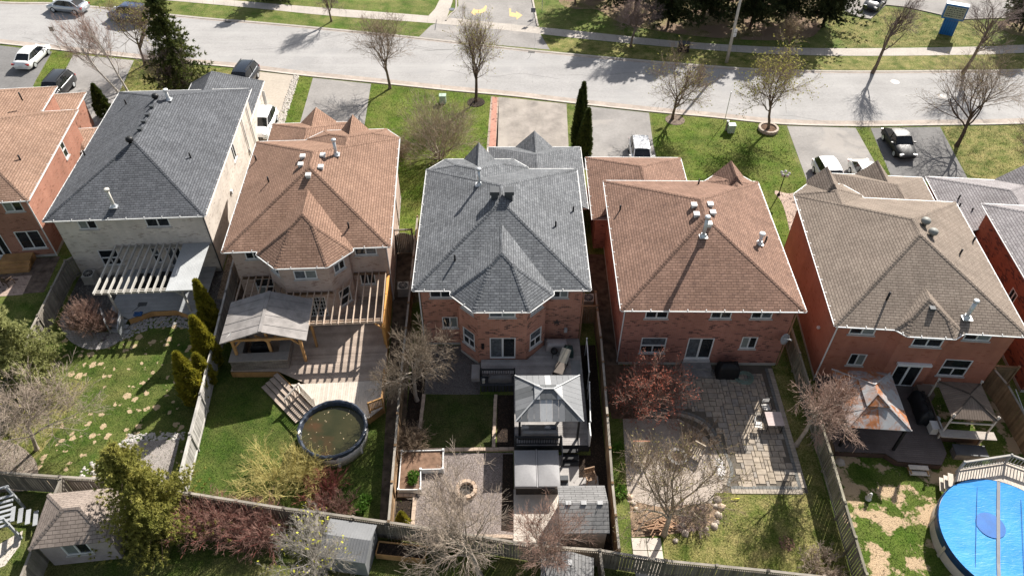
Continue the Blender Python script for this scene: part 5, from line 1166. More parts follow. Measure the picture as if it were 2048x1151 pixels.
# steps off the deck, hot tub, shed
s3 = ht('h3', 'deck_steps', 'black steps from the middle deck down beside the hot tub', 'steps', 3.95, -8.3)
for k in range(3): hp(MB().box(3.48, 4.45, -8.3 - 0.33 * k, -7.95 - 0.33 * k, 0.4 - 0.17 * k, 0.45 - 0.17 * k), 'tread', BLACK, s3)
hp(MB().beam((3.45, -7.95, 1.5), (3.45, -8.95, 1.0), 0.05, 0.05), 'handrail', DARKGREY, s3)
for y, z in ((-7.95, 1.5), (-8.95, 1.0)): hp(MB().box(3.42, 3.48, y - 0.03, y + 0.03, 0, z), 'post', DARKGREY, s3)
hb = ht('h3', 'hot_tub', 'square hot tub with a folded grey cover behind the gazebo', 'hot tub', 1.95, -9.65)
hp(MB().box(0.78, 3.15, -10.75, -8.55, 0.02, 0.85), 'cabinet', plain('tub_cabinet', (0.035, 0.03, 0.028), 0.6), hb)
COVG = plain('grey_vinyl', (0.24, 0.235, 0.235), 0.5, 0.92, 1.06, 1)
for xa, xb in ((0.68, 1.95), (1.985, 3.25)): hp(soft_block(xa, xb, -10.85, -8.45, 0.82, 1.0, 0.03, 6, 0.004), 'cover_half', COVG, hb, True)
hp(MB().box(1.94, 1.99, -10.86, -8.44, 0.84, 1.015), 'cover_fold', plain('fold', (0.34, 0.33, 0.33)), hb); hp(MB().box(2.2, 2.95, -10.92, -10.87, 0.7, 0.9), 'strap', BLACK, hb)
hone('h3', MB().box(3.3, 3.75, -10.4, -9.8, 0.02, 0.25).box(3.3, 3.75, -10.1, -9.8, 0.25, 0.45), 'tub_step', DARKGREY, 'dark grey two tread step beside the hot tub', 'step', 3.5, -10.1)
patio_chair('h3', 'rusty brown slatted chair on the concrete by the garden shed', 5.0, -9.9, 0, R(15), plain('rusty_wood', (0.30, 0.2, 0.13), 0.8), 'garden_chair')
SHW = plain('shed_tan', (0.36, 0.30, 0.25), 0.7, 0.85, 1.08)
SHR = shingle('shed_grey_panel', (0.19, 0.187, 0.183), (0.225, 0.22, 0.216), (0.155, 0.152, 0.148), 0.35, 0.2, 0.6)
sh = gable_shed('h3', 'grey plastic shed with clips on its ridge beside the concrete pad', 3.1, 5.4, -14.0, -11.5, 2.0, 2.6, SHW, SHR, 'x')
for x in (3.45, 4.25, 5.1): hp(MB().box(x - 0.14, x + 0.14, -12.86, -12.64, 2.62, 2.662), 'ridge_clip', plain('pale_clip', (0.36, 0.36, 0.355)), sh)
# white L shaped raised bed
rb = ht('h3', 'raised_bed', 'white L shaped raised garden bed filled with soil', 'raised bed', -5, -9)
Lp = [(-5.84, -8.12), (-3.43, -8.06), (-3.38, -9.31), (-4.64, -9.34), (-4.56, -10.62), (-5.78, -10.62)]
for a, b in zip(Lp, Lp[1:] + Lp[:1]): hp(MB().beam((a[0], a[1], 0.22), (b[0], b[1], 0.22), 0.05, 0.4), 'side_board', WHITE, rb)
for a in Lp: hp(MB().box(a[0] - 0.06, a[0] + 0.06, a[1] - 0.06, a[1] + 0.06, 0, 0.5), 'corner_post', WHITE, rb)
hp(MB().poly([(p[0], p[1], 0.34) for p in Lp[::-1]]), 'soil', plain('bed_soil', (0.20, 0.125, 0.085), 0.95, 0.6, 1.3, 3, 0.1, 0, 0.9, 14), rb)
# fire ring of blocks
fr_ = ht('h3', 'fire_ring', 'fire ring of tan blocks on the gravel of the middle yard', 'fire pit', -2.0, -10.5)
for j in range(2):
    for k in range(12):
        a = 2 * math.pi * (k + 0.5 * j) / 12; hp(MB().obox((-2.0 + 0.5 * math.cos(a), -10.5 + 0.5 * math.sin(a), 0.08 + 0.15 * j), (0.2, 0.235, 0.14), a), 'block', [EDGE, plain('tan_block2', (0.52, 0.38, 0.27), 0.85)][k % 2], fr_)
hp(MB().lathe([(0.38, 0.03), (0.0, 0.06)], 14, (-2.0, -10.5, 0)), 'ash', plain('ash', (0.07, 0.065, 0.06), 0.9, 0.5, 1.6, 8), fr_)
fence_d = hfence('h3', 'brown board fence between the middle yard and the paver patio yard', [(6.36, 3.5), (6.34, 1.79), (6.35, -0.64), (6.17, -6.67), (6.0, -11.11), (5.95, -14.95)], m=FENCEB, face=-1, capm=FENCEW)
fence_d2 = hfence('h3', 'cross fence with gate between the two middle houses', [(5.1, 2.2), (6.36, 2.2)], m=FENCEB)
ac_unit('h3', 'air conditioner in the dark gap right of the middle house, nearer the fence', 6.0, 4.0); 
ac_unit('h3', 'air conditioner in the dark gap touching the right wall of the middle house', 5.55, 2.9)
hs('h4', 'side_yard', [(-6.6, 11.0), (-5.0, 11.0), (-5.0, -3.4), (-6.3, -3.4)], 0.008, DIRT)

# ---------------------------------------------------------------- yard of the red brick house: pavers
hs('h4', 'paver_bedding', [(-3.9, 0.35), (4.85, 0.35), (4.75, -8.95), (-0.15, -8.95), (0.3, -7.6), (0.15, -6.0), (-0.5, -4.9), (-1.6, -4.2), (-3.9, -4.0)], 0.008, plain('joint_sand', (0.11, 0.095, 0.075), 0.95))
arc = smooth([(-3.75, -3.36), (-2.53, -3.12), (-1.04, -3.43), (0.05, -4.26), (0.61, -6.02), (0.85, -7.37), (0.41, -8.55)], 5)
def inside(P, x, y):
    c = False; j = len(P) - 1
    for i in range(len(P)):
        if (P[i][1] > y) != (P[j][1] > y) and x < (P[j][0] - P[i][0]) * (y - P[i][1]) / (P[j][1] - P[i][1]) + P[i][0]: c = not c
        j = i
    return c
field = [(p[0], p[1] + 0.0) for p in arc] + [(4.3, -8.55), (4.45, 0.0), (-3.75, 0.0)]
pat = ht('h4', 'paver_patio', 'large patio of mixed brown and tan pavers behind the red brick house', 'patio', 1.5, -4)
del pat['category']; del pat['label']; pat['kind'] = 'structure'
PVM = [plain('paver_%d' % k, c, 0.9, 0.8, 1.2, 3, 0.15, 0, 0.3, 60) for k, c in enumerate([(0.30, 0.255, 0.205), (0.335, 0.28, 0.22), (0.275, 0.245, 0.21), (0.315, 0.265, 0.205), (0.35, 0.295, 0.23)])]
cell = 0.2; nx, ny = 44, 44; occ = {}; rg = random.Random(11); pcs = []
for j in range(ny):
    for i in range(nx):
        if occ.get((i, j)): continue
        opts = [(2, 2), (2, 1), (1, 2), (3, 2), (2, 2), (2, 2), (3, 2), (2, 3)]; rg.shuffle(opts)
        for (a, b) in opts + [(1, 1)]:
            if all(not occ.get((i + p, j + q)) for p in range(a) for q in range(b)):
                for p in range(a):
                    for q in range(b): occ[(i + p, j + q)] = 1
                x0, y0 = -4.1 + i * cell, 0.05 - (j + b) * cell; x1, y1 = x0 + a * cell, y0 + b * cell
                if all(inside(field, x, y) for x, y in ((x0 + 0.03, y0 + 0.03), (x1 - 0.03, y0 + 0.03), (x1 - 0.03, y1 - 0.03), (x0 + 0.03, y1 - 0.03))):
                    d = 0.012; z = 0.045 + rg.uniform(-0.004, 0.004)
                    pcs.append((a * b, MB().add([(x0 + d, y0 + d, 0), (x1 - d, y0 + d, 0), (x1 - d, y1 - d, 0), (x0 + d, y1 - d, 0), (x0 + d * 1.6, y0 + d * 1.6, z), (x1 - d * 1.6, y0 + d * 1.6, z), (x1 - d * 1.6, y1 - d * 1.6, z), (x0 + d * 1.6, y1 - d * 1.6, z)], [(4, 5, 6, 7), (0, 1, 5, 4), (1, 2, 6, 5), (2, 3, 7, 6), (3, 0, 4, 7)]), rg.randrange(5)))
                break
pcs.sort(key=lambda q: -q[0]); rest = MB(); ri = []
for k, (_, mb_, mi) in enumerate(pcs):
    if k < 298: hp(mb_, 'paver', PVM[mi], pat)
    else: rest.add(mb_.v, mb_.f); ri += [mi] * 5
if rest.f:
    o = stuff(hp(rest, 'small_pavers', PVM[0], pat))
    for m_ in PVM[1:]: o.data.materials.append(m_)
    o.data.polygons.foreach_set('material_index', ri)
# dark soldier band and light outer band
def band(pts, off_, wd, m, name, step=0.2):
    mb = MB(); P = np.array(pts); d = np.r_[0, np.cumsum(np.linalg.norm(np.diff(P, axis=0), axis=1))]; L_ = d[-1]; n = int(L_ / step)
    for k in range(n):
        t0 = np.array([np.interp((k + 0.5) / n * L_, d, P[:, 0]), np.interp((k + 0.5) / n * L_, d, P[:, 1])]); t1 = np.array([np.interp((k + 0.51) / n * L_, d, P[:, 0]), np.interp((k + 0.51) / n * L_, d, P[:, 1])])
        u = (t1 - t0); u = u / np.linalg.norm(u); nrm = np.array([-u[1], u[0]]); c = t0 + nrm * off_
        mb.obox((c[0], c[1], 0.022), (L_ / n - 0.015, wd - 0.015, 0.046 + rg.uniform(-0.003, 0.003)), math.atan2(u[1], u[0]))
    return stuff(hp(mb, name, m, pat))
DKP = plain('charcoal_paver', (0.15, 0.15, 0.14), 0.9, 0.8, 1.2, 4); LTP = plain('buff_paver', (0.36, 0.31, 0.25), 0.9, 0.8, 1.15, 4)
rect = [(-3.75, -3.36), (-3.75, 0.1)]; outer = [(0.41, -8.62), (4.4, -8.62), (4.52, 0.1)]
band(arc, -0.12, 0.2, DKP, 'dark_border'); band(outer, 0.05, 0.2, DKP, 'dark_border'); band([(-3.85, -3.3), (-3.85, 0.1)], 0.0, 0.2, DKP, 'dark_border')
band(arc, -0.36, 0.26, LTP, 'pale_border'); band(outer, -0.2, 0.3, LTP, 'pale_border'); band([(-1.25, 0.0), (-1.25, -0.95), (1.0, -0.95), (1.0, 0.0)], 0.0, 0.12, DKP, 'dark_border')
hs('h4', 'gravel_patio', [(-5.2, -3.5), (-3.9, -3.9), (-1.8, -3.9), (-0.7, -4.6), (0.0, -5.8), (0.3, -7.2), (-0.1, -9.0), (-0.6, -9.6), (-3.9, -9.9), (-5.5, -9.5)], 0.010, gravel('sandy_gravel', (0.46, 0.39, 0.325), (0.52, 0.45, 0.385), (0.38, 0.315, 0.26), 40, 0.4))
hs('h4', 'lawn', [(-0.5, -8.9), (4.78, -8.9), (5.0, -8.0), (5.55, -14.6), (-3.95, -13.3), (-3.8, -11.3), (-1.5, -10.8)], 0.012, GRASS_DRY)
hs('h4', 'lawn', [(4.9, 0.3), (5.9, 0.3), (5.75, -12), (5.55, -14.6), (4.75, -14), (4.75, -8.9)], 0.011, GRASS_DRY)
hs('h4', 'planting_bed', [(-5.4, -9.4), (-3.8, -9.8), (-0.5, -9.5), (-0.6, -10.6), (-1.9, -11.2), (-4.0, -11.5), (-5.5, -11.6)], 0.014, plain('leaf_litter', (0.24, 0.17, 0.115), 0.95, 0.55, 1.5, 4, 0.1, 0, 0.8, 18))
hs('h4', 'planting_bed', [(-6.0, 0.3), (-3.95, 0.3), (-3.9, -3.9), (-5.9, -3.9)], 0.012, SOIL)
for k in range(2):
    for j in range(3):
        x, y = -5.55 + k * 0.8, -12.0 - j * 0.72; o = MB().obox((0, 0, 0.02), (0.76, 0.68, 0.05)).build('paving_slab', CONC2); o.location = (*hw('h4', x + 0.4, y), 0); o['kind'] = 'structure'
st4 = ht('h4', 'stone_steps', 'grey stone steps below the patio door of the red brick house', 'steps', -0.1, -0.1)
for k in range(2): hp(MB().box(-1.05, 0.8, -0.75 + 0.45 * k, 0.38, 0.02 if k == 0 else 0.22, 0.22 + 0.2 * k), 'step', plain('grey_step', (0.22, 0.21, 0.2), 0.9, 0.7, 1.2, 3), st4)
hp(MB().box(-0.95, 0.75, 0.22, 0.4, 0.425, 0.56), 'threshold', SILLM, st4)
hone('h4', soft_block(1.05, 2.45, -0.85, -0.1, 0.04, 1.2, 0.14, 8, 0.03), 'covered_barbecue', plain('black_cover', (0.010, 0.010, 0.011), 0.55), 'barbecue under a black cover beside the stone steps', 'barbecue', 1.75, -0.5, 0, None, True)
hb = MB(); rg = random.Random(2); pts = []
for k in range(160):
    a = k * 0.32; q = 0.42 + 0.1 * math.sin(k * 0.37) + rg.uniform(-0.03, 0.03); pts.append((2.85 + q * math.cos(a) * 1.15 + 0.08 * math.sin(k * 0.11), -0.75 + q * math.sin(a), 0.07 + 0.0006 * k))
pts = [(1.9, -0.95, 0.07), (2.2, -1.0, 0.07)] + pts
hone('h4', hb.tube(pts, 0.022, 5), 'garden_hose', plain('pale_green_hose', (0.20, 0.27, 0.22), 0.5), 'coiled pale green garden hose on the pavers', 'hose', 2.85, -0.75)
tb4 = ht('h4', 'patio_table', 'pale slatted patio table on the pavers with black legs', 'table', 3.75, -4.35)
for k in range(10):
    y = -4.85 + k * 0.1; hp(MB().box(3.27, 4.25, y, y + 0.088, 0.72, 0.75), 'slat', plain('pinkish_slat', (0.46, 0.38, 0.36), 0.7), tb4)
for x in (3.32, 4.2):
    for y in (-4.8, -3.9): hp(MB().tube([(x, y, 0.02), (x, y, 0.72)], 0.02, 6), 'leg', BLACK, tb4)
WCH = plain('white_slat', (0.55, 0.53, 0.5), 0.6)
def iron_chair(label, x, y, rz):
    t = ht('h4', 'iron_chair', label, 'chair', x, y, 0.04, 'chairs at the patio table'); t.rotation_euler = (0, 0, rz)
    for k in range(5): MB().box(-0.22, 0.22, -0.22 + k * 0.09, -0.22 + k * 0.09 + 0.07, 0.43, 0.45).build('seat_slat', WCH, t)
    for k in range(3): MB().box(-0.22, 0.22, 0.24, 0.26, 0.6 + k * 0.12, 0.68 + k * 0.12).build('back_slat', WCH, t)
    for s_ in (-1, 1):
        pts = [(s_ * 0.26, -0.25 + 0.5 * k / 8, 0.65 + 0.06 * math.sin(k / 8 * 3.1)) for k in range(9)]
        MB().tube([(s_ * 0.26, -0.27, 0), (s_ * 0.26, -0.25, 0.65)] + pts[1:] + [(s_ * 0.26, 0.3, 1.0)], 0.018, 5).build('arm', BLACK, t); MB().tube([(s_ * 0.26, 0.3, 0), (s_ * 0.26, 0.24, 0.45), (s_ * 0.26, 0.28, 1.0)], 0.018, 5).build('leg', BLACK, t)
iron_chair('black iron chair with white slats left of the patio table', 2.78, -4.6, R(80)); iron_chair('black iron chair with white slats above the patio table', 3.55, -3.3, R(5))
bk = MB()
fp = ht('h4', 'fire_ring', 'grey stone fire ring in the sandy corner under the bare tree', 'fire pit', -2.35, -6.7)
for k in range(11):
    a = 2 * math.pi * k / 11; hp(MB().obox((-2.35 + 0.47 * math.cos(a), -6.7 + 0.47 * math.sin(a), 0.16), (0.2, 0.25, 0.3), a), 'block', plain('grey_block', (0.36, 0.34, 0.32), 0.9, 0.7, 1.2, 4), fp)
hp(MB().lathe([(0.37, 0.1), (0.0, 0.14)], 12, (-2.35, -6.7, 0)), 'ash', plain('brown_ash', (0.17, 0.12, 0.09), 0.95, 0.5, 1.5, 9), fp)
BWD = wood('bare_wood', (0.42, 0.35, 0.27), 0.7, 1.2)
patio_chair('h4', 'weathered wooden chair beside the grey stone fire ring', -1.2, -6.5, 0, R(-35), BWD, 'garden_chair', 0.6)
ab = ht('h4', 'garden_arbor', 'weathered wooden arbor seat with a lattice back near the fence', 'arbor', -4.6, -7.0)
for x in (-5.0, -4.2):
    for y in (-7.2, -6.6): hp(MB().box(x - 0.04, x + 0.04, y - 0.04, y + 0.04, 0, 1.6), 'post', BWD, ab)
lt = MB()
for k in range(7): x = -4.95 + k * 0.115; lt.box(x, x + 0.03, -6.62, -6.58, 0.3, 1.5)
for k in range(9): z = 0.35 + k * 0.135; lt.box(-4.97, -4.23, -6.6, -6.56, z, z + 0.03)
hp(lt, 'lattice', BWD, ab); hp(MB().beam((-5.1, -6.6, 1.62), (-4.1, -6.6, 1.62), 0.06, 0.08), 'top_rail', wood('red_wood', (0.4, 0.2, 0.13)), ab)
for k in range(4): y = -7.25 + k * 0.14; hp(MB().box(-4.98, -4.22, y, y + 0.11, 0.42, 0.45), 'seat_slat', BWD, ab)
ROCK = plain('field_stone', (0.40, 0.34, 0.28), 0.9, 0.7, 1.25, 2, 0.2, 0, 0.5, 20); ROCKP = plain('tan_field_stone', (0.50, 0.38, 0.27), 0.9, 0.8, 1.2, 2)
rk = [(-0.45, -9.35, .27), (-0.35, -9.8, .3), (-0.62, -9.75, .2), (-0.6, -10.3, .26), (-0.75, -10.7, .2), (-0.95, -10.95, .24), (-2.7, -10.9, .22), (-2.6, -11.35, .26), (-3.2, -11.8, .2), (-1.4, -11.1, .17), (-5.2, -9.6, .2), (-5.35, -9.2, .22), (-5.1, -9.95, .2)]
wh = ['grey', 'tan', 'small', 'pale', 'low', 'rosy', 'inner', 'blunt', 'lone', 'little', 'mossy', 'orange', 'broken']
pl_ = ['topmost boulder at the lawn corner', 'second boulder down the lawn edge', 'boulder tucked behind the lawn edge row', 'third boulder down the lawn edge', 'fourth boulder down the lawn edge', 'lowest boulder of the lawn edge row', 'upper boulder right of the bare tree trunk', 'lower boulder right of the bare tree trunk', 'boulder below the bare tree by the grass', 'stone left of the lawn edge row', 'middle stone by the brown fence', 'upper stone by the brown fence', 'lower stone by the brown fence']
for k, (x, y, r_) in enumerate(rk):
    rg = random.Random(k); mb = MB().rock((x, y, 0), r_, rg, 0.75); o = hone('h4', mb, 'boulder', ROCKP if k in (1, 11) else ROCK, 'round %s' % pl_[k], 'rock', x, y, 0, 'boulders edging the lawn', True)
# brush pile
br_ = MB(); rg = random.Random(21)
for k in range(46):
    x, y, a, l = -4.1 + rg.gauss(0, 0.35), -11.0 + rg.gauss(0, 0.2), rg.gauss(0.1, 0.45), rg.uniform(0.5, 1.3); z = rg.uniform(0.03, 0.3); br_.tube([(x - l / 2 * math.cos(a), y - l / 2 * math.sin(a), z), (x + l / 2 * math.cos(a), y + l / 2 * math.sin(a), z + rg.uniform(-0.05, 0.1))], rg.uniform(0.015, 0.04), 5)
stuff(hone('h4', br_, 'brush_pile', wood('cut_branches', (0.30, 0.19, 0.12), 0.6, 1.4), 'pile of cut brown branches at the foot of the bare tree', 'branches', -4.1, -11.0))
o = stones('white_pebbles', [hw('h4', *p) for p in [(-0.05, -6.6), (0.35, -6.8), (0.35, -7.6), (0.05, -8.1), (-0.2, -7.6)]], 110, 0.04, 0.09, plain('white_pebble', (0.72, 0.69, 0.66), 0.7, 0.9, 1.05), 9); tag(o, 'small heap of white pebbles beside the curved paver border', 'stones')
fence_e = hfence('h4', 'tall weathered slat fence right of the paver patio', [(6.15, 2.4), (5.95, -5.2), (5.9, -7.5), (5.75, -10.5), (5.6, -14.4)], m=wood('olive_fence_wood', (0.225, 0.205, 0.155), 0.75, 1.2), gap=0.045, h=1.85, bw=0.13)

hone('h4', MB().tube([(0.25, -9.35, 0.1), (0.75, -9.3, 0.1)], [0.02, 0.035], 6), 'toy_bat', plain('bright_yellow', (0.75, 0.68, 0.03), 0.4), 'bright yellow toy bat lying on the lawn by the patio edge', 'toy', 0.5, -9.3, 0.05)
hv = MB(); rg = random.Random(77)
for k in range(70):
    a, q = rg.uniform(0, 6.28), 0.42 * math.sqrt(rg.random()); x, y = 2.75 + q * math.cos(a), -11.9 + q * math.sin(a); s_ = rg.uniform(0.04, 0.09); b_ = rg.uniform(0, 6); z = 0.03 + 0.12 * (1 - q / 0.42) * rg.random()
    hv.add([(x + s_ * math.cos(b_), y + s_ * math.sin(b_), z), (x + s_ * math.cos(b_ + 2.1), y + s_ * math.sin(b_ + 2.1), z + 0.03), (x + s_ * math.cos(b_ + 4.2), y + s_ * math.sin(b_ + 4.2), z + 0.02)], [(0, 1, 2)])
stuff(hone('h4', hv, 'leaf_heap', plain('brown_leaves', (0.17, 0.10, 0.065), 0.9, 0.6, 1.5, 9), 'little heap of brown leaves on the dry lawn', 'leaves', 2.75, -11.9))
# ---------------------------------------------------------------- yard of the smooth red house
DECK5 = wood('dark_composite_board', (0.105, 0.085, 0.078), 0.85, 1.15, 0.6, 0.08)
hs('h5', 'lawn', [(-5.5, -0.5), (6.0, -0.5), (6.0, -16), (-5.6, -16)], 0.006, GRASS_BARE)
d5 = ht('h5', 'composite_deck', 'dark brown composite deck with an angled corner under the rusty gazebo', 'deck', -2, -3)
boards(d5, [(-5.2, 0.38), (1.2, 0.38), (1.25, -4.9), (0.69, -5.72), (-1.76, -5.66), (-2.32, -5.18), (-5.2, -5.25)], 0.45, 0.0, DECK5)
skirt(d5, [(-5.2, -5.27), (-2.32, -5.2), (-1.76, -5.68), (0.69, -5.74), (1.27, -4.9), (1.27, 0.3)], 0.42, wood('brown_fascia', (0.10, 0.06, 0.045)))
s5 = ht('h5', 'deck_steps', 'two pale treads stepping off the dark composite deck', 'steps', -0.6, -5.9)
for k in range(2): hp(MB().box(-1.15, -0.05, -6.05 - 0.3 * k, -5.76 - 0.3 * k, 0.28 - 0.14 * k, 0.33 - 0.14 * k), 'tread', DECKP, s5)
hp(MB().box(-1.1, -1.05, -6.3, -5.78, 0.0, 0.26).box(-0.15, -0.1, -6.3, -5.78, 0.0, 0.26), 'stringer', CEDARW, s5)
tr = NT('rusted_tin'); pp = tr.pos(); r1 = tr.map(tr.noise(pp, 1.5, 6, 0.7, 0.8), 0.47, 0.54); r2 = tr.map(tr.noise(pp, 6, 4, 0.7), 0.5, 0.7)
cc = tr.mix(tr.math('MULTIPLY', r1, tr.map(r2, 0, 1, 0.4, 1.0)), (0.34, 0.345, 0.345), (0.30, 0.12, 0.048)); cc = tr.mix(tr.map(tr.noise(tr.scale(pp, (1, 1, 1)), 3.0, 3), 0.35, 0.65, 0.35, 0.0), cc, (0.22, 0.22, 0.23))
RUST = tr.fin(cc, 0.55, 0.3, 0.0)
g5 = ht('h5', 'rusty_gazebo', 'metal gazebo roof streaked with orange rust over the dark deck', 'gazebo', -3.35, -2.9, 0.45)
t2 = NT('heavily_rusted_tin'); pp = t2.pos(); c2 = t2.mix(t2.map(t2.noise(pp, 1.7, 6, 0.7, 0.8), 0.40, 0.56), (0.30, 0.30, 0.30), (0.33, 0.125, 0.045)); c2 = var(t2, c2, pp, 0.7, 1.2, 4); RUST2 = t2.fin(c2, 0.6, 0.25)
def gmr(i, k, n, rg): return RUST2 if rg.random() < 0.4 else RUST
panel_hip(g5, -5.08, -1.58, -5.07, -0.86, 2.6, 0.5, 2, 3, gmr, 3, ribm=RUST)
hp(MB().box(-3.95, -2.75, -3.95, -2.1, 3.12, 3.26), 'cupola_frame', RUST, g5); panel_hip(g5, -4.0, -2.7, -4.0, -2.05, 3.26, 0.55, 2, 2, gmr, 4, ribm=RUST, name='cupola_panel')
for y in (-4.1, -3.05): 
    hp(MB().beam((-5.05, y, 2.64), (-4.05, y, 3.12), 0.025, 0.02), 'seam', RUST, g5)
for x, y in ((-4.85, -4.85), (-1.8, -4.9), (-4.85, -1.1), (-1.8, -1.1)): hp(MB().box(x - 0.07, x + 0.07, y - 0.07, y + 0.07, 0.45, 2.62), 'post', BLACK, g5)
for y in (-4.95, -1.0): hp(MB().beam((-5.0, y, 2.52), (-1.65, y, 2.52), 0.08, 0.14), 'beam', DARKGREY, g5)
for x in (-4.95, -1.7): hp(MB().beam((x, -4.95, 2.51), (x, -1.0, 2.51), 0.08, 0.14), 'beam', DARKGREY, g5)
hone('h5', MB().tube([(-4.0 + 0.3 * math.cos(k * 0.5), -4.45 + 0.22 * math.sin(k * 0.5), 0.48 + 0.001 * k) for k in range(50)], 0.03, 5), 'cable_coil', RUBBER, 'black hose coil lying on the dark deck', 'hose', -4, -4.45, 0.45)
BRB = wood('brown_roof_board', (0.155, 0.12, 0.095), 0.85, 1.15, 0.7, 0.08); PLW = wood('pale_bar_wood', (0.42, 0.37, 0.32), 0.8, 1.15)
c5 = ht('h5', 'bar_hut', 'small bar hut with a brown board pyramid roof and a pale counter', 'hut', 2.35, -2.6)
panel_hip(c5, 1.05, 3.62, -3.92, -1.2, 2.5, 0.42, 18, 18, lambda i, k, n, rg: BRB, 5, ribm=wood('dark_hip', (0.07, 0.055, 0.045)), name='roof_board')
for x, y in ((1.1, -3.85), (3.58, -3.85), (1.1, -1.25), (3.58, -1.25)): hp(MB().tube([(x, y, 0), (x, y, 2.75)], 0.055, 8).lathe([(0.09, 0), (0.09, 0.05), (0.0, 0.12)], 8, (x, y, 2.72)), 'post', PLW, c5)
hp(MB().box(0.85, 4.0, -4.3, -3.75, 1.15, 1.2), 'counter', PLW, c5); hp(MB().box(1.1, 3.6, -3.8, -3.7, 0.05, 1.14), 'front_wall', plain('brown_panel', (0.13, 0.075, 0.05)), c5); hp(MB().box(1.05, 1.12, -3.8, -1.3, 0.05, 1.1), 'side_wall', BRB, c5)
hp(MB().beam((1.15, -3.9, 2.1), (3.55, -3.9, 2.1), 0.05, 0.1), 'rail', PLW, c5); hp(MB().box(0.7, 1.6, -1.1, -0.3, 0.05, 1.0), 'back_counter', BRB, c5)
hone('h5', soft_block(0.15, 0.95, -3.0, -1.0, 0.45, 1.5, 0.2, 7, 0.04), 'covered_barbecue', plain('black_cover2', (0.012, 0.013, 0.015), 0.5), 'long black covered barbecue between rusty gazebo and bar hut', 'barbecue', 0.55, -2, 0.45, None, True)
wb = ht('h5', 'storage_box', 'white plastic storage box on the dark deck edge', 'box', 0.95, -3.4, 0.45)
hp(MB().box(0.65, 1.2, -3.65, -3.1, 0.47, 1.0), 'box_body', plain('offwhite_plastic', (0.58, 0.54, 0.49), 0.5), wb); hp(MB().box(0.62, 1.23, -3.68, -3.07, 1.0, 1.05), 'box_lid', plain('offwhite_lid', (0.68, 0.64, 0.6), 0.5), wb)
hone('h5', MB().lathe([(0.15, 0), (0.2, 0.1), (0.2, 0.35), (0.1, 0.45), (0.0, 0.47)], 12, (1.25, -2.7, 0.5)), 'propane_tank', plain('tank_grey', (0.4, 0.4, 0.4), 0.4), 'pale propane tank behind the white storage box', 'tank', 1.25, -2.7, 0.5, None, True)
sb = ht('h5', 'stone_planter', 'dark stone faced box with a slab top below the bar hut', 'planter', 2.6, -4.6)
hp(MB().box(1.75, 3.45, -5.0, -4.4, 0, 0.55), 'stone_base', STONEV, sb); hp(MB().box(1.68, 3.52, -5.07, -4.33, 0.55, 0.62), 'slab_top', plain('dark_slab', (0.07, 0.07, 0.075), 0.5), sb)
hone('h5', MB().rock((-4.9, -5.7, 0), 0.33, random.Random(3), 0.6), 'boulder', ROCK, 'pale grey boulder at the corner of the dark deck', 'rock', -4.9, -5.7, 0, None, True)
hone('h5', MB().lathe([(0.16, 0), (0.18, 0.08), (0.09, 0.14), (0.13, 0.3), (0.07, 0.42), (0.1, 0.5), (0.06, 0.6), (0.0, 0.62)], 10, (-3.9, -8.0, 0)), 'garden_statue', plain('statue_white', (0.6, 0.58, 0.55), 0.6), 'small white garden statue on the patchy lawn', 'statue', -3.9, -8.0, 0, None, True)
# covered pool
p5 = ht('h5', 'covered_pool', 'large round pool under a bright blue winter cover with a centre patch', 'pool', 2.3, -10.4)
cx, cy, rr = 2.3, -10.4, 3.42; n = 64
hp(MB().lathe([(rr, 0.02), (rr, 1.12), (rr - 0.04, 1.12)], n, (cx, cy, 0), cap=False), 'pool_wall', plain('beige_pool_wall', (0.50, 0.44, 0.37), 0.6, 0.8, 1.1, 1.5), p5, True)
hp(MB().lathe([(rr + 0.03, 0.72), (rr + 0.05, 1.15), (rr + 0.01, 1.20)], n, (cx, cy, 0), cap=False), 'cover_skirt', plain('navy_tarp', (0.012, 0.04, 0.11), 0.4, 0.7, 1.4, 3), p5)
tc = NT('blue_tarp'); pp = tc.pos(); fold = tc.noise(tc.scale(pp, (0.9, 2.6, 1)), 2.2, 4, 0.6, 1.2); cc = tc.mix(tc.map(tc.noise(pp, 0.7, 3), 0.3, 0.7), (0.016, 0.20, 0.52), (0.032, 0.26, 0.60)); tc.bump(fold, 0.2, 0.06)
TARP = tc.fin(cc, 0.32, 0.3)
V = [(cx, cy, 1.10)]; rg = random.Random(8)
for j in range(1, 9):
    for k in range(n):
        q = rr * 0.995 * j / 8; a = 2 * math.pi * k / n; V.append((cx + q * math.cos(a), cy + q * math.sin(a), 1.10 + 0.10 * (j / 8) ** 3 + (0.012 * math.sin(a * 23 + j) * (j / 8) if j < 8 else 0)))
F = [(0, 1 + k, 1 + (k + 1) % n) for k in range(n)] + [(1 + (j - 1) * n + k, 1 + j * n + k, 1 + j * n + (k + 1) % n, 1 + (j - 1) * n + (k + 1) % n) for j in range(1, 8) for k in range(n)]
cv = hp(MB().add(V, F), 'cover', TARP, p5, True)
hsub(MB().poly([(1.65 + 0.74 * math.cos(2 * math.pi * k / 28), -9.75 + 0.74 * math.sin(2 * math.pi * k / 28), 1.135) for k in range(28)]), 'centre_patch', plain('deep_blue_patch', (0.004, 0.105, 0.36), 0.5), cv, p5)
hsub(MB().beam((3.03, -7.08, 1.215), (2.4, -8.8, 1.15), 0.17, 0.012).beam((2.4, -8.8, 1.15), (1.25, -11.9, 1.15), 0.17, 0.012).beam((1.25, -11.9, 1.15), (0.72, -13.35, 1.215), 0.17, 0.012), 'grey_strap', plain('grey_strap', (0.16, 0.16, 0.17), 0.5), cv, p5)
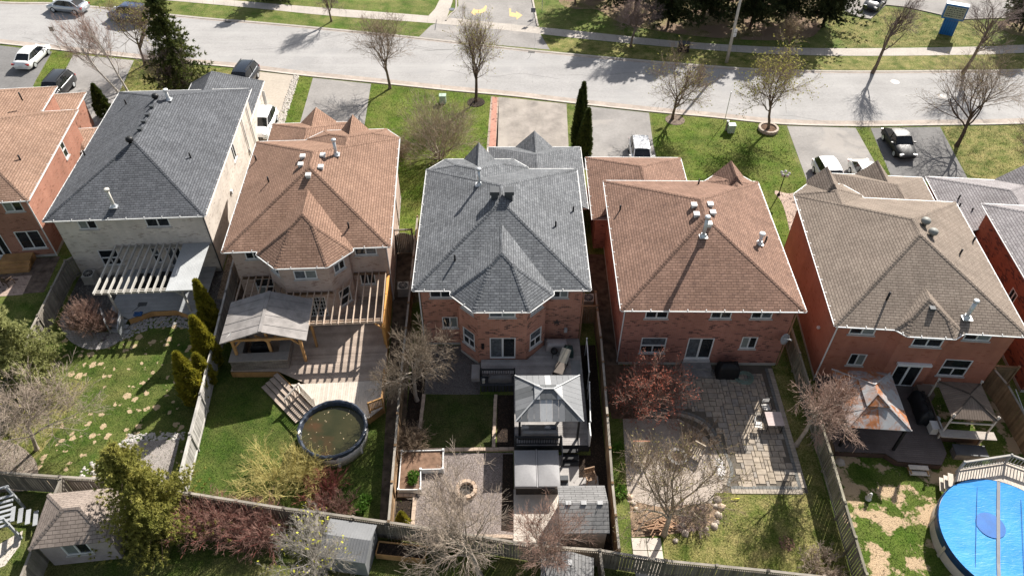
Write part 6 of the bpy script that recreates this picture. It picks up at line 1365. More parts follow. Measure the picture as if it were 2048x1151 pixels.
for (xa, ya), (xb, yb) in (((1.75, -7.5), (-0.05, -12.3)), ((3.85, -8.1), (2.15, -12.9))):
    hsub(MB().beam((xa, ya, 1.165), (xb, yb, 1.165), 0.02, 0.01), 'seam', plain('seam_navy', (0.01, 0.06, 0.2)), cv, p5)
for k in range(12):
    a = 2 * math.pi * (k + 0.4) / 12; hp(MB().obox((cx + (rr + 0.03) * math.cos(a), cy + (rr + 0.03) * math.sin(a), 0.5), (0.06, 0.16, 1.0), a), 'upright', _M['beige_pool_wall'], p5)
pd = ht('h5', 'pool_deck', 'raised pale wooden pool deck with a grey railing at the right edge', 'deck', 3.5, -6.6)
boards(pd, [(0.65, -7.25), (1.7, -6.95), (3.1, -7.0), (4.6, -7.7), (5.9, -9.0), (6.0, -6.2), (3.9, -5.75), (1.1, -6.45)], 1.15, R(84), DECKP, 0.17)
skirt(pd, [(0.65, -7.25), (1.1, -6.45), (3.9, -5.75), (6.0, -6.2)], 1.1, DECKP)
railing(pd, [(1.1, -6.45), (3.9, -5.78), (5.9, -6.6)], 1.15, 0.8, wood('grey_rail_wood', (0.34, 0.32, 0.29), 0.85, 1.1), 0.16)
for k in range(3): hp(MB().obox((0.6 - 0.12 * k, -7.0 + 0.02 * k, 0.9 - 0.28 * k), (0.28, 0.9, 0.05), R(-15)), 'tread', DECKP, pd)
fence_f = hfence('h5', 'brown board fence at the right edge beyond the bar hut', [(5.4, 0.6), (5.75, -0.6), (6.1, -6.0), (6.2, -14)], m=FENCEB, face=-1, capm=FENCEW)
fence_f2 = hfence('h5', 'short brown cross fence at the right corner of the smooth red house', [(5.12, 0.9), (7.0, 0.9)], m=FENCEB)
tag(hone('h5', MB().tube([(6.0, -1.0, 1.9), (6.15, -6.5, 0.9)], 0.025, 6), 'pool_pole', GALV, 'metal pool pole leaning along the right hand fence', 'pole', 6.0, -1.0, 0.9), 'metal pool pole leaning along the right hand fence', 'pole')

# ---------------------------------------------------------------- the back fence line and what lies below it
bf = [G(u, v, 1.8) for u, v in ((-70, 938), (120, 952), (195, 956), (380, 985), (567, 1015), (635, 1023), (777, 1043), (871, 1057), (1067, 1089), (1200, 1099), (1332, 1120), (1537, 1140), (1760, 1165))]
k3 = [0, 4, 8, 12]
for a, b, lb in ((0, 4, 'dentil topped back fence along the cream and buff house yards'), (4, 8, 'dentil topped back fence behind the pool and the gravel yard'), (8, 12, 'dentil topped back fence along the dry lawn and garden shed')):
    fence(lb, bf[a:b + 1], 1.8, wood('dark_weathered_wood', (0.19, 0.165, 0.135), 0.75, 1.25), 'dentil', face=-1, capm=FENCEW)
def up(*p): return [G(u, v, 1.8) for u, v in p]
fence('grey side fence beside the small hip roofed shed', up((122, 955), (95, 1020), (62, 1100), (30, 1180)), 1.8, FENCEW, face=1)
fence('side fence running under the pale yellow budded tree', up((635, 1023), (630, 1090), (622, 1190)), 1.8, FENCEW)
fence('side fence below the garden shed in the bottom foreground', up((1200, 1099), (1206, 1145), (1215, 1190)), 1.8, FENCEW)
# hip roofed shed at bottom left
sc_ = G(165, 1075); hs_ = thing('hip_roof_shed', 'small shed with a worn taupe hip roof at the bottom left', 'shed', (*sc_, 0), R(7))
E5 = [G(u, v, 2.3) for u, v in ((52, 1098), (212, 1084), (258, 975), (103, 982))]
ez = [((x - sc_[0]) * math.cos(R(-7)) - (y - sc_[1]) * math.sin(R(-7)), (x - sc_[0]) * math.sin(R(-7)) + (y - sc_[1]) * math.cos(R(-7))) for x, y in E5]
xa, xb = (ez[0][0] + ez[3][0]) / 2, (ez[1][0] + ez[2][0]) / 2; ya, yb = (ez[0][1] + ez[1][1]) / 2, (ez[2][1] + ez[3][1]) / 2
RS = shingle('worn_taupe_shingles', (0.25, 0.205, 0.175), (0.29, 0.24, 0.205), (0.20, 0.165, 0.14), 0.45, 0.2, 0.36)
roof(hs_, [(xa, ya), (xb, ya), (xb, yb), (xa, yb)], 2.3, 0.62, RS, gut=False, trim=plain('shed_trim', (0.3, 0.26, 0.23)))
walls(hs_, [(xa + 0.25, ya + 0.25), (xb - 0.25, ya + 0.25), (xb - 0.25, yb - 0.25), (xa + 0.25, yb - 0.25)], 0, 2.22, plain('shed_grey_stucco', (0.36, 0.31, 0.30), 0.8, 0.85, 1.1), [(0, 1.0, 2.3, 0.9, 2.0, 'slider', 1)], found=False)
# metal shed, planter, trellis, lower shed roof
ms = thing('metal_shed', 'grey ribbed metal shed below the back fence', 'shed', (*G(705, 1110), 0), R(-8)); 
MB().box(-1.15, 1.15, -0.95, 0.95, 0, 1.7).poly([(1.15, -0.95, 1.7), (1.15, 0.95, 1.7), (1.15, 0.0, 2.0)]).poly([(-1.15, 0.95, 1.7), (-1.15, -0.95, 1.7), (-1.15, 0.0, 2.0)]).build('shed_wall', plain('shed_steel', (0.24, 0.245, 0.25), 0.5), ms)
SM = plain('shed_roof_steel', (0.17, 0.173, 0.176), 0.55, 0.9, 1.08, 1, 0.3)
for s_ in (-1, 1):
    MB().add([(-1.25, s_ * 1.05, 1.68), (1.25, s_ * 1.05, 1.68), (1.25, 0, 2.03), (-1.25, 0, 2.03)], [(0, 1, 2, 3)] if s_ < 0 else [(3, 2, 1, 0)]).build('roof_panel', SM, ms)
    for k in range(17): x = -1.2 + k * 0.15; MB().beam((x, s_ * 1.05, 1.69), (x, 0, 2.04), 0.03, 0.02).build('roof_rib', SM, ms)
pb = thing('planter_box', 'long wooden planter box with dark soil below the back fence', 'planter', (*G(805, 1108), 0), R(-6))
for y in (-0.36, 0.36): MB().box(-1.3, 1.3, y - 0.03, y + 0.03, 0.05, 0.5).build('side_board', CEDARW, pb)
for x in (-1.3, 1.3): MB().box(x - 0.03, x + 0.03, -0.33, 0.33, 0.05, 0.5).build('end_board', CEDARW, pb)
MB().box(-1.27, 1.27, -0.33, 0.33, 0.1, 0.42).build('soil', MULCH, pb)
tl = thing('trellis', 'small square lattice trellis standing at the back fence', 'trellis', (*G(790, 1083), 0), R(-6))
for k in range(5): MB().box(-0.35 + k * 0.17, -0.32 + k * 0.17, -0.02, 0.02, 0, 1.7).build('upright', FENCEW, tl)
for k in range(8): MB().box(-0.37, 0.38, 0.021, 0.04, 0.3 + k * 0.18, 0.33 + k * 0.18).build('crossbar', FENCEW, tl)
ls = thing('grey_roof_shed', 'grey gabled shed roof cut off by the bottom edge', 'shed', (*G(1130, 1195), 0), R(-4))
MB().box(-1.15, 1.15, -1.4, 1.2, 0, 1.95).poly([(1.15, 1.2, 1.95), (-1.15, 1.2, 1.95), (0, 1.2, 2.4)]).build('shed_wall', SHW, ls)
for s_ in (-1, 1): MB().add([(s_ * 1.3, -1.5, 1.9), (s_ * 1.3, 1.32, 1.9), (0, 1.32, 2.45), (0, -1.5, 2.45)], [(0, 1, 2, 3)] if s_ > 0 else [(3, 2, 1, 0)]).build('roof_panel', SHR, ls)
MB().box(-0.02, 0.2, 0.6, 0.9, 2.4, 2.46).build('ridge_clip', _M['pale_clip'], ls)
# play deck at the left bottom edge
pdk = thing('play_structure', 'grey wooden play structure cut off by the left edge', 'play structure', (*G(10, 1050), 0), R(20))
for k in range(7): MB().box(-1.6, 1.0, -1.2 + k * 0.3, -1.2 + k * 0.3 + 0.14, 1.5, 1.56).build('slat', GREYW, pdk)
for x in (-1.5, 0.9):
    for y in (-1.1, 0.8): MB().box(x - 0.06, x + 0.06, y - 0.06, y + 0.06, 0, 2.2).build('post', GREYW, pdk)
for y in (-1.15, 0.85): MB().beam((-1.6, y, 2.15), (1.0, y, 2.15), 0.08, 0.12).build('rail', GREYW, pdk)
for k in range(5): MB().beam((1.0 + 0.25 * k, -0.9, 1.4 - 0.3 * k), (1.0 + 0.25 * k, 0.0, 1.4 - 0.3 * k), 0.22, 0.05).build('tread', GREYW, pdk)
hsx = MB().lathe([(0.35, 0), (0.35, 0.5), (0.3, 0.55)], 14).build('blue_barrel', plain('teal_plastic', (0.05, 0.16, 0.24), 0.4)); hsx.location = (*G(12, 1030), 1.58); tag(hsx, 'blue tub standing on the grey play structure', 'tub')
sheet('walkway', PX((-40, 1150), (10, 1130), (40, 1090), (46, 1060), (20, 1075), (-40, 1110)), 0.01, CONC2)
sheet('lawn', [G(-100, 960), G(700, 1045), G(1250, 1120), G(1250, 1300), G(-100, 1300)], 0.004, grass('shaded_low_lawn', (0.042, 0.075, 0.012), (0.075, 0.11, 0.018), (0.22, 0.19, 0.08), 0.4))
# ---------------------------------------------------------------- trees
def _perp(d, rg):
    r = rg.normal(size=d.shape); r -= (r * d).sum(1, keepdims=True) * d
    return r / np.maximum(np.linalg.norm(r, axis=1, keepdims=True), 1e-6)
def _norm(v): return v / np.maximum(np.linalg.norm(v, axis=1, keepdims=True), 1e-6)
def grow(seed, H, trunk_h, lv, lean=(0, 0), r0=0.12, stems=1, stem_spread=0.0, wob=0.12, gnarl=0.0):
    """levels of branches as arrays (N, k+1, 3) with radii; lv: list of dict(n, len, ang, t0, up, seg, taper)"""
    rg = np.random.default_rng(seed); out = []
    ang = rg.uniform(0, 6.28) + np.arange(stems) * 6.283 / max(1, stems)
    d = _norm(np.stack([np.cos(ang) * stem_spread + lean[0], np.sin(ang) * stem_spread + lean[1], np.ones(stems)], 1))
    S = np.stack([np.cos(ang) * 0.12 * (stems > 1), np.sin(ang) * 0.12 * (stems > 1), np.full(stems, -0.05)], 1); L = np.full(stems, trunk_h) * rg.uniform(0.85, 1.1, stems); r = np.full(stems, r0)
    specs = [dict(seg=6, up=0.05, end=0.62)] + lv
    for li, s in enumerate(specs):
        n = len(S); k = s.get('seg', 4); P = np.empty((n, k + 1, 3)); P[:, 0] = S; D = np.empty((n, k + 1, 3)); D[:, 0] = d; cur = d.copy()
        for i in range(k):
            cur = _norm(cur + rg.normal(size=cur.shape) * (wob if li == 0 else s.get('wob', 0.16)) + np.array([0, 0, s.get('up', 0.0)]))
            P[:, i + 1] = P[:, i] + cur * (L / k)[:, None]; D[:, i + 1] = cur
        rad = r[:, None] * (1 - (1 - s.get('end', 0.35)) * np.linspace(0, 1, k + 1))[None, :]
        if li == 0: rad[:, 0] *= 1.35
        out.append((P, rad))
        if li + 1 < len(specs):
            c = specs[li + 1]; m = c['n']; idx = np.repeat(np.arange(n), m)
            t = rg.uniform(c.get('t0', 0.3), 1.0, len(idx)); 
            if c.get('tip', True): t[::m] = 1.0
            f = t * k; i0 = np.minimum(f.astype(int), k - 1); fr = (f - i0)[:, None]
            S = P[idx, i0] * (1 - fr) + P[idx, i0 + 1] * fr; d0 = _norm(D[idx, i0] * (1 - fr) + D[idx, i0 + 1] * fr)
            a = np.radians(rg.normal(c['ang'], c.get('dang', 10), len(idx))); a[t >= 1.0] *= 0.45
            d = _norm(d0 * np.cos(a)[:, None] + _perp(d0, rg) * np.sin(a)[:, None])
            if 'flat' in c: d[:, 2] = d[:, 2] * c['flat']; d = _norm(d)
            L = c['len'] * rg.uniform(0.6, 1.25, len(idx)) * (1.15 - 0.45 * t * c.get('cone', 1.0)); rr = rad[idx, i0] * (1 - fr[:, 0]) + rad[idx, i0 + 1] * fr[:, 0]
            r = np.maximum(np.minimum(rr * 0.72, rr), 0) * c.get('rk', 0.8)
            r = np.maximum(r, c.get('rmin', 0.006))
    return out
def tubes(levels, sides):
    Vs, Fs, o = [], [], 0
    for (P, rad), ns in zip(levels, sides):
        n, k1, _ = P.shape; d = _norm(P[:, -1] - P[:, 0]); ref = np.where(np.abs(d[:, 2:3]) < 0.9, np.array([[0, 0, 1.0]]), np.array([[1.0, 0, 0]]))
        x = _norm(np.cross(d, ref)); y = np.cross(d, x); a = np.arange(ns) * 2 * np.pi / ns
        ring = x[:, None, :] * np.cos(a)[None, :, None] + y[:, None, :] * np.sin(a)[None, :, None]
        V = P[:, :, None, :] + ring[:, None] * rad[:, :, None, None]; Vs.append(V.reshape(-1, 3))
        b = (np.arange(n) * k1 * ns)[:, None, None] + (np.arange(k1 - 1) * ns)[None, :, None]; j = np.arange(ns)[None, None, :]; j2 = (j + 1) % ns
        F = np.stack([b + j, b + j2, b + ns + j2, b + ns + j], -1).reshape(-1, 4) + o; Fs.append(F); o += n * k1 * ns
    return np.concatenate(Vs), np.concatenate(Fs)
def fit(levels, H, Wd, lean=(0, 0), keep=True):
    allp = np.concatenate([p.reshape(-1, 3) for p, _ in levels]); zt = np.percentile(allp[:, 2], 99.7)
    tips = levels[-1][0].reshape(-1, 3); rxy = np.percentile(np.hypot(tips[:, 0] - np.median(tips[:, 0]), tips[:, 1] - np.median(tips[:, 1])), 96)
    sz, sx = H / zt, (Wd / 2) / rxy
    for i, (P, r) in enumerate(levels):
        P[..., 2] *= sz; P[..., :2] *= sx
        h = P[..., 2:3] / H; P[..., :2] += np.array(lean) * h * H
    return levels
def bare_tree(label, base, H, Wd, seed, bark, twig=None, kind='vase', buds=None, nb=500, bs=0.05, name='bare_tree', group=None, lean=(0, 0), r0=None, z=0, cat='tree', budshape=1.0, rmin=0.009):
    K = {'vase': (0.34, [dict(n=9, len=0.46 * H, ang=40, t0=0.5, up=0.10, seg=6, rk=0.8), dict(n=8, len=0.26 * H, ang=38, t0=0.18, up=0.05, seg=4), dict(n=7, len=0.13 * H, ang=38, t0=0.15, up=0.04, seg=3, rmin=rmin), dict(n=5, len=0.075 * H, ang=40, t0=0.15, up=0.03, seg=1, rmin=rmin * 0.85, end=0.6)]),
         'upright': (0.6, [dict(n=16, len=0.34 * H, ang=42, t0=0.35, up=0.12, seg=5, rk=0.6), dict(n=6, len=0.15 * H, ang=36, t0=0.2, up=0.08, seg=3), dict(n=5, len=0.085 * H, ang=36, t0=0.15, up=0.05, seg=2, rmin=rmin, end=0.6), dict(n=3, len=0.05 * H, ang=36, t0=0.2, up=0.03, seg=1, rmin=rmin * 0.85, end=0.6)]),
         'bush': (0.10, [dict(n=9, len=0.5 * H, ang=38, t0=0.2, up=0.05, seg=5, rk=0.9), dict(n=7, len=0.3 * H, ang=34, t0=0.2, up=0.06, seg=4), dict(n=5, len=0.16 * H, ang=34, t0=0.2, up=0.06, seg=3, rmin=rmin), dict(n=3, len=0.09 * H, ang=34, t0=0.2, up=0.04, seg=1, rmin=rmin * 0.85, end=0.6)]),
         'dome': (0.42, [dict(n=12, len=0.45 * H, ang=58, t0=0.6, up=0.05, seg=6, rk=0.8), dict(n=9, len=0.2 * H, ang=44, t0=0.2, up=0.03, seg=4), dict(n=7, len=0.11 * H, ang=44, t0=0.2, up=0.02, seg=3, rmin=rmin), dict(n=4, len=0.06 * H, ang=42, t0=0.2, up=0.0, seg=1, rmin=rmin * 0.85, end=0.6)])}[kind]
    stems = 4 if kind == 'bush' else 1
    lv = grow(seed, H, K[0] * H, K[1], (0, 0), r0 or H * 0.019, stems, 0.55 if stems > 1 else 0, 0.07); lv = fit(lv, H, Wd, lean)
    t = thing(name, label, cat, (*base, z), 0.0, group)
    V, F = tubes(lv[:3], (8, 6, 5)); obj('trunk', mesh_np('trunk', V, F, bark, True), t)
    V, F = tubes(lv[3:], (3, 3)); c = obj('crown', mesh_np('crown', V, F, twig or bark), t)
    if buds:
        rg = np.random.default_rng(seed + 5); P = lv[-1][0]; n = min(nb, len(P) * 2); i = rg.integers(0, len(P), n); e = P[i, rg.integers(1, P.shape[1], n)]
        A = _norm(rg.normal(size=(n, 3))); B = _perp(A, rg); s_ = bs * rg.uniform(0.5, 1.4, (n, 1))
        V = np.concatenate([e - A * s_, e + B * s_ * 0.6 * budshape, e + A * s_, e - B * s_ * 0.6 * budshape]); j = np.arange(n); stuff(obj('buds', mesh_np('buds', V, np.stack([j, j + n, j + 2 * n, j + 3 * n], 1), buds), t))
    return t
def tufts(P, D, size, per, rg, narrow=0.22, spread=0.8):
    """sprays of thin leaf faces at points P pointing roughly along D"""
    n = len(P); idx = np.repeat(np.arange(n), per); e = P[idx]; d = _norm(D[idx] + rg.normal(size=(n * per, 3)) * spread); s_ = np.repeat(size, per)[:, None] * rg.uniform(0.6, 1.3, (n * per, 1))
    b = _perp(d, rg) * s_ * narrow; V = np.concatenate([e - b * 0.85, e + b * 0.85, e + d * s_]); m = n * per; j = np.arange(m)
    return V, np.stack([j, j + m, j + 2 * m], 1)
def conifer(label, base, H, Rd, seed, lf, bark, nb=260, per=9, pts=9, droop=0.25, z0=0.06, size=0.34, name='spruce_tree', shape=1.0, lean=(0, 0), group=None, irregular=0.15, cat='tree', lobes=None, narrow=0.24):
    rg = np.random.default_rng(seed); t = thing(name, label, cat, (*base, 0), 0.0, group)
    zt = np.linspace(0, 1, 9); tp = np.stack([lean[0] * zt * H, lean[1] * zt * H, zt * H * 0.98], 1)
    MBt = MB().tube([tuple(p) for p in tp], [max(0.015, H * 0.016 * (1 - q)) for q in zt], 8); MBt.build('trunk', bark, t)
    h = z0 + (1 - z0) * rg.random(nb) ** 1.15 * 0.97; az = rg.uniform(0, 6.283, nb); ln = Rd * np.power(1 - (h - z0) / (1 - z0), 0.85 * shape) * rg.uniform(1 - irregular * 2.2, 1 + irregular, nb) + 0.12
    if lobes is not None: ln = ln * (0.72 + 0.28 * np.cos(az * lobes[0] + h * lobes[1])) * (1 + 0.2 * np.sin(h * 17))
    st = np.stack([lean[0] * h * H, lean[1] * h * H, h * H], 1); dr = np.stack([np.cos(az), np.sin(az), np.zeros(nb)], 1)
    q = np.linspace(0.12, 1.0, pts); P = st[:, None] + dr[:, None] * (ln[:, None] * q[None])[..., None]
    P[..., 2] += (-droop * (ln[:, None] * q[None] ** 1.6) + 0.1 * ln[:, None] * q[None] ** 3)
    P += rg.normal(size=P.shape) * 0.05 * Rd ** 0.5
    D = np.repeat((dr + np.array([0, 0, 0.15]))[:, None], pts, 1)
    V, F = tufts(P.reshape(-1, 3), D.reshape(-1, 3), np.full(nb * pts, size) * (0.55 + 0.45 * rg.random(nb * pts)), per, rg, narrow)
    obj('crown', mesh_np('crown', V, F, lf), t)
    br = MB()
    for i in rg.choice(nb, min(nb, 60), replace=False): br.tube([tuple(st[i]), tuple(P[i, pts // 2]), tuple(P[i, -1])], [0.03, 0.018, 0.006], 4, False)
    br.build('branches', bark, t)
    return t
def cedar(label, base, H, Rd, seed, lf, name='cedar_shrub', group=None, n=2600, size=0.2, cat='shrub', tops=1, fat=0.5):
    """a column of upright sprays; several leaders when tops > 1"""
    rg = np.random.default_rng(seed); t = thing(name, label, cat, (*base, 0), 0.0, group); Vs, Fs, o = [], [], 0
    MB().tube([(0, 0, 0), (0, 0, H * 0.6)], [0.06, 0.02], 6).build('trunk', BARK_D, t)
    for k in range(tops):
        hh = H * (1 if k == 0 else rg.uniform(0.75, 0.97)); off = np.array([0, 0]) if tops == 1 else rg.normal(size=2) * Rd * 0.45; m = n // tops
        u = rg.random(m) ** 0.8; prof = np.where(u < fat * 0.5, 0.75 + 0.25 * u / (fat * 0.5), np.power(np.clip((1 - u) / (1 - fat * 0.5), 0, 1), 0.75)); a = rg.uniform(0, 6.283, m)
        bump = 1 + 0.14 * np.sin(a * 5 + u * 22) + 0.08 * np.sin(a * 9 - u * 31); rr = Rd * (0.75 if tops > 1 else 1) * prof * bump * np.sqrt(rg.uniform(0.55, 1.0, m))
        P = np.stack([off[0] + rr * np.cos(a), off[1] + rr * np.sin(a), u * hh], 1); D = np.stack([np.cos(a) * 0.5, np.sin(a) * 0.5, np.full(m, 0.9)], 1)
        V, F = tufts(P, D, np.full(m, size), 5, rg, 0.3, 0.5); Vs.append(V); Fs.append(F + o); o += len(V)
    obj('crown', mesh_np('crown', np.concatenate(Vs), np.concatenate(Fs), lf), t); return t
def canes(label, base, H, Wd, seed, m, n=60, name='bare_shrub', cat='shrub', group=None, arch=0.5, sub=5, twig=None, depth=None, buds=None, nb=0):
    """a thicket of canes rising from the ground and arching out"""
    rg = np.random.default_rng(seed); t = thing(name, label, cat, (*base, 0), 0.0, group); dy = depth or Wd
    S = np.stack([rg.uniform(-0.5, 0.5, n) * Wd * 0.6, rg.uniform(-0.5, 0.5, n) * dy * 0.6, np.zeros(n)], 1); d = _norm(np.stack([S[:, 0] / Wd * 2 * arch + rg.normal(size=n) * 0.3, S[:, 1] / dy * 2 * arch + rg.normal(size=n) * 0.3, np.ones(n)], 1))
    def run(S, d, L, k, up, r, end):
        P = np.empty((len(S), k + 1, 3)); P[:, 0] = S; cur = d
        for i in range(k):
            cur = _norm(cur + rg.normal(size=cur.shape) * 0.14 + np.array([0, 0, up])); P[:, i + 1] = P[:, i] + cur * (L / k)[:, None]
        return P, np.outer(r, np.linspace(1, end, k + 1)), cur
    L = H * rg.uniform(0.7, 1.15, n); P, rad, cur = run(S, d, L, 5, -0.06, np.full(n, 0.016), 0.5)
    idx = np.repeat(np.arange(n), sub); i0 = rg.integers(1, 5, len(idx)); d1 = _norm(P[idx, i0 + 1] - P[idx, i0]); a = np.radians(rg.normal(35, 12, len(idx)))[:, None]; d1 = _norm(d1 * np.cos(a) + _perp(d1, rg) * np.sin(a))
    P2, r2, _ = run(P[idx, i0], d1, H * 0.35 * rg.uniform(0.5, 1.2, len(idx)), 3, 0.02, np.full(len(idx), 0.009), 0.6)
    idx2 = np.repeat(np.arange(len(idx)), 3); i1 = rg.integers(1, 3, len(idx2)); d2 = _norm(P2[idx2, i1 + 1] - P2[idx2, i1]); d2 = _norm(d2 * 0.8 + _perp(d2, rg) * 0.6); P3, r3, _ = run(P2[idx2, i1], d2, H * 0.16 * rg.uniform(0.5, 1.2, len(idx2)), 2, 0.02, np.full(len(idx2), 0.006), 0.7)
    V, F = tubes([(P, rad)], (4,)); obj('stems', mesh_np('stems', V, F, m), t); V, F = tubes([(P2, r2), (P3, r3)], (3, 3)); obj('twigs', mesh_np('twigs', V, F, twig or m), t)
    return t
BARK_G = plain('grey_brown_bark', (0.15, 0.115, 0.085), 0.95, 0.6, 1.4, 3, 0.1, 0, 0.6, 25); BARK_P = plain('pale_bark', (0.34, 0.29, 0.24), 0.95, 0.7, 1.3, 3, 0.1); BARK_D = plain('dark_bark', (0.085, 0.062, 0.047), 0.95, 0.6, 1.4, 3, 0.1)
TWIG_T = plain('tan_twig', (0.24, 0.18, 0.125), 0.95, 0.8, 1.2, 2); TWIG_P = plain('pinkish_twig', (0.28, 0.18, 0.14), 0.95, 0.8, 1.2, 2); TWIG_M = plain('mauve_twig', (0.20, 0.15, 0.14), 0.95, 0.8, 1.2, 2); TWIG_PALE = plain('pale_twig', (0.36, 0.29, 0.23), 0.95, 0.8, 1.2, 2)
BUD_Y = leaf('yellow_green_buds', (0.34, 0.33, 0.07), (0.42, 0.40, 0.12), 2, 0.3); BUD_R = leaf('red_buds', (0.38, 0.11, 0.075), (0.48, 0.19, 0.13), 2, 0.3); BUD_O = leaf('olive_buds', (0.26, 0.22, 0.08), (0.33, 0.29, 0.12), 2, 0.3)
NEEDLE = leaf('spruce_needles', (0.045, 0.070, 0.020), (0.13, 0.14, 0.036), 1.3, 0.4); JUNI = leaf('juniper_foliage', (0.19, 0.20, 0.045), (0.42, 0.39, 0.11), 1.5, 0.45); PINE = leaf('pine_foliage', (0.24, 0.26, 0.10), (0.42, 0.42, 0.18), 1.5, 0.5); CEDF = leaf('cedar_foliage', (0.15, 0.155, 0.018), (0.36, 0.31, 0.035), 2.2, 0.4); CEDD = leaf('dark_cedar_foliage', (0.035, 0.055, 0.012), (0.085, 0.105, 0.02), 2.2, 0.2); DPINE = leaf('dark_pine', (0.028, 0.042, 0.016), (0.075, 0.085, 0.03), 1.2, 0.2)
ST = 'bare trees along the street'
bare_tree('street tree with yellow buds left of the dark spruce', G(290, 130), 7.4, 5.6, 11, BARK_G, TWIG_T, 'vase', BUD_Y, 900, 0.07, 'street_tree', ST)
bare_tree('bare street tree with a broken low limb by the asphalt driveway', G(780, 177), 7.6, 7.4, 12, BARK_G, TWIG_T, 'vase', None, 0, 0.05, 'street_tree', ST, lean=(-0.05, 0))
bare_tree('round budding street tree in a dark mulch ring', G(952, 203), 8.3, 5.4, 13, BARK_D, TWIG_T, 'vase', BUD_Y, 1100, 0.06, 'street_tree', ST)
bare_tree('budding street tree left of the garden lamp lawn', G(1345, 238), 7.6, 6.4, 14, BARK_G, TWIG_T, 'vase', BUD_Y, 1000, 0.06, 'street_tree', ST)
bare_tree('wide yellow green budding tree in a stone ring planter', G(1536, 260), 7.4, 8.0, 15, BARK_G, TWIG_T, 'vase', BUD_Y, 2600, 0.075, 'street_tree', ST)
bare_tree('large bare street tree right of the black car', G(1913, 292), 9.2, 10.0, 16, BARK_D, TWIG_T, 'vase', BUD_O, 500, 0.05, 'street_tree', ST, lean=(0.06, 0))
bare_tree('slim bare tree on the far boulevard at the top left', G(663, 43), 6.0, 3.6, 17, BARK_G, TWIG_M, 'vase', None, 0, 0.05, 'street_tree', ST)
bare_tree('mauve twigged tree on the far boulevard beside the pines', G(1261, 94), 6.0, 5.2, 18, BARK_G, TWIG_M, 'dome', None, 0, 0.05, 'street_tree', ST)
bare_tree('slender tall bare tree left of the blue school sign', G(1745, 146), 9.0, 4.2, 19, BARK_G, TWIG_M, 'upright', None, 0, 0.05, 'street_tree', ST, lean=(0.10, 0))
bare_tree('bare tree right of the blue school sign on the far boulevard', G(1926, 146), 9.0, 6.2, 20, BARK_G, TWIG_M, 'upright', None, 0, 0.05, 'street_tree', ST, lean=(0.07, 0))
bare_tree('small bare tree at the sidewalk beneath the pines', G(1577, 108), 4.2, 3.4, 21, BARK_G, TWIG_T, 'vase', BUD_O, 300, 0.05, 'street_tree', ST)
bare_tree('small bare tree on the school lawn beside the driveway entrance', G(1150, 8), 6.0, 4.0, 51, BARK_G, TWIG_T, 'vase', None, 0, 0.05, 'street_tree', ST)
WBARK = plain('birch_bark', (0.55, 0.50, 0.44), 0.85, 0.6, 1.15, 5)
bare_tree('white trunked birch leaning left in front of the cream house', G(238, 186), 7.0, 5.0, 22, WBARK, TWIG_P, 'upright', None, 0, 0.05, 'birch_tree', 'birches', lean=(-0.42, 0.1), r0=0.10)
bare_tree('second white birch stem beside the cream house front', G(256, 184), 8.2, 3.6, 23, WBARK, TWIG_P, 'upright', None, 0, 0.05, 'birch_tree', 'birches', lean=(-0.16, 0.15), r0=0.10)
bare_tree('pale birch at the right edge above the mauve roof', G(2046, 352), 6.2, 4.4, 24, WBARK, TWIG_T, 'upright', BUD_O, 300, 0.05, 'birch_tree', 'birches', lean=(-0.15, 0.05), r0=0.09)
bare_tree('dense mauve brown bare bush in front of the dark spruce', G(345, 186), 5.2, 5.6, 25, TWIG_M, TWIG_M, 'bush', None, 0, 0.05, 'bare_bush', None, r0=0.05)
bare_tree('wide tan bare tree on the front lawn of the middle house', G(880, 318), 5.9, 7.8, 26, BARK_P, plain('straw_twig', (0.34, 0.28, 0.20), 0.95), 'bush', BUD_O, 900, 0.04, 'bare_bush', None, r0=0.07)
conifer('dark green spruce at the street beside the cream house', G(370, 184), 10.8, 3.0, 31, NEEDLE, BARK_D, 330, 9, 11, 0.3, 0.03, 0.34, irregular=0.25)
cedar('tall dark cedar at the driveway edge, nearer the street', G(1152, 296), 6.2, 0.72, 32, CEDD, 'cedar_tree', 'cedars by the driveway', 4200, 0.22, 'tree', 2)
cedar('tall dark cedar at the driveway edge, nearer the house', G(1166, 318), 5.0, 0.66, 33, CEDD, 'cedar_tree', 'cedars by the driveway', 3400, 0.22, 'tree', 2)
GC_ = 'columnar cedars along the grey fence'
cedar('columnar cedar nearest the pergola of the cream house', G(430, 658), 4.6, 0.62, 34, CEDF, 'columnar_cedar', GC_); cedar('tall columnar cedar in the middle of the fence row', G(425, 728), 4.5, 0.78, 35, CEDF, 'columnar_cedar', GC_, 3200)
cedar('columnar cedar farthest down the fence row', G(396, 800), 4.5, 0.78, 36, CEDF, 'columnar_cedar', GC_, 3200); cedar('short columnar cedar between two taller ones', G(417, 768), 2.9, 0.6, 37, CEDF, 'columnar_cedar', GC_, 2000)
cedar('small bright cedar cone by the back fence', G(807, 1052), 1.5, 0.36, 38, CEDF, 'dwarf_cedar', None, 1100, 0.13); cedar('dark green cedar beside the leftmost driveway', G(212, 232), 3.2, 0.7, 39, CEDD, 'dwarf_cedar', None, 2000, 0.2)
conifer('large olive green juniper with a leaning top beside the hip roofed shed', G(322, 1056), 7.8, 3.2, 40, JUNI, BARK_D, 760, 16, 13, 0.0, 0.02, 0.19, 'juniper_tree', 0.95, (0, 0), None, 0.2, 'tree', (5, 9), 0.2)
conifer('bushy pale green pine at the left edge', G(66, 768), 6.4, 3.1, 41, PINE, BARK_G, 560, 14, 11, -0.05, 0.05, 0.24, 'pine_tree', 0.6, (0, 0), None, 0.2, 'tree', (4, 7), 0.2)
SP = 'pines on the school lawn'
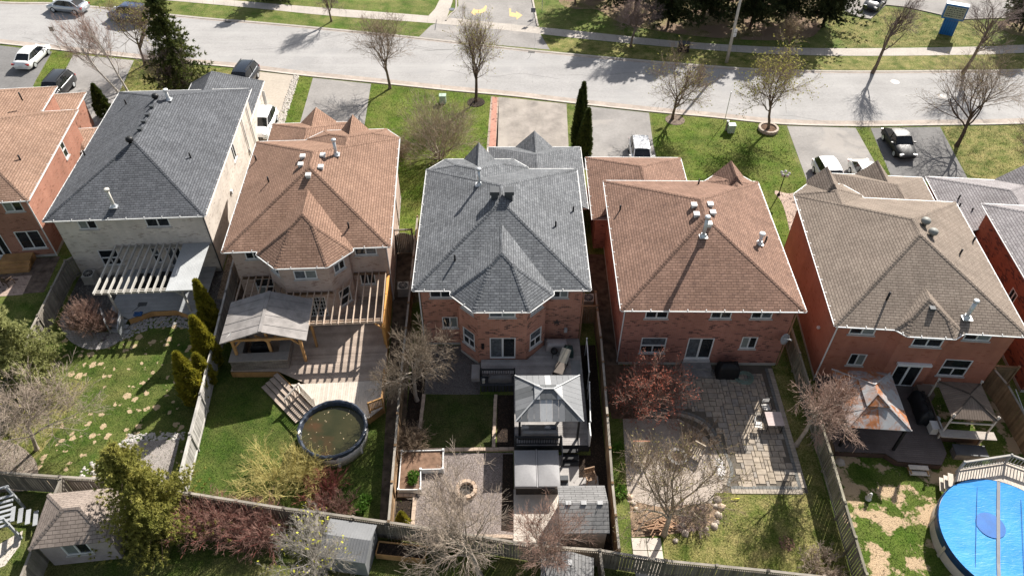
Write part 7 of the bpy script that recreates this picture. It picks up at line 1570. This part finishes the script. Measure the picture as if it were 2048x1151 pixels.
for k, (u, v, H, Rd, lb) in enumerate(((1335, 56, 10, 4.0, 'dark pine behind the mauve twigged boulevard tree'), (1405, 44, 11, 4.2, 'dark pine left of the tall light pole'), (1500, 58, 10.5, 4.2, 'dark pine right of the tall light pole'), (1572, 44, 11, 4.0, 'dark pine behind the small sidewalk tree'), (1645, 54, 9.5, 4.0, 'dark pine closest to the parked school car'), (1270, 24, 11, 4.0, 'leftmost dark pine at the top edge'), (1455, 12, 11, 4.0, 'dark pine standing behind the tall light pole'), (1200, -6, 10, 3.4, 'dark pine at the top edge above the small lawn tree'), (2040, 62, 8.5, 3.2, 'dark pine at the top right corner'))):
    conifer(lb, G(u, v), H, Rd, 60 + k, DPINE, BARK_D, 340, 11, 10, 0.12, 0.13, 0.42, 'school_pine', 0.6, (0, 0), SP, 0.25, 'tree', (3, 8))
conifer('dark evergreen on the far lawn left of the school driveway', G(560, -8), 7, 2.4, 70, DPINE, BARK_D, 150, 8, 8, 0.15, 0.06, 0.45, 'school_pine', 0.8, (0, 0), SP)
# back yard trees
bare_tree('tan bare tree leaning over the fence right of the wooden deck', G(834, 800), 7.0, 5.2, 80, BARK_P, plain('tan_grey_twig', (0.21, 0.165, 0.12), 0.95), 'dome', None, 0, 0.05, 'yard_tree', 'bare back yard trees', lean=(-0.06, 0), rmin=0.011)
bare_tree('round tree covered in red buds left of the paver patio', G(1284, 812), 4.4, 4.8, 81, BARK_P, TWIG_P, 'bush', BUD_R, 9000, 0.06, 'yard_tree', 'bare back yard trees', budshape=0.6, rmin=0.011, r0=0.05)
bare_tree('pinkish bare tree right of the patio table', G(1592, 890), 6.6, 4.3, 82, BARK_P, plain('pink_twig', (0.36, 0.25, 0.20), 0.95), 'dome', None, 0, 0.05, 'yard_tree', 'bare back yard trees', rmin=0.012)
bare_tree('budding multi limbed tree over the sandy fire pit corner', G(1328, 1068), 8.2, 6.2, 83, BARK_P, TWIG_T, 'vase', BUD_O, 1300, 0.045, 'yard_tree', 'bare back yard trees', rmin=0.009)
bare_tree('grey bare tree in the bottom foreground below the gravel yard', G(960, 1150), 7.6, 6.0, 84, BARK_P, TWIG_PALE, 'vase', None, 0, 0.05, 'yard_tree', 'bare back yard trees', rmin=0.010)
bare_tree('pale tree with bright yellow leaf buds by the metal shed', G(650, 1150), 5.0, 4.4, 85, plain('white_grey_bark', (0.36, 0.325, 0.28), 0.9), plain('white_grey_twig', (0.30, 0.27, 0.23), 0.9), 'dome', leaf('lime_buds', (0.50, 0.48, 0.04), (0.55, 0.55, 0.08), 2, 0.3), 240, 0.07, 'yard_tree', 'bare back yard trees', rmin=0.008)
bare_tree('grey bare tree by the pine at the left edge', G(74, 898), 6.2, 6.6, 86, BARK_P, TWIG_PALE, 'vase', BUD_O, 200, 0.05, 'yard_tree', 'bare back yard trees', lean=(0.06, 0.05), rmin=0.010)
bare_tree('thin reddish tree right of the foreground tree over the back fence', G(1085, 1135), 5.0, 4.2, 87, BARK_P, TWIG_P, 'vase', None, 0, 0.05, 'yard_tree', 'bare back yard trees', rmin=0.009)
bare_tree('purplish bare shrub beside the paver path of the cream house', G(188, 668), 3.0, 3.2, 88, TWIG_M, TWIG_P, 'bush', None, 0, 0.05, 'bare_bush', None, r0=0.035)
# shrubs of canes
YC = plain('yellow_cane', (0.50, 0.43, 0.16), 0.8, 0.8, 1.15, 2); RC = plain('red_cane', (0.25, 0.08, 0.065), 0.8, 0.7, 1.3, 2); RC2 = plain('brown_red_twig', (0.29, 0.165, 0.13), 0.9, 0.7, 1.3, 2)
canes('pale yellow twigged shrub on the lawn in front of the pool', G(565, 968), 2.0, 4.6, 90, YC, 110, 'yellow_dogwood', 'shrub', None, 0.9, 7)
canes('yellow twigged shrub touching the pool wall', G(618, 950), 1.7, 1.6, 91, YC, 50, 'yellow_dogwood', 'shrub', None, 0.7, 6)
canes('red twigged shrub below the pool wall', G(648, 985), 1.3, 1.9, 92, RC, 70, 'red_dogwood', 'shrub', None, 0.7, 6)
canes('faded red twigged shrub along the back fence bed', G(668, 1020), 1.1, 2.4, 93, RC2, 90, 'red_dogwood', 'shrub', None, 0.7, 7, depth=1.4)
canes('dense red brown hedge below the back fence, left half', G(425, 1060), 1.9, 3.2, 94, RC, 170, 'red_hedge', 'shrub', 'red hedge below the fence', 0.6, 8, RC2, 1.5); canes('dense red brown hedge below the back fence, right half', G(515, 1070), 1.9, 3.2, 95, RC, 170, 'red_hedge', 'shrub', 'red hedge below the fence', 0.6, 8, RC2, 1.5)
canes('tan dry shrub in the corner bed of the middle yard', G(826, 893), 1.2, 1.5, 96, TWIG_T, 80, 'dry_shrub', 'shrub', None, 0.7, 8)
canes('brown brush thicket right of the sandy corner tree trunk', G(1385, 1040), 0.8, 2.2, 97, TWIG_M, 80, 'dry_shrub', 'shrub', None, 0.8, 6); canes('dry twiggy shrub behind the sandy fire pit', G(1395, 880), 1.2, 2.4, 98, TWIG_T, 60, 'dry_shrub', 'shrub', None, 0.8, 6)
canes('dry grey shrub in the bottom right lawn corner', G(1640, 1140), 0.9, 2.4, 99, TWIG_PALE, 90, 'dry_shrub', 'shrub', None, 0.8, 7)
canes('tan dry bush at the corner of the buff house', G(800, 312), 1.6, 1.4, 100, TWIG_T, 60, 'dry_shrub', 'shrub', None, 0.5, 7)
def leafy(label, base, r_, h_, seed, m, n=240, size=0.16, name='green_plant'):
    rg = np.random.default_rng(seed); a = rg.uniform(0, 6.283, n); q = r_ * np.sqrt(rg.random(n)); P = np.stack([q * np.cos(a), q * np.sin(a), h_ * rg.random(n) * 0.6], 1); D = np.stack([np.cos(a), np.sin(a), np.full(n, 1.2)], 1)
    V, F = tufts(P, D, np.full(n, size), 2, rg, 0.3, 0.4); o = obj(name, mesh_np(name, V, F, m), None, (*base, 0)); tag(o, label, 'plant'); return o
GRN = leaf('fresh_green', (0.07, 0.16, 0.02), (0.13, 0.24, 0.04), 3, 0.35)
for u, v, r_, h_, lb in ((828, 958, .28, .35, 'tuft of green chives in the white raised bed, upper'), (827, 970, .2, .3, 'tuft of green chives in the white raised bed, lower'), (722, 1018, .3, .4, 'green sprouting plant by the back fence bed'), (733, 1000, .28, .35, 'second green sprouting plant farther from the back fence'), (1236, 900, .35, .5, 'bright green plant against the brown fence'), (1240, 985, .4, .3, 'green weeds at the stones by the brown fence'), (880, 1105, .9, .8, 'dark green low bush below the back fence')):
    o = leafy(lb, G(u, v), r_, h_, int(u), GRN if r_ < .5 else CEDD, 160 if r_ < .5 else 700)
    if v < 975 and u > 800 and u < 840: o.location.z = 0.34
# ---------------------------------------------------------------- street furniture and cars
lp = thing('street_light_pole', 'tall concrete street light pole on the far boulevard with white sign plates', 'light pole', (*G(1453, 125), 0))
CP = plain('concrete_pole', (0.46, 0.43, 0.38), 0.85, 0.85, 1.1)
MB().tube([(0, 0, 0), (0, 0, 9.5)], [0.17, 0.10], 10).build('pole', CP, lp, True)
MB().tube([(0, 0, 9.2), (-0.6, -0.5, 9.6), (-1.6, -1.2, 9.7)], 0.035, 6).build('lamp_arm', GALV, lp); MB().obox((-1.9, -1.4, 9.68), (0.7, 0.28, 0.12), R(37)).build('lamp_head', GALV, lp)
for z in (2.9, 3.35): MB().box(-0.02, 0.3, -0.22, -0.19, z, z + 0.38).build('sign_plate', WHITE, lp)
for z in (2.95, 3.4): MB().box(0.05, 0.23, -0.226, -0.222, z + 0.08, z + 0.12).build('sign_text', BLACK, lp)
def sign(label, base, H, w_, h_, m, rz=0, disc_=False, text=None):
    t = thing('road_sign', label, 'sign', (*base, 0), rz); MB().tube([(0, 0, 0), (0, 0, H)], 0.03, 6).build('sign_post', GALV, t)
    if disc_: MB().lathe([(0.0, 0), (w_, 0.005), (w_, 0.025), (0, 0.03)], 18).build('sign_face', m, t)
    else: MB().box(-w_ / 2, w_ / 2, -0.04, -0.02, H - h_, H).build('sign_face', m, t)
    if disc_: f = t.children[-1]; f.rotation_euler = (R(90), 0, 0); f.location = (0, -0.035, H - w_)
    return t
sign('grey backed sign on a post beside the leftmost driveway', G(122, 101), 2.6, 0.45, 0.5, plain('sign_back', (0.3, 0.26, 0.23), 0.5)); sign('round sign on a thin post left of the school driveway', G(904, 19), 2.6, 0.36, 0, plain('sign_back2', (0.12, 0.13, 0.15), 0.5), 0, True)
sign('small blue and white sign right of the school driveway', G(1084, 24), 2.2, 0.4, 0.5, plain('sign_blue_white', (0.4, 0.45, 0.55), 0.5)); sign('thin leaning marker post on the lawn beside the utility box', G(1448, 246), 3.2, 0.05, 0.2, BLACK)
sign('dark square sign at the school driveway kerb', G(1066, 44), 1.6, 0.5, 0.5, plain('sign_slate', (0.14, 0.15, 0.18), 0.5))
cb = thing('utility_cabinet', 'black utility cabinet between sidewalk and street', 'cabinet', (*G(1366, 103), 0), R(-4)); MB().box(-0.55, 0.55, -0.35, 0.35, 0.05, 0.95).build('cabinet_body', BLACK, cb); MB().box(-0.6, 0.6, -0.4, 0.4, 0.95, 1.0).build('cabinet_lid', DARKGREY, cb)
GU = plain('pale_green_box', (0.36, 0.46, 0.37), 0.5)
for u, v, lb in ((1461, 264, 'pale green utility box on the lawn left of the stone planter'), (886, 205, 'pale green utility box on the lawn under the tan bare tree')):
    t = thing('utility_box', lb, 'utility box', (*G(u, v), 0)); MB().box(-0.3, 0.3, -0.25, 0.25, 0.02, 0.75).build('box_body', GU, t); MB().box(-0.33, 0.33, -0.28, 0.28, 0.75, 0.82).build('box_lid', GU, t)
t = thing('utility_bollard', 'slim grey bollard beside the green utility box', 'bollard', (*G(1452, 260), 0)); MB().tube([(0, 0, 0), (0, 0, 0.9)], 0.11, 10).build('bollard_body', plain('boll', (0.3, 0.27, 0.24)), t); MB().lathe([(0.13, 0), (0.13, 0.08), (0, 0.12)], 10, (0, 0, 0.88)).build('bollard_cap', WHITE, t)
# stone ring planter and mulch ring
rgp = thing('stone_ring_planter', 'round stone ring planter around the street tree', 'planter', (*G(1536, 260), 0))
for j in range(2):
    for k in range(16): a = 2 * math.pi * (k + 0.5 * j) / 16; MB().obox((0.8 * math.cos(a), 0.8 * math.sin(a), 0.08 + 0.15 * j), (0.2, 0.3, 0.14), a).build('block', plain('ring_block', (0.42, 0.35, 0.29), 0.9, 0.8, 1.15, 4), rgp)
MB().lathe([(0.7, 0.2), (0.0, 0.25)], 14).build('mulch', SOIL, rgp)
o = disc('mulch_ring', G(952, 205), 0.85, 0.05, MULCH); o['kind'] = 'structure'; o = disc('mulch_ring', G(1350, 240), 0.9, 0.03, plain('dry_mulch', (0.17, 0.13, 0.10), 0.95, 0.6, 1.4, 5)); o['kind'] = 'structure'
gl = thing('garden_lamp', 'black garden lamp post with a cluster of glass globes on the lawn', 'lamp post', (*G(1557, 390), 0)); MB().tube([(0, 0, 0), (0, 0, 2.1)], 0.04, 8).lathe([(0.16, 0), (0.1, 0.12), (0.05, 0.3)], 10).build('post', BLACK, gl)
for k in range(5):
    a = 2 * math.pi * k / 5; q = 0.3 if k else 0.0; x, y = (0.3 * math.cos(a), 0.3 * math.sin(a)); MB().tube([(0, 0, 1.95), (x * 0.6, y * 0.6, 1.85), (x, y, 2.0)], 0.015, 5).build('lamp_arm', BLACK, gl)
    MB().lathe([(0.03, 0), (0.11, 0.06), (0.13, 0.14), (0.1, 0.24), (0.0, 0.28)], 10, (x, y, 2.0)).build('globe', plain('globe_glass', (0.5, 0.5, 0.48), 0.15, 0.9, 1.05, 2, 0.6), gl, True)
# the school sign
ss = thing('school_sign', 'tall blue school sign with a pale letter board beside the car park', 'sign', (*G(1891, 68), 0), R(-24)); BLU = plain('sign_blue', (0.015, 0.13, 0.36), 0.4)
MB().box(-0.7, 0.7, -0.28, 0.28, 0, 1.75).build('pedestal', BLU, ss)
for k in range(6): MB().box(-0.62 + k * 0.24, -0.58 + k * 0.24, -0.3, -0.28, 0.1, 1.7).build('groove', plain('sign_blue_dark', (0.008, 0.06, 0.2), 0.5), ss)
MB().box(-1.1, 1.1, -0.35, 0.35, 1.75, 3.3).build('cabinet', BLU, ss); MB().box(-1.12, 1.12, -0.37, 0.37, 3.3, 3.35).build('cabinet_top', plain('sign_blue_pale', (0.12, 0.3, 0.55), 0.4), ss)
MB().box(-0.98, 0.98, -0.375, -0.352, 1.92, 3.15).build('letter_board', plain('letter_board', (0.30, 0.32, 0.25), 0.4, 0.9, 1.1, 3), ss)
rg = random.Random(5)
for j in range(5):
    x = -0.85
    while x < 0.75:
        w_ = rg.uniform(0.08, 0.26); MB().box(x, x + w_, -0.38, -0.376, 2.95 - j * 0.22, 3.05 - j * 0.22).build('letter_row', plain('board_text', (0.06, 0.07, 0.06), 0.6), ss); x += w_ + rg.uniform(0.04, 0.12)

def loft(secs):
    """secs: list of rings (same count) front to back"""
    n = len(secs[0]); mb = MB(); V = [p for s_ in secs for p in s_]; F = [(i * n + k, (i + 1) * n + k, (i + 1) * n + (k + 1) % n, i * n + (k + 1) % n) for i in range(len(secs) - 1) for k in range(n)]
    F += [tuple(range(n)), tuple(range((len(secs) - 1) * n, len(secs) * n))[::-1]]; return mb.add(V, F)
CARS = {'sedan': dict(L=4.6, W=1.8, belt=0.92, top=1.44, hood=0.86, deck=0.98, ws=(0.95, 1.75), rr=(3.45, 4.25)), 'suv': dict(L=4.7, W=1.88, belt=1.08, top=1.72, hood=1.04, deck=1.10, ws=(1.15, 1.75), rr=(4.2, 4.6)), 'hatch': dict(L=4.3, W=1.8, belt=0.96, top=1.52, hood=0.9, deck=1.0, ws=(0.95, 1.7), rr=(3.75, 4.2)), 'beetle': dict(L=4.2, W=1.8, belt=0.92, top=1.48, hood=0.84, deck=0.88, ws=(1.2, 1.85), rr=(3.0, 4.0))}
def car(label, base, rz, kind, m, glassm=None, name='parked_car', group='parked cars', rear_red=True):
    """x forward = length axis, front at +x"""
    k = CARS[kind]; L, W, hw_ = k['L'], k['W'], k['W'] / 2; t = thing(name, label, 'car', (*base, 0), rz, group); gm = glassm or glass('car_glass', (0.010, 0.012, 0.014), 0.05)
    bt = kind == 'beetle'; fx = L / 2
    def ring(x, wk, zb, zt, cr=0.0):
        w_ = hw_ * wk; return [(x, -w_ * 0.85, zb), (x, w_ * 0.85, zb), (x, w_ * 0.98, zb + 0.14), (x, w_, (zb + zt) / 2), (x, w_ * 0.97, zt - 0.12), (x, w_ * 0.88, zt - 0.01), (x, w_ * 0.45, zt + cr), (x, -w_ * 0.45, zt + cr), (x, -w_ * 0.88, zt - 0.01), (x, -w_ * 0.97, zt - 0.12), (x, -w_, (zb + zt) / 2), (x, -w_ * 0.98, zb + 0.14)]
    hd, be, dk_ = k['hood'], k['belt'], k['deck']; a0, a1 = k['ws']; b0, b1 = k['rr']; X = lambda d: fx - d
    secs = [ring(X(0.0), 0.62 if bt else 0.78, 0.34, 0.55), ring(X(0.1), 0.8 if bt else 0.9, 0.26, hd - 0.22), ring(X(0.4), 0.93 if bt else 0.97, 0.22, hd - 0.08, 0.02), ring(X(a0 * 0.7), 1.0, 0.2, hd, 0.03), ring(X(a0), 1.0, 0.2, be, 0.03), ring(X(a1 + 0.3), 1.0, 0.2, be, 0.02), ring(X((a1 + b0) / 2), 1.0, 0.2, be, 0.02), ring(X(b0), 1.0, 0.2, be + 0.02, 0.02), ring(X(b1), 0.98, 0.22, dk_, 0.03), ring(X(L - 0.16), 0.93, 0.25, dk_ - (0.2 if bt else 0.06), 0.02), ring(X(L - 0.03), 0.84, 0.32, dk_ - (0.35 if bt else 0.22)), ring(X(L), 0.78, 0.36, 0.6)]
    loft(secs).build('body', m, t, True)
    tp = k['top']
    def cab(x, w_, z): return [(x, -hw_ * w_, z), (x, hw_ * w_, z)]
    zb = be - 0.03; gw, tw_ = 0.9, 0.70
    base_ = [(X(a0), gw - 0.08), (X(a1 + 0.25), gw), (X((a1 + b0) / 2), gw), (X(b0), gw), (X(b1), gw - 0.08)]; tops_ = [(X(a1), tw_, tp - 0.05), (X(a1 + 0.35), tw_ + 0.03, tp), (X((a1 + b0) / 2), tw_ + 0.04, tp + 0.02), (X(b0 - 0.35), tw_ + 0.03, tp), (X(b0), tw_, tp - 0.06)]
    mb = MB(); V = []
    for (x, w_), (x2, w2, z2) in zip(base_, tops_): V += [(x, -hw_ * w_, zb), (x, hw_ * w_, zb), (x2, -hw_ * w2, z2), (x2, hw_ * w2, z2)]
    F = []
    for i in range(4): F += [(i * 4, (i + 1) * 4, (i + 1) * 4 + 2, i * 4 + 2), (i * 4 + 1, i * 4 + 3, (i + 1) * 4 + 3, (i + 1) * 4 + 1)]
    F += [(0, 2, 3, 1), (16, 17, 19, 18)]; mb.add(V, F); mb.build('windows', gm, t)
    r_ = MB(); V = []
    for x2, w2, z2 in tops_: V += [(x2, -hw_ * w2 - 0.02, z2 - 0.01), (x2, -hw_ * w2 * 0.6, z2 + 0.035), (x2, hw_ * w2 * 0.6, z2 + 0.035), (x2, hw_ * w2 + 0.02, z2 - 0.01)]
    r_.add(V, [(i * 4 + j, i * 4 + j + 1, (i + 1) * 4 + j + 1, (i + 1) * 4 + j) for i in range(4) for j in range(3)]); ro = r_.build('roof', m, t, True)
    for s_ in (-1, 1):
        for i in (0, 2, 4):
            (x, w_), (x2, w2, z2) = base_[i], tops_[i]; MB().beam((x, s_ * (hw_ * w_ + 0.008), zb), (x2, s_ * (hw_ * w2 + 0.008), z2), 0.04 if i == 2 else 0.065, 0.05).build('pillar', m if i != 2 else BLACK, t)
        MB().obox((X(a0 + 0.35), s_ * (hw_ + 0.1), be + 0.06), (0.14, 0.2, 0.13), s_ * 0.15).build('mirror', m, t)
        fw, rw = X(L * 0.2), X(L * 0.795)
        for xw in (fw, rw):
            wh_ = MB().lathe([(0.0, -0.1), (0.2, -0.1), (0.31, -0.11), (0.33, -0.05), (0.33, 0.07), (0.3, 0.11), (0.2, 0.1), (0.0, 0.1)], 18).build('wheel', RUBBER, t, True); wh_.location = (xw, s_ * (hw_ - 0.1), 0.33); wh_.rotation_euler = (R(90), 0, 0)
            MB().lathe([(0.0, 0), (0.19, 0.0), (0.21, 0.012), (0.0, 0.02)], 14).build('rim', GALV, wh_).location = (0, 0, -0.122 * s_)
        MB().obox((X(0.16), s_ * hw_ * 0.66, hd - 0.2), (0.18, 0.36, 0.13), -s_ * 0.35).build('headlight', plain('headlamp', (0.6, 0.6, 0.6), 0.1, 0.95, 1.05, 2, 0.7), t)
        MB().obox((X(L - 0.1), s_ * hw_ * 0.78, dk_ - 0.2), (0.16, 0.34, 0.14), s_ * 0.25).build('taillight', plain('taillamp', (0.35, 0.012, 0.01), 0.2, 0.9, 1.1, 2, 0.6), t)
    MB().obox((X(L + 0.005), 0, 0.62), (0.02, 0.4, 0.14)).build('licence_plate', WHITE, t); MB().obox((X(0.01), 0, 0.45), (0.06, 0.9, 0.16)).build('grille', BLACK, t)
    if kind == 'suv':
        for s_ in (-1, 1): MB().beam((X(a1 + 0.3), s_ * hw_ * 0.62, tp + 0.07), (X(b0), s_ * hw_ * 0.62, tp + 0.07), 0.04, 0.04).build('roof_rail', BLACK, ro)
    return t
CW = paint('white_car_paint', (0.78, 0.78, 0.77)); CS = paint('silver_car_paint', (0.42, 0.45, 0.48), 0.3, 0.5); CBL = paint('blue_car_paint', (0.06, 0.10, 0.20), 0.3, 0.3); CBK = paint('black_car_paint', (0.006, 0.006, 0.007), 0.5, 0.0, 0.05); CDG = paint('dark_grey_car_paint', (0.035, 0.037, 0.04), 0.3, 0.4); CNV = paint('dark_navy_car_paint', (0.010, 0.016, 0.026), 0.25, 0.3); CCR = paint('cream_white_car_paint', (0.70, 0.69, 0.63))
def between(a, b): 
    p, q = G(*a), G(*b); return ((p[0] + q[0]) / 2, (p[1] + q[1]) / 2), math.atan2(q[1] - p[1], q[0] - p[0])
def cc(label, a, b, kind, m, **k):
    """a: ground below the tail, b: ground below the nose"""
    (c, rz) = between(a, b); return car(label, c, rz, kind, m, **k)
cc('white sedan on the leftmost driveway facing the street', (50, 141), (88, 104), 'sedan', CW)
cc('silver sedan driving on the street at the top left corner', (180, 26), (100, 17), 'sedan', CS)
cc('dark blue car on the street behind the yellow budded tree', (305, 44), (222, 34), 'suv', CBL)
cc('dark grey sport utility car between brown roofs and the pale driveway', (140, 165), (96, 215), 'suv', CDG)
cc('dark navy sport utility car on the beige driveway of the cream house', (503, 150), (476, 190), 'suv', CNV)
cc('white hatchback half hidden behind the cream house wall', (541, 232), (518, 285), 'hatch', CW)
cc('white car with its nose behind the brown garage roof', (1276, 296), (1283, 345), 'hatch', CW)
cc('bluish white hatchback on the driveway left of its white neighbour', (1640, 336), (1672, 392), 'hatch', CW)
cc('cream white coupe on the driveway right of its white neighbour', (1712, 338), (1748, 396), 'sedan', CCR)
cc('black rounded compact car on the dark driveway', (1776, 270), (1813, 324), 'beetle', CBK)
cc('dark car parked at the edge of the school car park', (1768, -10), (1728, 34), 'sedan', CDG)
# ---------------------------------------------------------------- standing grass on the lawns, crack seal on the road
def blades(P, h_, w_, rg):
    n = len(P); a = rg.uniform(0, 6.283, n); t = rg.normal(size=(n, 2)) * 0.6; hh = h_ * rg.uniform(0.5, 1.4, n)
    b = np.stack([np.cos(a), np.sin(a), np.zeros(n)], 1) * (w_ * rg.uniform(0.6, 1.4, n))[:, None]; tip = P + np.stack([t[:, 0] * hh, t[:, 1] * hh, hh], 1)
    V = np.concatenate([P - b, P + b, tip]); j = np.arange(n); return V, np.stack([j, j + n, j + 2 * n], 1)
rgn = np.random.default_rng(3)
for k, (pts, z, m) in enumerate(LAWNS):
    A = np.array(pts); x0, y0 = A.min(0); x1, y1 = A.max(0); area = (x1 - x0) * (y1 - y0); ym = (y0 + y1) / 2
    if ym < 14 or area > 2500: continue
    den = 75 if ym < 45 else 60; n = int(area * den); Q = np.stack([rgn.uniform(x0, x1, n), rgn.uniform(y0, y1, n)], 1)
    ins = np.zeros(n, bool); j = len(A) - 1
    for i in range(len(A)):
        c = (A[i, 1] > Q[:, 1]) != (A[j, 1] > Q[:, 1]); xx = (A[j, 0] - A[i, 0]) * (Q[:, 1] - A[i, 1]) / (A[j, 1] - A[i, 1] + 1e-12) + A[i, 0]; ins ^= c & (Q[:, 0] < xx); j = i
    Q = Q[ins] + rgn.normal(size=(ins.sum(), 2)) * 0.03
    # thicker and thinner clumps
    cl = 0.5 + 0.5 * np.sin(Q[:, 0] * 3.1 + 2 * np.sin(Q[:, 1] * 1.7)) * np.sin(Q[:, 1] * 2.7 + 2 * np.sin(Q[:, 0] * 1.3)); Q = Q[rgn.random(len(Q)) < 0.45 + 0.55 * cl]
    if len(Q) < 10: continue
    V, F = blades(np.concatenate([Q, np.full((len(Q), 1), z)], 1), 0.07 if ym < 45 else 0.07, 0.018 if ym < 45 else 0.022, rgn)
    o = obj('grass', mesh_np('grass', V, F, m)); stuff(o); o['label'] = 'short grass blades standing on the lawns'; o['group'] = 'lawn grass'; o['category'] = 'grass'
CRK = plain('crack_seal', (0.13, 0.125, 0.12), 0.7); rg = random.Random(31)
nearA, farA = np.array(near), np.array(far); mb = MB()
for k in range(16):
    s0 = rg.uniform(0.12, 0.85); t0 = rg.uniform(0.1, 0.9); L_ = rg.choice([3, 5, 8, 12]); ang = rg.choice([0, 0, 0, 1]); P = []
    i = s0 * (len(nearA) - 1); a = nearA[int(i)] * (1 - t0) + farA[min(int(i), len(farA) - 1)] * t0
    x, y = a; h_ = (0.0 if not ang else 1.4) + rg.uniform(-0.15, 0.15) - 0.1
    for q in range(int(L_ / 0.5)): P.append((x, y)); h_ += rg.uniform(-0.25, 0.25); h_ *= 0.96 if not ang else 1.0; x += 0.5 * math.cos(h_); y += 0.5 * math.sin(h_)
    for (xa, ya), (xb, yb) in zip(P, P[1:]):
        d = math.hypot(xb - xa, yb - ya); nx_, ny_ = -(yb - ya) / d * 0.018, (xb - xa) / d * 0.018; mb.add([(xa - nx_, ya - ny_, 0.0105), (xb - nx_, yb - ny_, 0.0105), (xb + nx_, yb + ny_, 0.0105), (xa + nx_, ya + ny_, 0.0105)], [(0, 1, 2, 3)])
struct(mb.build('road_crack_seal', CRK))
for k, (u, v, lb) in enumerate(((456, 44, 'dark catch basin grate at the far kerb left of the bare tree'), (1063, 104, 'dark catch basin grate at the far kerb by the school driveway'))):
    t = thing('catch_basin', lb, 'drain grate', (*G(u, v), 0.0), R(-8)); MB().box(-0.35, 0.35, -0.25, 0.25, 0.0, 0.016).build('grate_frame', plain('cast_iron', (0.05, 0.045, 0.04), 0.6), t)
    for q in range(6): MB().box(-0.3 + q * 0.105, -0.25 + q * 0.105, -0.2, 0.2, 0.0165, 0.024).build('grate_bar', plain('iron_bar', (0.11, 0.10, 0.09), 0.5), t)
